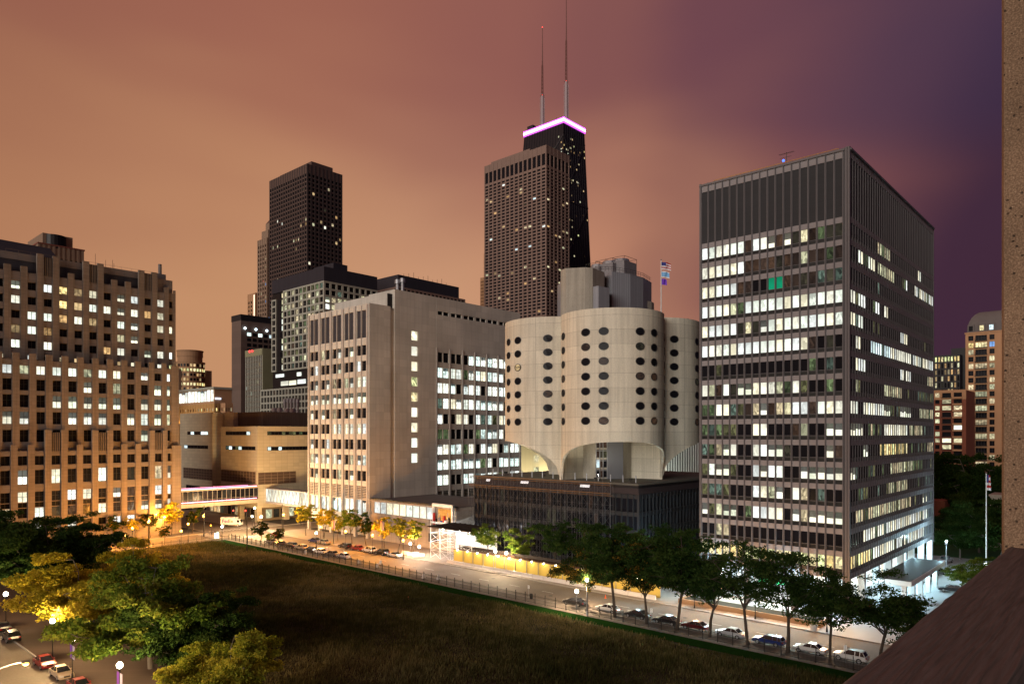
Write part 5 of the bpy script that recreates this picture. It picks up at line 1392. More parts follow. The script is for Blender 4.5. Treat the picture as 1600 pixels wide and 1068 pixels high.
# ------------------------------------------------------------------ hoarding, barriers, tent
HX = 120.6
def hoarding():
    ya, yb = px_x(1030, HX), px_x(706, HX); n = 17; L = (yb-ya)/n; h = 3.35
    t = thing('sidewalk_shed', 'long yellow plywood walkway hoarding with a row of bulbs under its roof edge', 'hoarding', (HX, ya, .13))
    for i in range(n):
        m = MB(); m.box(HX+.6, HX+.66, ya+L*i+.06, ya+L*(i+1)-.06, .2, h-.06); part('panel', m, M_YELP, t)
        p = MB(); p.box(HX+.5, HX+.62, ya+L*i-.05, ya+L*i+.05, .2, h); part('post', p, M_STEEL, t)
        b = MB(); y = ya+L*(i+.5); b.ball((HX+.28, y, h-.02), .17, 8, 6); b.tube((HX+.28,y,h+.12),(HX+.7,y,h+.16),.02,4); part('bulb', b, E_WHT, t)
        light(HX+.10, y, h-.05, 130, (1,.78,.44), .12)
    m = MB(); m.box(HX+.55, HX+2.6, ya-.1, yb+.1, h, h+.12); part('roof', m, M_WOODP, t)
    m = MB()
    for k in range(int((yb-ya)/.9)): y = ya+.3+k*.9; m.box(HX+.6, HX+2.5, y, y+.1, h+.12, h+.2)
    m.box(HX+2.4,HX+2.5,ya,yb,h+.2,h+.9); part('roof_boards', m, M_RUST, t)
    return ya, yb
hya, hyb = hoarding()
def barrier_mb(L):
    m = MB(); s = [(-.3,0),(.3,0),(.3,.08),(.13,.3),(.09,.82),(-.09,.82),(-.13,.3),(-.3,.08)]
    n = len(s); vs = [(a,-L/2,z) for a,z in s]+[(a,L/2,z) for a,z in s]
    m.add(vs, [tuple(range(n)), tuple(range(2*n-1,n-1,-1))]+[(i,n+i,n+(i+1)%n,(i+1)%n) for i in range(n)]); return m
bm = barrier_mb(3.0).mesh('concrete_barrier', M_BARR)
ORD = ['first','second','third','fourth','fifth','sixth','seventh','eighth','ninth','tenth','eleventh','twelfth','thirteenth','fourteenth','fifteenth','sixteenth','seventeenth','eighteenth','nineteenth','twentieth']
n = int((hyb-hya+2)/3.1)
for i in range(n):
    o = link('concrete_barrier', bm); o.location = (HX-1.1, hyb+.5-3.1*(i+.5), 0.13)
    if HX-1.1 < 117.6: o.location.z = 0
    tag(o, 'pale concrete road barrier in front of the yellow hoarding, %s from the scaffold tent' % ORD[min(i,19)], 'barrier', 'barriers along the hoarding')
for i, (px, py, rz) in enumerate(((634,866,0),(645,868,.9),(654,870,.9))):
    o = link('concrete_barrier', bm); x, y = gnd(px, py); o.location = (x, y, .13); o.rotation_euler = (0,0,rz)
    tag(o, '%s loose white barrier between the parked convertible and the scaffold tent' % ORD[i], 'barrier', 'loose barriers by the tent')
def cone(px, py, lb):
    x, y = gnd(px, py); t = thing('traffic_cone', lb, 'traffic cone', (x, y, .01), 'orange cones')
    m = MB(); m.box(x-.2,x+.2,y-.2,y+.2,.01,.05); m.cyl(x,y,.05,.75,.15,10,.03); part('cone', m, surf('cone_orange', (.7,.12,.03), .6), t)
cone(946, 934, 'orange cone at the right end of the yellow hoarding'); cone(1111, 966, 'orange marker post beside the second parked car from the big forked tree'); cone(638, 937, 'small orange cone behind the fence near the folding signs')
# scaffold tent at the entrance
def tent():
    x0, x1 = 121.5, 130.5; ya, yb = px_x(737, x0), px_x(682, x0+2); z = 8.2
    t = thing('entrance_scaffold', 'white lit scaffold gateway with a dark flat roof at the hospital entrance', 'scaffolding', (x0, ya, .16))
    f = MB()
    for x in np.linspace(x0, x1, 4):
        for y in np.linspace(ya, yb, 5): f.tube((x,y,.16),(x,y,z+(3 if y > yb-1 else 0)),.06,5)
    for zz in (2.2, 4.4, 6.6, z):
        for x in np.linspace(x0, x1, 4): f.tube((x,ya,zz),(x,yb,zz),.045,4)
        for y in np.linspace(ya, yb, 5): f.tube((x0,y,zz),(x1,y,zz),.045,4)
    ys = np.linspace(ya, yb, 5)
    for i in range(4):
        for k in range(3): f.tube((x0,ys[i],2.2*(k+.1)),(x0,ys[i+1],2.2*(k+1)),.035,4); f.tube((x0,ys[i+1],2.2*(k+.1)),(x0,ys[i],2.2*(k+1)),.035,4)
    part('frame', f, M_WHITE, t)
    m = MB(); m.box(x0-1.2, x1, ya-.5, yb+.3, z, z+.15); part('roof', m, M_RUST, t)
    m = MB()
    for k in range(9): y = ya+(yb-ya)*k/8; m.box(x0-1.1, x1, y-.06, y+.06, z+.15, z+.28)
    part('roof_joists', m, M_RUST, t)
    m = MB(); m.box(x1-.2, x1-.1, ya, yb, .2, z-1.6); part('backcloth', m, M_WHITE, t)
    for i, (x, y) in enumerate(((x0+2, ya+2.5), (x0+3, (ya+yb)/2), (x0+2, yb-2.5))):
        m = MB(); m.ball((x, y, z-.7), .25, 8, 6); part('lamp', m, E_WHT, t); light(x, y, z-1.1, 1500, (.92,.95,1), .3)
tent()
# planter wall, kiosk-like low walls and flower tub by the office tower
t = thing('planter_wall', 'low tan planter wall along the pavement in front of the office tower', 'planter', (120.5, 40, .13))
m = MB(); m.box(120.3, 120.7, 40, 66, .13, 1.0); m.box(120.7, 124.5, 40, 40.4, .13, 1.0); m.box(120.7, 124.5, 65.6, 66, .13, 1.0); part('wall', m, surf('tan_wall', (.26,.17,.10), .85, .15, .5), t)
m = MB(); m.box(120.7, 124.5, 40.4, 65.6, .14, .8); part('soil', m, M_SOIL, t)
def tub(x, y, lb):
    t = thing('flower_tub', lb, 'planter', (x, y, .13)); m = MB(); m.cyl(x,y,.13,1.0,.42,16,.62); m.cyl(x,y,1.0,1.08,.66,16); part('tub', m, M_WHITE, t)
    rr = random.Random(5); m = MB()
    for k in range(160):
        a, r, z = rr.random()*6.28, rr.random()**.5*.6, 1.05+rr.random()*.6; p = Vector((x+r*math.cos(a), y+r*math.sin(a), z)); d = Vector((rr.uniform(-1,1),rr.uniform(-1,1),rr.uniform(-.5,1))).normalized()*.1; e = d.orthogonal().normalized()*.06
        m.add([p-d, p+e, p+d, p-e], [(0,1,2,3)])
    part('plants', m, surf('tub_leaf', (.06,.09,.03), .7), t)
tub(*gnd(1271.5, 986), 'big white flower tub on the pavement before the office tower')

# ------------------------------------------------------------------ picket fence round the field
def fence(p0, p1, label, rise=1.75):
    (xa, ya), (xb, yb) = p0, p1; L = math.hypot(xb-xa, yb-ya); ux, uy = (xb-xa)/L, (yb-ya)/L; n = int(L/2.44)
    t = thing('picket_fence', label, 'fence', (xa, ya, .13), 'fences round the field')
    pk = MB(); ra = MB()
    for i in range(n+1):
        x, y = xa+ux*2.44*i, ya+uy*2.44*i
        if n < 90: p = MB(); p.box(x-.05,x+.05,y-.05,y+.05,.13,rise+.35); part('post', p, M_BLACK, t)
        if i < n:
            for k in range(1, 13): a, b = x+ux*2.44*k/13, y+uy*2.44*k/13; pk.box(a-.012,a+.012,b-.012,b+.012,.22,rise)
    for z in (.35, rise-.2): ra.box(min(xa,xb)-.02, max(xa,xb)+.02, min(ya,yb)-.02, max(ya,yb)+.02, z-.03, z+.02)
    part('rail', ra, M_BLACK, t); o = part('picket', pk, M_BLACK, t); o['kind'] = 'stuff'
fence((FX, 10), (FX, 206.6), 'long black picket fence between the field and the pavement with parked cars')
fence((FX-.1, 206.7), (44, 206.7), 'black picket fence along the far end of the field by the cross street', 1.5)
fence((42, 205), (42, 40), 'black picket fence between the field and the big trees', 1.3)

# ------------------------------------------------------------------ cars
def paint(name, c, metal=.3): 
    m = surf(name, c, .28, .05, 2, metal=metal, spec=.6); return m
PAINT = {k: paint(k+'_paint', c) for k, c in dict(black=(.012,.012,.014), silver=(.42,.43,.45), white=(.72,.72,.70), red=(.22,.012,.012), darkred=(.09,.008,.010), blue=(.012,.03,.16), grey=(.11,.115,.12), gold=(.36,.30,.2), tan=(.45,.36,.26)).items()}
M_CARGLASS = surf('car_glass', (.01,.012,.015), .08, .05, 1, spec=.8)
M_HEAD = surf('headlamp_glass', (.6,.6,.62), .15, .05, 1, spec=.8); M_TAIL = surf('tail_lamp', (.3,.01,.01), .3, .05, 1)
M_CHROME = surf('bright_trim', (.5,.5,.5), .25, .05, 1, metal=.8)
CAR = {  # lower body outline (x, z), cabin outline (x, z), half width, wheel x
 'saloon': dict(low=[(-2.3,.32),(-2.34,.62),(-2.22,.86),(-1.55,.95),(-.95,.98),(.85,.96),(1.5,.90),(2.15,.74),(2.32,.55),(2.28,.30)], cab=[(-1.62,.94),(-.95,1.38),(-.45,1.45),(.25,1.43),(1.12,.94)], w=.90, wx=(-1.42,1.42), r=.33),
 'suv': dict(low=[(-2.2,.38),(-2.26,.75),(-2.16,1.05),(-1.6,1.08),(.8,1.08),(1.45,1.02),(2.12,.88),(2.26,.62),(2.2,.38)], cab=[(-2.1,1.06),(-1.78,1.58),(-1.2,1.68),(.2,1.66),(1.05,1.06)], w=.93, wx=(-1.35,1.38), r=.38),
 'wagon': dict(low=[(-2.35,.32),(-2.38,.66),(-2.3,.90),(.85,.96),(1.5,.90),(2.15,.74),(2.34,.55),(2.3,.30)], cab=[(-2.26,.89),(-1.95,1.38),(-1.4,1.46),(.2,1.44),(1.12,.94)], w=.90, wx=(-1.42,1.42), r=.34),
 'convertible': dict(low=[(-2.25,.32),(-2.3,.62),(-2.2,.88),(-1.1,.94),(.8,.93),(1.5,.86),(2.12,.72),(2.28,.55),(2.24,.30)], cab=[(-1.35,.92),(-.8,1.26),(-.3,1.33),(.25,1.31),(.98,.92)], w=.88, wx=(-1.38,1.38), r=.32),
 'pickup': dict(low=[(-2.7,.45),(-2.74,.8),(-2.7,1.12),(.9,1.12),(1.6,1.08),(2.5,1.0),(2.68,.7),(2.6,.42)], cab=[(-.75,1.10),(-.6,1.72),(-.1,1.80),(.55,1.78),(1.3,1.10)], w=.98, wx=(-1.75,1.75), r=.42),
 'van': dict(low=[(-2.7,.40),(-2.74,.8),(-2.7,1.12),(1.4,1.12),(2.1,1.05),(2.62,.85),(2.7,.6),(2.62,.38)], cab=[(-2.68,1.10),(-2.6,2.25),(-2.3,2.45),(.9,2.42),(2.0,1.08)], w=1.0, wx=(-1.75,1.75), r=.38),
}
def loft(out, w, inset=.07, taper=0, z0=None, dz=1):
    """side outline extruded across with rounded shoulders"""
    cx = sum(p[0] for p in out)/len(out); cz = sum(p[1] for p in out)/len(out); n = len(out); vs = []
    lay = [(-w, 1-inset), (-w*.93, 1-inset*.25), (-w*.6, 1), (w*.6, 1), (w*.93, 1-inset*.25), (w, 1-inset)]
    for y, s in lay:
        for x, z in out:
            zz = cz+(z-cz)*s; k = 0
            if z0 is not None: k = (z-z0)/dz*taper
            vs.append((cx+(x-cx)*(1-(1-s)*.5), y*(1-k), zz))
    m = MB(); f = [tuple(range(n-1,-1,-1)), tuple(range(5*n, 6*n))]
    for j in range(5):
        for i in range(n): a, b = j*n+i, j*n+(i+1)%n; f.append((a,b,b+n,a+n))
    m.add(vs, f); return m
def make_car(kind, color, label, cat='car', name='parked_car', group='parked cars', braking=False):
    c = CAR[kind]; t = thing(name, label, cat, (0,0,0), group); p = PAINT[color]; w = c['w']
    part('body', loft(c['low'], w, .10), p, t, smooth=False, world=False)
    cab = c['cab']; z0, z1 = cab[0][1]-.02, max(q[1] for q in cab)
    g = loft([(x, z if z > z0+.1 else z-.04) for x, z in cab], w*.93, .04, .2, z0, z1-z0); part('windows', g, M_CARGLASS if kind != 'convertible' else M_CARGLASS, t, world=False)
    # roof skin and pillars
    top = [q for q in cab if q[1] > z0+(z1-z0)*.72]; r = MB(); xs = [q[0] for q in top]; wt = w*.93*.8
    a, b = min(xs)-.06, max(xs)+.06; tz = lambda x: z1+.012-.02*abs(x-(a+b)/2)
    r.add([(a,-wt*.93,tz(a)-.07),(b,-wt*.93,tz(b)-.07),(b,wt*.93,tz(b)-.07),(a,wt*.93,tz(a)-.07),(a+.1,-wt*.86,tz(a)+.01),(b-.1,-wt*.86,tz(b)+.01),(b-.1,wt*.86,tz(b)+.01),(a+.1,wt*.86,tz(a)+.01)], [(4,5,6,7),(0,1,5,4),(1,2,6,5),(2,3,7,6),(3,0,4,7)])
    for s in (-1, 1):
        for (x0_, zz0), (x1_, zz1) in ((cab[0], cab[1]), (cab[-1], cab[-2])): r.tube((x0_, s*w*.90, zz0), (x1_, s*wt*.97, zz1-.01), .045, 4)
        xm = (cab[1][0]+cab[-2][0])/2; r.tube((xm, s*w*.915, z0), (xm, s*wt*.99, z1-.03), .04, 4)
        if kind in ('suv','wagon','van'): xq = cab[1][0]+.35; r.tube((xq, s*w*.915, z0), (xq, s*wt*.99, z1-.03), .05, 4)
    part('roof', r, p if kind != 'convertible' else M_BLACK, t, world=False)
    for s in (-1, 1):
        for x in c['wx']:
            m = MB(); y = s*(w-.10); R_ = c['r']; m.tube((x,y-.11,R_),(x,y+.11,R_),R_,16); q = part('wheel', m, M_RUBBER, t, world=False)
            m = MB(); m.tube((x,y+s*.10,R_),(x,y+s*.125,R_),R_*.62,12); part('rim', m, M_RIM, q, world=False)
    f, b = c['low'][-2], c['low'][1]
    for s in (-1, 1):
        m = MB(); m.box(f[0]-.26, f[0]-.01, s*w*.62-.18, s*w*.62+.18, f[1]+.06, f[1]+.2); part('headlight', m, M_HEAD, t, world=False)
        m = MB(); m.box(b[0]+.0-.02, b[0]+.14, s*w*.68-.16, s*w*.68+.16, b[1]+.02, b[1]+.2); part('taillight', m, emit('brake_lamp', (1,.03,.02), 8, False) if braking else M_TAIL, t, world=False)
    m = MB(); m.box(b[0]-.06, b[0]+.05, -w*.8, w*.8, b[1]-.22, b[1]-.02); m.box(f[0]-.1, f[0]+.05, -w*.8, w*.8, f[1]-.2, f[1]-.06); part('bumper', m, p, t, world=False)
    m = MB(); m.box(f[0]-.12, f[0]+.03, -w*.38, w*.38, f[1]-.04, f[1]+.1); part('grille', m, M_BLACK, t, world=False)
    for s in (-1, 1): m = MB(); m.box(cab[-1][0]-.42, cab[-1][0]-.22, s*w*.97-.09, s*w*.97+.09, z0+.1, z0+.24); part('mirror', m, p, t, world=False)
    return t
def place(t, x, y, rz, z=.0): t.location = (x, y, z); t.rotation_euler = (0,0,rz)
NX, FXX = 106.3, 116.3
near = [(898,'saloon','black','black saloon parked beside the white globe lamp'), (950,'saloon','silver','pale silver saloon parked at the first forked tree'),
 (996,'saloon','black','black saloon parked between the second and third big trees'), (1042,'saloon','black','dark saloon half hidden behind the bent tree trunk'),
 (1087,'saloon','darkred','dark red saloon parked under the big trees'), (1142,'saloon','silver','silver saloon parked among low branches'),
 (1201,'wagon','blue','dark blue estate car parked under the forked tree'), (1266,'saloon','white','white saloon parked second from the concrete parapet'),
 (1329,'suv','white','white off-roader parked nearest the concrete parapet'),
 (537,'saloon','silver','silver saloon at the right end of the far kerb queue'), (519,'saloon','grey','grey saloon second from the end of the far queue'), (501,'saloon','white','white saloon in the queue by the fence'),
 (486,'saloon','black','black saloon behind the white one in the queue'), (471,'suv','tan','tan off-roader in the queue by the fence'), (455,'suv','black','black off-roader in the queue, third from the junction'),
 (438,'saloon','black','black saloon in the queue, second from the junction'), (423,'saloon','grey','dark grey saloon parked nearest the junction')]
for px, k, c, lb in near:
    t = make_car(k, c, lb, 'car'); place(t, NX, px_x(px, NX), R(90))
far = [(617,'convertible','white','white convertible with a dark roof across the street by the loose barriers'), (597,'suv','black','black off-roader across the street beside the convertible'), (577,'suv','white','white off-roader across the street before the banner post'),
 (559,'saloon','red','red saloon parked across the street'), (539,'wagon','black','dark estate car across the street left of the red saloon'), (506,'saloon','gold','gold saloon across the street near the junction'), (492,'saloon','blue','dark blue saloon across the street nearest the junction')]
for px, k, c, lb in far:
    t = make_car(k, c, lb, 'car'); place(t, FXX, px_x(px, FXX), R(90))
t = make_car('saloon','red','red car braking at the junction with its tail lamps lit','car','moving_car',None,True); x, y = gnd(431, 838); place(t, x, y, R(92), .02)
for px, py, k, c, lb, rz in ((18,1000,'suv','black','black off-roader with bright flank on the left street',88),(4,985,'saloon','black','dark saloon cut off by the left edge of the street',88),
    (70,1040,'saloon','red','red saloon parked at the kerb of the left street',-90),(96,1057,'saloon','tan','cream saloon parked behind the red one on the left street',-90),(125,1078,'saloon','red','bright red car just peeping in at the bottom edge',-90)):
    t = make_car(k, c, lb, 'car'); x, y = gnd(px, py); place(t, x, y, R(rz), .02)
for px, py, k, c, lb, rz, cat in ((1449,909,'van','white','white van standing beyond the canopy on the bright forecourt',160,'van'),(1477,880,'pickup','silver','silver pickup truck by the green lawn behind the office tower',-8,'pickup'),
    (1463,898,'saloon','grey','grey car just behind the white van on the forecourt',150,'car'),(1385,948,'saloon','silver','silver car parked under the office tower overhang',10,'car'),(1352,948,'saloon','blue','bluish car parked behind the leafy trees by the tower columns',15,'car'),(1487,925,'saloon','black','black car at the parapet edge of the forecourt',100,'car')):
    t = make_car(k, c, lb, cat, group='vehicles on the forecourt'); x, y = gnd(px, py); place(t, x, y, R(rz), .14)
# delivery truck with lettering
def truck():
    x, y = gnd(363, 822); t = thing('delivery_truck', 'white box delivery truck with purple and orange lettering stopped at the junction', 'truck', (0,0,0))
    m = MB(); m.box(-3.6,1.6,-1.15,1.15,.75,3.3); part('cargo_box', m, M_WHITE, t, world=False)
    m = MB(); m.add([(1.65,-1.05,.6),(3.3,-1.05,.6),(3.3,-1.05,1.4),(2.9,-1.05,2.5),(1.65,-1.05,2.6),(1.65,1.05,.6),(3.3,1.05,.6),(3.3,1.05,1.4),(2.9,1.05,2.5),(1.65,1.05,2.6)], [(0,1,2,3,4),(9,8,7,6,5),(0,5,6,1),(1,6,7,2),(2,7,8,3),(3,8,9,4),(4,9,5,0)]); part('cab', m, M_WHITE, t, world=False)
    m = MB(); m.add([(3.31,-.9,1.45),(3.31,.9,1.45),(2.94,.9,2.4),(2.94,-.9,2.4)], [(0,1,2,3)]); m.box(2.0,2.8,-1.07,1.07,1.5,2.3); part('windows', m, M_CARGLASS, t, world=False)
    for X in (-2.4, 2.3):
        for s in (-1, 1): m = MB(); m.tube((X,s*1.0-.15,.48),(X,s*1.0+.15,.48),.48,14); q = part('wheel', m, M_RUBBER, t, world=False); m = MB(); m.tube((X,s*1.14,.48),(X,s*1.17,.48),.26,10); part('rim', m, M_RIM, q, world=False)
    for txt, x0, col in (('Fed', -3.1, (.09,.02,.25)), ('Ex', -.95, (.8,.16,.01))):
        cu = bpy.data.curves.new('lettering', 'FONT'); cu.body = txt; cu.size = 1.7; cu.extrude = .01; cu.offset = .02
        o0 = bpy.data.objects.new('lettering_curve', cu); cu.materials.append(surf('lettering_'+txt.lower(), col, .5, .02)); C.objects.link(o0); bpy.context.view_layer.update(); me = bpy.data.meshes.new_from_object(o0.evaluated_get(bpy.context.evaluated_depsgraph_get())); bpy.data.objects.remove(o0); o = bpy.data.objects.new('lettering', me); C.objects.link(o); o.parent = t; o.location = (x0, -1.17, 1.45); o.rotation_euler = (R(90), 0, 0)
    place(t, x, y, R(-48), .02)
truck()
# ------------------------------------------------------------------ trees
def leaf_mat(name, c1, c2, c3, mid=.5):
    m = bpy.data.materials.new(name); m.use_nodes = True; nt = m.node_tree; nt.nodes.clear(); N = nt.nodes; L = nt.links
    o = N.new('ShaderNodeOutputMaterial'); d = N.new('ShaderNodeBsdfDiffuse'); tr = N.new('ShaderNodeBsdfTranslucent'); mx = N.new('ShaderNodeMixShader'); mx.inputs[0].default_value = .35
    a = N.new('ShaderNodeAttribute'); a.attribute_name = 'tone'; r = N.new('ShaderNodeValToRGB'); e = r.color_ramp.elements
    e[0].color = (*c1,1); e[1].color = (*c3,1); q = e.new(mid); q.color = (*c2,1)
    L.new(a.outputs['Fac'], r.inputs[0]); L.new(r.outputs[0], d.inputs[0]); L.new(r.outputs[0], tr.inputs[0]); L.new(d.outputs[0], mx.inputs[1]); L.new(tr.outputs[0], mx.inputs[2]); L.new(mx.outputs[0], o.inputs[0])
    return m
LF = {'dark': leaf_mat('dark_leaf', (.014,.032,.008), (.026,.055,.013), (.045,.075,.018)),
      'green': leaf_mat('green_leaf', (.045,.09,.014), (.095,.155,.022), (.19,.22,.035)),
      'gold': leaf_mat('gold_leaf', (.22,.21,.02), (.48,.40,.03), (.68,.53,.06)),
      'mixed': leaf_mat('turning_leaf', (.014,.032,.008), (.028,.046,.012), (.22,.12,.018), .86),
      'lime': leaf_mat('lime_leaf', (.13,.17,.018), (.25,.27,.03), (.42,.38,.05))}
M_BARK = surf('bark', (.055,.042,.032), .95, .3, 1.5, bump=.6, bs=8)
M_BARKG = surf('grey_bark', (.12,.105,.09), .95, .25, 1.5, bump=.6, bs=8)
def leaves_mesh(clumps, n, size, seed, flat=.35, mat=None):
    """n small leaf sprays spread through the clumps (x, y, z, r, tone)"""
    g = np.random.default_rng(seed); cl = np.array(clumps); w = cl[:,3]**2; idx = g.choice(len(cl), n, p=w/w.sum())
    c = cl[idx]; d = g.normal(size=(n,3)); d /= np.linalg.norm(d,axis=1)[:,None]; rr = g.random(n)**.45
    p = c[:,:3]+d*rr[:,None]*c[:,3:4]*np.array([1,1,flat])
    nrm = g.normal(size=(n,3))*np.array([.8,.8,.8])+np.array([0,0,.35]); nrm /= np.linalg.norm(nrm,axis=1)[:,None]
    a = np.cross(nrm, g.normal(size=(n,3))); a /= np.linalg.norm(a,axis=1)[:,None]; b = np.cross(nrm, a)
    s = size*g.uniform(.6,1.4,n)[:,None]; 
    V = np.stack([p-a*s, p+b*s*.42-a*s*.1, p+a*s, p-b*s*.42+a*s*.1], 1).reshape(-1,3)
    me = bpy.data.meshes.new('crown'); me.vertices.add(4*n); me.loops.add(4*n); me.polygons.add(n)
    me.vertices.foreach_set('co', V.ravel()); me.loops.foreach_set('vertex_index', np.arange(4*n, dtype=np.int32)); me.polygons.foreach_set('loop_start', np.arange(0,4*n,4,dtype=np.int32))
    try: me.polygons.foreach_set('loop_total', np.full(n,4,dtype=np.int32))
    except Exception: pass
    tone = np.clip(c[:,4]+g.normal(size=n)*.26, 0, 1)
    at = me.attributes.new('tone', 'FLOAT', 'FACE'); at.data.foreach_set('value', tone.astype(np.float32))
    me.update(); me.validate(); return me
def tree_parts(seed, H, Rr, fork=.35, zlo=.62,  lean=0, layers=5, nl=9000, size=.3, bark=None, tr=.24, dense=1.0, tone=(.2,.9), multi=2, flat=.35, asym=.38):
    """branching skeleton and clumps of foliage at the branch ends; honey-locust like layers"""
    rg = random.Random(seed); br = MB(); clumps = []
    base = Vector((0,0,0)); zf = H*fork
    dirs = []
    top = Vector((rg.uniform(-.5,.5)+lean, rg.uniform(-.5,.5), zf))
    mid = Vector((top.x*.35+rg.uniform(-.15,.15), top.y*.35, zf*.5))
    br.tube(base, mid, tr*1.15, 8, tr*.9); br.tube(mid, top, tr*.9, 8, tr*.75)
    nb = 4+multi
    for i in range(nb):
        a = 2*math.pi*(i+rg.random()*.6)/nb; rad = Rr*rg.uniform(.55,.9)*(1+asym*math.cos(a+seed)); z = H*rg.uniform(zlo,.93)
        if i == 0: rad *= .25; z = H*.95
        p0 = top-Vector((0,0,rg.uniform(0,zf*.15))); p3 = Vector((rad*math.cos(a), rad*math.sin(a), z)); prev = p0; r0 = tr*.55
        pts = []
        for k in range(1, 6):
            f = k/5; q = p0.lerp(p3, f); q.x = p0.x+(p3.x-p0.x)*f**1.25; q.y = p0.y+(p3.y-p0.y)*f**1.25
            q += Vector((rg.uniform(-1,1), rg.uniform(-1,1), rg.uniform(-.5,.5)))*.05*H*.4
            r1 = r0*.76; br.tube(prev, q, r0, 6, r1); pts.append(q); prev = q; r0 = r1
        for k in range(1, 5):
            for s in range(3 if k > 1 else 2):
                o = pts[k]; b = rg.random()*6.283; ln = Rr*rg.uniform(.22,.46); e = o+Vector((math.cos(b)*ln, math.sin(b)*ln, rg.uniform(-.04,.09)*H))
                if math.hypot(e.x, e.y) > Rr*1.08: e.x *= .85; e.y *= .85
                e.z = min(e.z, H*1.0)
                m_ = o.lerp(e, .5)+Vector((0,0,.1)); br.tube(o, m_, tr*.16, 4, tr*.11); br.tube(m_, e, tr*.11, 4, tr*.05)
                tn = rg.uniform(*tone); 
                clumps.append((e.x, e.y, e.z, Rr*rg.uniform(.12,.22), tn)); clumps.append((m_.x+rg.uniform(-.4,.4), m_.y, m_.z+.15, Rr*rg.uniform(.10,.17), tn))
                for w in range(2):
                    g = e+Vector((rg.uniform(-1,1)*Rr*.2, rg.uniform(-1,1)*Rr*.2, rg.uniform(-.04,.05)*H)); clumps.append((g.x,g.y,g.z,Rr*rg.uniform(.06,.13),min(1,tn+rg.uniform(-.15,.2))))
    return br.mesh('trunk', bark or M_BARK), leaves_mesh(clumps, int(nl*dense), size, seed, flat)
def plant(name, label, cat, loc, meshes, leaf, group, rz=0, sc_=(1,1,1), roots=None):
    t = thing(name, label, cat, loc, group, rz); t.scale = sc_
    a = link('trunk', meshes[0], t); b = link('crown', meshes[1], t)
    if len(b.data.materials) == 0: b.data.materials.append(None)
    b.material_slots[0].link = 'OBJECT'; b.material_slots[0].material = LF[leaf]
    return t
BIG = [tree_parts(s, 14, 9.6, .24, zlo=.40, nl=52000, size=.25, tr=.28, bark=M_BARKG, multi=5, flat=.5) for s in (3, 8, 15)]
ROW = [tree_parts(s, 13.5, 6.6, f, lean=l, zlo=.54, nl=18000, size=.20, tr=.22, multi=m+1, flat=.5) for s, f, l, m in ((21,.42,.8,2),(22,.36,-.6,1),(23,.48,.5,3),(24,.38,1.0,1))]
SML = [tree_parts(s, 7.5, 3.0, .33, nl=2600, size=.26, tr=.10, multi=1) for s in (31, 32, 33)]
THIN = [tree_parts(s, 13.5, 6.8, f, lean=l, zlo=.5, nl=10500, size=.20, tr=.22, multi=m+1, flat=.5) for s, f, l, m in ((41,.42,.8,2),(42,.36,-.6,1),(43,.48,.5,2),(44,.38,1.0,2))]
def on_line(px, X): return (X, px_x(px, X))
# big trees by the left street
for i, (px, X, m, leaf, s, rz, lb) in enumerate((
  (235, 38.5, 0, 'green', (1.05,1.05,1.02), .4, 'large green honey locust with spreading grey limbs over the left street lamps'),
  (130, 37.5, 1, 'gold', (1.12,1.12,.92), 2.2, 'golden yellow locust tree glowing above the left street lamps'),
  (70, 39, 2, 'dark', (1.25,1.25,1.12), 1.0, 'dark green tree mass at the left edge below the limestone hospital'),
  (8, 39, 0, 'dark', (1.2,1.2,1.1), 3.0, 'dark tree cut by the left edge of the view'),
  (355, 38, 1, 'lime', (.66,.66,.68), 5.1, 'small lime yellow tree at the bottom edge beside the dark field'),
  (300, 41, 2, 'dark', (.8,.8,.75), .2, 'shadowy green tree between the large green one and the field'),
  (262, 42.5, 0, 'dark', (.66,.66,.62), 4.2, 'small dark tree low behind the lime yellow one'),
  (210, 47, 1, 'gold', (.75,.75,.95), 1.2, 'thin yellow crown rising behind the large green tree'))):
    x, y = on_line(px, X); plant('locust_tree', lb, 'tree', (x, y, .1), BIG[m], leaf, 'trees along the left street', rz, s)
# row of trees on the near pavement
for i, (px, s, rz, m, leaf, lb) in enumerate(((917,.80,.3,3,'mixed','slim yellowing tree at the left end of the dark tree row'), (961,1.10,1.9,0,'dark','first broad forked tree of the dark row, right of the slim one'), (1010,.96,3.3,1,'mixed','broad dark tree with an orange tinged crown'),
   (1058,1.14,4.0,2,'dark','tree with a bent trunk before the bright yard'), (1109,.86,5.2,0,'dark','straight dark tree left of the office tower'), (1168,1.04,.9,3,'dark','dark tree with a slender leaning trunk before the office tower'), (1231,1.06,2.6,1,'dark','big forked black tree in front of the office tower lobby'), (1297,.82,3.9,2,'dark','thin branched black tree before the office tower corner'), (1374,.92,5.6,0,'dark','dark tree partly hidden by the concrete parapet'), (1420,.74,1.6,1,'dark','lowest dark tree behind the parapet edge'))):
    X = 103.6; x, y = on_line(px, X); plant('street_tree', lb, 'tree', (x, y, .13), (THIN if px > 1100 else ROW)[m], leaf, 'dark tree row along the near pavement', rz, (s*1.14,s*1.14,s*1.04))
# plaza trees in front of the podium
for px, X, s, rz, m, leaf, lb in ((762,124.5,.72,.2,2,'green','rounded plaza tree beside the scaffold tent'), (806,124.5,.70,1.5,1,'green','second plaza tree before the black podium'), (868,124.5,.85,2.9,0,'dark','third plaza tree before the black podium, darker'), (925,124,.88,4.4,3,'dark','plaza tree behind the hoarding end'), (1000,124,.9,5.0,2,'dark','plaza tree at the right corner of the podium')):
    x, y = on_line(px, X); plant('plaza_tree', lb, 'tree', (x, y, .16), ROW[m], leaf, 'plaza trees before the podium', rz, (s*.8,s*.8,s))
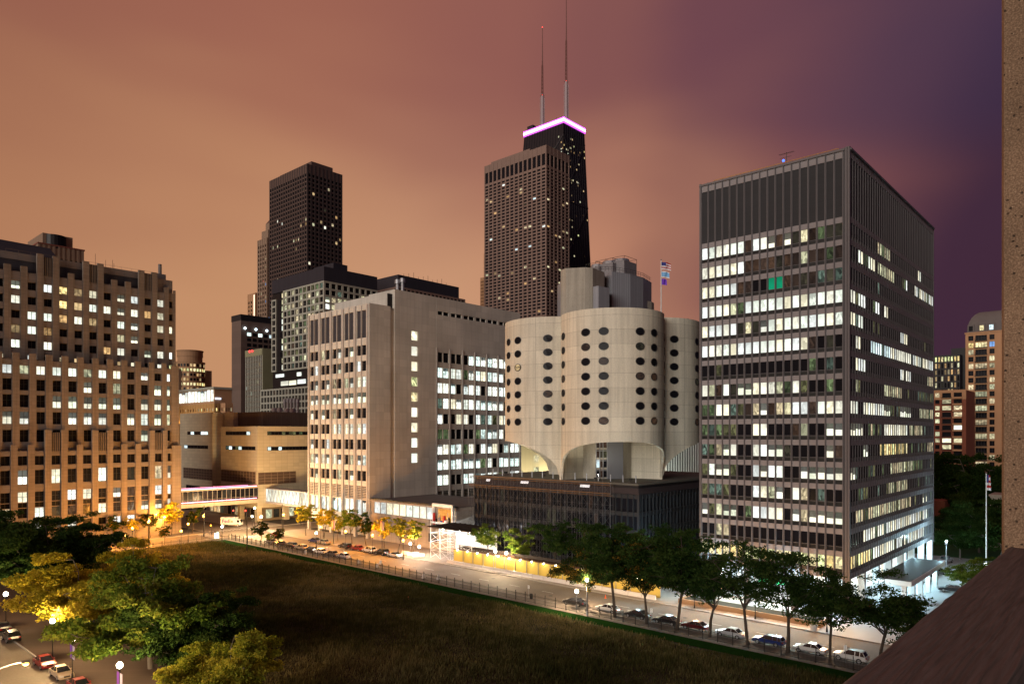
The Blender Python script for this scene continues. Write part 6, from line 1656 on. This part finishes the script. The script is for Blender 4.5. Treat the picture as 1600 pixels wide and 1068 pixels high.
# small street trees: hospital pavement and cross street
k = 0
for px, X, Y, s, leaf, lb in ((478,121.5,0,1.25,'lime','leftmost street tree of the hospital row'), (506,121.5,0,1.2,'gold','second street tree of the hospital row, at the green signal'), (528,122,0,1.0,'lime','third small tree of the hospital row'), (550,121.5,0,1.3,'green','fourth and darkest tree of the hospital row'), (572,122,0,1.05,'mixed','fifth small tree of the hospital row'), (600,121.5,0,1.15,'gold','sixth tree of the hospital row behind the banner post'), (622,121.5,0,1.15,'lime','seventh tree of the hospital row'), (645,121.5,0,1.15,'lime','last hospital street tree before the white lamps'),
   (408,103.8,0,.85,'mixed','little tree on the near corner of the junction'), (437,103.6,0,.7,'mixed','little tree beside the braking red car'), (420,103.9,0,.45,'green','round shrub by the near corner'),
   (177,0,228.5,1.0,'mixed','dim small tree at the limestone hospital, leftmost of four'), (205,0,228,.85,'gold','second small tree at the limestone hospital'), (235,0,229,.95,'mixed','third small tree at the limestone hospital'), (268,0,229,1.35,'gold','big golden tree at the limestone hospital corner'), (257,0,210.5,.7,'mixed','small tree on the field side pavement'), (300,0,228,.95,'mixed','tree under the pink lit bridge'), (313,0,262,1.0,'green','tree behind the pink lit bridge'), (452,0,262,.95,'lime','tree under the white glass footbridge'), (430,0,268,.8,'gold','small tree behind the junction lamps')):
    x, y = on_line(px, X) if X else (px_y(px, Y), Y)
    plant('small_tree', lb, 'tree', (x, y, .13), SML[k % 3], leaf, 'small street trees', k*1.3, (s*.95,s*.95,s)); k += 1
# dark trees behind the office tower on the right
for i, (px, d, s, lb) in enumerate(((1478,235,1.75,'dark tree mass left in the gap beside the office tower'), (1512,225,1.9,'tallest dark tree in the gap under the brick apartments'), (1548,240,1.8,'dark tree mass at the concrete pillar'), (1500,180,.95,'lower dark tree above the pickup truck'), (1530,190,1.1,'lower dark tree behind the flagpole'), (1562,175,1.15,'dark tree touching the pillar above the lit leaves'))):
    x, y = px_d(px, d); plant('park_tree', lb, 'tree', (x, y, .1), BIG[i % 3], 'dark', 'dark trees beyond the forecourt', i*1.1, (s*.9,s*.9,s*.95))
x, y = px_d(1532, 128); plant('forecourt_tree', 'small bright green tree lit beside the parapet and flagpole', 'tree', (x, y, .13), ROW[1], 'green', None, 2.0, (.62,.62,.66))
x, y = px_d(1500, 140); plant('forecourt_tree', 'small green tree just left of the lit one by the flagpole', 'tree', (x, y, .13), ROW[2], 'green', None, 4.0, (.5,.5,.45))
t = thing('lawn_lamp', 'cold lamp lighting the lawn behind the forecourt', 'lamp', (*px_d(1540, 150), .1))
x, y = px_d(1540, 150); m = MB(); m.tube((x,y,.1),(x,y,4.2),.06); part('post', m, M_STEEL, t); m = MB(); m.ball((x,y,4.4),.3,10,6); part('globe', m, E_COOL, t); light(x, y, 5.2, 1100, (.75,1,.8))
sheet('lawn', surf('lawn_grass', (.02,.09,.02), 1, .3, .6, fine=4), *(sorted((px_d(1470,185)[0], px_d(1560,230)[0]))), -30, 60, .14)

# ------------------------------------------------------------------ long grass on the field: one mesh
def prairie():
    g = np.random.default_rng(7); N = 230000
    x = g.uniform(42, FX-4.9, N*2); y = g.uniform(10, 207, N*2)
    d = CA*x+SA*y; la = SA*x-CA*y; ok = (d > 40) & (np.abs(la/d) < .80) & ((EYE*FPX/np.maximum(d,1)) < 440)
    # denser near the camera
    keep = g.random(len(x)) < np.clip(1.5-d/190, .35, 1)
    x, y = x[ok & keep][:N], y[ok & keep][:N]; n = len(x)
    h = g.uniform(.45, 1.05, n)*(.75+.35*np.sin(x*.35+1.7*np.sin(y*.11))*np.sin(y*.23)); w = g.uniform(.03,.075,n)*(1+np.clip((CA*x+SA*y-80)/120,0,1))
    a = g.uniform(0, math.pi, n); lx, ly = g.normal(size=n)*.16+.14, g.normal(size=n)*.16-.05
    P = np.stack([np.stack([x-w*np.cos(a), y-w*np.sin(a), np.full(n,.08)],1), np.stack([x+w*np.cos(a), y+w*np.sin(a), np.full(n,.08)],1), np.stack([x+lx*h+w*.3*np.cos(a), y+ly*h, h],1), np.stack([x+lx*h-w*.3*np.cos(a), y+ly*h, h],1)], 1).reshape(-1,3)
    me = bpy.data.meshes.new('long_grass'); me.vertices.add(4*n); me.loops.add(4*n); me.polygons.add(n)
    me.vertices.foreach_set('co', P.ravel()); me.loops.foreach_set('vertex_index', np.arange(4*n,dtype=np.int32)); me.polygons.foreach_set('loop_start', np.arange(0,4*n,4,dtype=np.int32))
    try: me.polygons.foreach_set('loop_total', np.full(n,4,dtype=np.int32))
    except Exception: pass
    big = .5+.2*np.sin(x*.16+2*np.sin(y*.07))+.18*np.sin(y*.13+x*.05)+.16*np.sin(x*.9+2*np.sin(y*.6))*np.sin(y*.7+1.5*np.sin(x*.45))
    at = me.attributes.new('tone','FLOAT','FACE'); at.data.foreach_set('value', np.clip(big*.8+g.random(n)*.4-.05,0,1).astype(np.float32)); me.update()
    me.materials.append(leaf_mat('dry_grass', (.016,.022,.008), (.058,.056,.02), (.19,.155,.07)))
    o = link('long_grass', me); tag(o, 'tall dry brown and green prairie grass covering the empty field', 'grass', None, 'stuff')
prairie()

# ------------------------------------------------------------------ street furniture
def signal(px, py, h, col, lb, aim=1):
    x, y = gnd(px, py, h); t = thing('traffic_signal', lb, 'traffic light', (x, y, .13), 'traffic signals at the junction')
    m = MB(); m.tube((x,y,.13),(x,y,h+.4),.08,6); part('post', m, M_BLACK, t)
    m = MB(); m.box(x-.35,x-.1,y-.18,y+.18,h-.7,h+.5); part('signal_head', m, M_BLACK, t)
    m = MB(); m.ball((x-.4,y-.1,h), .2, 8, 6); part('lens', m, emit('signal_'+lb[:3]+str(px), col, 12, False), t); light(x-.9, y-.4, h, 40, col, .15)
signal(366, 797, 5.2, (1,.05,.03), 'left red traffic light at the far side of the junction'); signal(385, 797, 5.2, (1,.05,.03), 'right red traffic light at the far side of the junction')
signal(505.5, 814, 5.0, (.05,1,.45), 'green traffic light in front of the hospital trees'); signal(331, 820, 3.0, (1,.3,.02), 'low amber pedestrian signal by the crosswalk')
def shelter():
    x, y = gnd(338, 846); y = 209.6; x = px_y(338, y); t = thing('bus_shelter', 'small glass bus shelter with a glowing greenish advertising panel', 'bus shelter', (x, y, .13))
    m = MB(); m.box(x-4.2,x+.6,y-.7,y+.7,2.5,2.62); part('roof', m, M_BLACK, t)
    m = MB()
    for a in (x-4.1, x-1.9, x+.4): m.box(a-.04,a+.04,y+.6,y+.68,.13,2.5); m.box(a-.04,a+.04,y-.68,y-.6,.13,2.5)
    part('frame', m, M_BLACK, t)
    m = MB(); m.box(x+.45,x+.55,y-.6,y+.6,.5,2.3); m.box(x-.9,x+.3,y-.72,y-.68,.6,2.2); part('advert_panel', m, emit('green_white_panel', (.65,1,.8), 2.6), t)
    m = MB(); m.box(x-3.6,x-.6,y+.2,y+.55,.5,.58); part('bench', m, M_STEEL, t)
shelter()
for i, (px, X, lb, h) in enumerate(((233,0,'tall black lamp pole at the field edge beside the cross street',9), (386,0,'tall black signal pole at the junction corner',9.5), (319,0,'tall black pole under the pink lit bridge',9.5), (441,0,'tall dark pole with a banner at the junction',9))):
    x, y = gnd(px, (856,862,838,832)[i]) ; t = thing('utility_pole', lb, 'pole', (x, y, .13)); m = MB(); m.tube((x,y,.13),(x,y,h),.13,8,.09); part('shaft', m, M_BLACK, t); m = MB(); m.cyl(x,y,h,h+.4,.16,8,.05); part('cap', m, M_BLACK, t)
def bannerpost(px, X, lb, h=8):
    x, y = on_line(px, X); t = thing('banner_post', lb, 'lamp post', (x, y, .13)); m = MB(); m.tube((x,y,.13),(x,y,h),.1,8,.07); part('post', m, M_BLACK, t)
    for s in (-1,1): m = MB(); m.box(x-.02,x+.02,y+s*.15,y+s*.85,h-3.2,h-.8); part('banner', m, surf('dark_banner', (.05,.05,.12) if s < 0 else (.2,.08,.06), .8), t)
    m = MB(); m.tube((x,y-1.0,h-.7),(x,y+1.0,h-.7),.04); m.box(x-.12,x+.12,y+.9,y+1.4,h-.8,h-.6); m.box(x-.12,x+.12,y-1.4,y-.9,h-.8,h-.6); part('arm', m, M_BLACK, t)
bannerpost(597, 118.6, 'dark banner post before the hospital street trees', 9.2); bannerpost(521, 118.4, 'smaller banner post between the hospital trees', 7.5)
def folding(px, py, lb):
    x, y = gnd(px, py, .13); t = thing('folding_sign', lb, 'folding sign', (x, y, .13), 'folding signs on the near pavement'); m = MB()
    m.add([(x-.3,y-.35,.13),(x-.3,y+.35,.13),(x,y+.35,1.15),(x,y-.35,1.15)],[(0,1,2,3)]); m.add([(x+.3,y-.35,.13),(x+.3,y+.35,.13),(x+.01,y+.35,1.14),(x+.01,y-.35,1.14)],[(3,2,1,0)]); part('board', m, M_WHITE, t)
    m = MB(); m.box(x-.33,x-.27,y-.4,y+.4,.13,.2); m.box(x+.27,x+.33,y-.4,y+.4,.13,.2); part('foot', m, M_STEEL, t)
for px, py, lb in ((561,880,'folding sign behind the fence, leftmost of five'),(590,886,'folding sign behind the fence, second of five'),(595,881,'folding sign behind the fence, set back from the second'),(662,903,'folding sign behind the fence, fourth of five'),(685,905,'folding sign behind the fence, rightmost of five')): folding(px, py, lb)
def bin_(px, X, lb, mat):
    x, y = on_line(px, X); t = thing('litter_bin', lb, 'bin', (x, y, .13)); m = MB(); m.cyl(x,y,.13,1.05,.3,12,.34); part('drum', m, mat, t); m = MB(); m.cyl(x,y,1.05,1.2,.36,12,.2); part('lid', m, mat, t)
bin_(830, 104.2, 'dark litter bin on the pavement left of the black saloon', M_BLACK); bin_(478, 103, 'white wrapped drum on the grass verge at the fence', M_WHITE)
def post(px, X, h, lb, sign=False):
    x, y = on_line(px, X); t = thing('sign_post', lb, 'sign post', (x, y, .13)); m = MB(); m.tube((x,y,.13),(x,y,h),.035,5); part('post', m, M_STEEL, t)
    m = MB(); m.box(x-.02,x+.02,y-.2,y+.2,h-.65,h); part('plate', m, M_WHITE, t)
for px, lb in ((511,'parking sign post at the fence beside the white queueing car'),(537,'parking sign post by the end of the queue'),(826,'thin parking sign post left of the litter bin'),(1018,'thin sign post behind the third dark tree'),(1321,'small sign post beside the white off-roader')): post(px, 104.4, 2.6, lb)
def flagpole(x, y, z0, z1, flags, label):
    t = thing('flagpole', label, 'flagpole', (x, y, z0)); m = MB(); m.tube((x,y,z0),(x,y,z1),.16,10,.09); part('pole', m, M_WHITE, t); m = MB(); m.ball((x,y,z1+.1),.2,8,6); part('finial', m, M_CHROME, t)
    rg = random.Random(3)
    for zt, w, h, mats in flags:
        m = MB(); n, k = 12, 6; vs = []; fs = []; mi = []
        for i in range(n+1):
            for j in range(k+1):
                u, v = i/n, j/k; r = w*u
                ox, oy = r*SA, -r*CA; wob = .22*math.sin(u*9+v*2)*u
                vs.append((x+ox+CA*wob, y+oy+SA*wob, zt-h*v-.35*w*u*u*.6-.05*math.sin(u*6)))
        for i in range(n):
            for j in range(k):
                a = i*(k+1)+j; fs.append((a,a+1,a+k+2,a+k+1)); mi.append(mats(i/n, (j+.5)/k))
        m.v = vs; m.f = fs; m.m = mi
        part('flag', m, FLAGM, t)
FLAGM = [surf('flag_white', (.7,.7,.72), .8), surf('flag_navy', (.03,.04,.2), .8), surf('flag_red', (.4,.03,.03), .8), surf('flag_sky', (.2,.45,.75), .8), surf('flag_violet', (.16,.05,.5), .8)]
stars = lambda u, v: 1 if u < .42 and v < .5 else (2 if int(v*6) % 2 == 0 else 0)
x, y = px_d(1033, 190); zq = QTOP-.5; s = dep(x, y)/FPX
flagpole(x, y, zq, EYE+(HY-406.5)*s, [(EYE+(HY-409)*s, 2.6, 1.9, stars), (EYE+(HY-423)*s, 2.2, 1.7, lambda u, v: 3 if .2 < v < .85 else 0), (EYE+(HY-435)*s, 1.5, 1.6, lambda u, v: 4)], 'white flagpole with three flags on the round tower roof')
x, y = px_d(1541, 165); s = 165/FPX
flagpole(x, y, .1, EYE+(HY-739)*s, [(EYE+(HY-741)*s, .95, 3.6, stars)], 'white flagpole with a limp flag beyond the forecourt')

# ------------------------------------------------------------------ the viewer's own balcony: parapet and pier
def balcony():
    dz = .60; zt = EYE-dz; y1 = .553; y0 = .24
    pm, nt, b = new_mat('board_marked_concrete'); N = nt.nodes; L = nt.links
    b.inputs['Roughness'].default_value = .85; b.inputs['Specular IOR Level'].default_value = .25
    g = N.new('ShaderNodeNewGeometry'); mp = N.new('ShaderNodeMapping'); mp.inputs['Scale'].default_value = (2.2, 34, 34); mp.inputs['Rotation'].default_value = (0,0,R(2)); L.new(g.outputs['Position'], mp.inputs[0])
    nz = N.new('ShaderNodeTexNoise'); nz.inputs['Scale'].default_value = 1.6; nz.inputs['Detail'].default_value = 5; nz.inputs['Distortion'].default_value = .9; L.new(mp.outputs[0], nz.inputs['Vector'])
    wv = N.new('ShaderNodeTexWave'); wv.bands_direction = 'Y'; wv.inputs['Scale'].default_value = 14; wv.inputs['Distortion'].default_value = 9; wv.inputs['Detail'].default_value = 3; wv.inputs['Detail Scale'].default_value = .7
    m2 = N.new('ShaderNodeMapping'); m2.inputs['Scale'].default_value = (.12, 1, 1); L.new(g.outputs['Position'], m2.inputs[0]); L.new(m2.outputs[0], wv.inputs['Vector'])
    fn = N.new('ShaderNodeTexNoise'); fn.inputs['Scale'].default_value = 160; L.new(g.outputs['Position'], fn.inputs['Vector'])
    r = N.new('ShaderNodeValToRGB'); r.color_ramp.elements[0].position = .3; r.color_ramp.elements[0].color = (.085,.068,.070,1); r.color_ramp.elements[1].position = .75; r.color_ramp.elements[1].color = (.155,.125,.128,1); L.new(nz.outputs['Fac'], r.inputs[0]); L.new(r.outputs[0], b.inputs['Base Color'])
    ad = N.new('ShaderNodeMath'); ad.operation = 'MULTIPLY_ADD'; L.new(wv.outputs['Fac'], ad.inputs[0]); ad.inputs[1].default_value = .35; L.new(nz.outputs['Fac'], ad.inputs[2])
    a2 = N.new('ShaderNodeMath'); a2.operation = 'MULTIPLY_ADD'; L.new(fn.outputs['Fac'], a2.inputs[0]); a2.inputs[1].default_value = .25; L.new(ad.outputs[0], a2.inputs[2])
    bp = N.new('ShaderNodeBump'); bp.inputs['Strength'].default_value = 1.0; bp.inputs['Distance'].default_value = .009; L.new(a2.outputs[0], bp.inputs['Height']); L.new(bp.outputs[0], b.inputs['Normal'])
    t = thing('balcony_parapet', 'rough board marked concrete parapet running along the bottom right corner', 'parapet', (1, y0, zt-1))
    m = MB(); e = .012
    sec = [(y0, zt-1.0), (y1, zt-1.0), (y1, zt-e), (y1-e*.35, zt-e*.35), (y1-e, zt), (y0+e, zt), (y0, zt-e)]
    xs = list(np.linspace(-2.0, 4.56, 80)); rg = random.Random(9); vs = []; n = len(sec)
    for i, X in enumerate(xs):
        j = .0016*math.sin(i*1.7)+.002*rg.uniform(-1,1)
        for k, (Y, Z) in enumerate(sec): vs.append((X, Y+(j if k in (2,3,4) else 0), Z+(j*.5 if k in (2,3,4) else 0)))
    fs = [tuple(range(n)), tuple(range(len(vs)-1, len(vs)-n-1, -1))]
    for i in range(len(xs)-1):
        for k in range(n): a, b_ = i*n+k, i*n+(k+1)%n; fs.append((a, a+n, b_+n, b_)[::1])
    m.add(vs, fs); part('wall', m, pm, t)
    # exposed aggregate pier
    qm, nt, b = new_mat('exposed_aggregate'); N = nt.nodes; L = nt.links; b.inputs['Roughness'].default_value = .9
    g = N.new('ShaderNodeNewGeometry')
    v1 = N.new('ShaderNodeTexVoronoi'); v1.inputs['Scale'].default_value = 75; L.new(g.outputs['Position'], v1.inputs['Vector'])
    n1 = N.new('ShaderNodeTexNoise'); n1.inputs['Scale'].default_value = 3; n1.inputs['Detail'].default_value = 5; L.new(g.outputs['Position'], n1.inputs['Vector'])
    n2 = N.new('ShaderNodeTexNoise'); n2.inputs['Scale'].default_value = 120; n2.inputs['Detail'].default_value = 3; L.new(g.outputs['Position'], n2.inputs['Vector'])
    v2 = N.new('ShaderNodeTexVoronoi'); v2.inputs['Scale'].default_value = 24; L.new(g.outputs['Position'], v2.inputs['Vector'])
    pit = N.new('ShaderNodeMapRange'); pit.inputs['From Min'].default_value = .10; pit.inputs['From Max'].default_value = .17; L.new(v2.outputs['Distance'], pit.inputs['Value'])
    rp = N.new('ShaderNodeValToRGB'); e = rp.color_ramp.elements; e[0].position = .38; e[0].color = (.20,.125,.075,1); e[1].position = .68; e[1].color = (.38,.25,.155,1); q = e.new(.78); q.color = (.7,.55,.4,1); L.new(n2.outputs['Fac'], rp.inputs[0])
    mm = N.new('ShaderNodeMix'); mm.data_type = 'RGBA'; mm.blend_type = 'MULTIPLY'; mm.inputs[0].default_value = 1; L.new(rp.outputs[0], mm.inputs[6])
    cc = N.new('ShaderNodeMapRange'); cc.inputs['To Min'].default_value = .28; L.new(pit.outputs[0], cc.inputs['Value']); c3 = N.new('ShaderNodeMath'); c3.operation = 'MULTIPLY'; L.new(cc.outputs[0], c3.inputs[0]); k = N.new('ShaderNodeMath'); k.operation = 'ADD'; k.inputs[1].default_value = .45; L.new(n1.outputs['Fac'], k.inputs[0]); L.new(k.outputs[0], c3.inputs[1]); L.new(c3.outputs[0], mm.inputs[7])
    L.new(mm.outputs[2], b.inputs['Base Color'])
    hh = N.new('ShaderNodeMath'); hh.operation = 'MULTIPLY_ADD'; L.new(pit.outputs[0], hh.inputs[0]); hh.inputs[1].default_value = 1.5; L.new(n2.outputs['Fac'], hh.inputs[2])
    bp = N.new('ShaderNodeBump'); bp.inputs['Strength'].default_value = .8; bp.inputs['Distance'].default_value = .008; L.new(hh.outputs[0], bp.inputs['Height']); L.new(bp.outputs[0], b.inputs['Normal'])
    t = thing('concrete_pier', 'tall brown pitted concrete pier at the right edge of the view', 'pillar', (4.56, 0, EYE-1.6))
    X0 = px_x(0, 1) * 0 + 4.56; ye = px_x(1562, X0); yc = px_x(1568.5, X0+.0)
    m = MB(); ch = .045
    poly = [(X0, yc-.9), (X0+.9, yc-.9), (X0+.9, ye-.0), (X0+ch*1.6, ye), (X0, yc)][::1]
    m.prism(poly, EYE-1.6, EYE+4.5); part('shaft', m, qm, t)
balcony()

# the viewer's own building, unseen; its extent is set to shade the office tower
def own_building():
    t = thing('unseen_balcony_building', 'unseen tall concrete slab carrying the viewpoint balcony, sized to shade the office tower', 'building', (-1, -40, 0))
    F = ('+Y', -1.6); w = MB(); bays = spread(-1, 40, 8, 3.2); rows = [(k*3.3+1.2, k*3.3+2.9) for k in range(33)]
    clad(w, F, -1, 40, 0, 110, bays, rows, .3, .1); w.box(-1, 40, -45, -1.91, 0, 110); part('wall', w, M_CONC2, t)
    pn = Panes(201)
    for b in bays:
        for r in rows: pn.pane(F, b[0], b[1], r[0], r[1], -.27, '.')
    pn.build(t, n=20)
    s_ = MB(); s_.box(-2.2, 4.54, -1.48, .54, EYE-1.75, EYE-1.605); part('balcony_slab', s_, M_CONC2, t)
own_building()
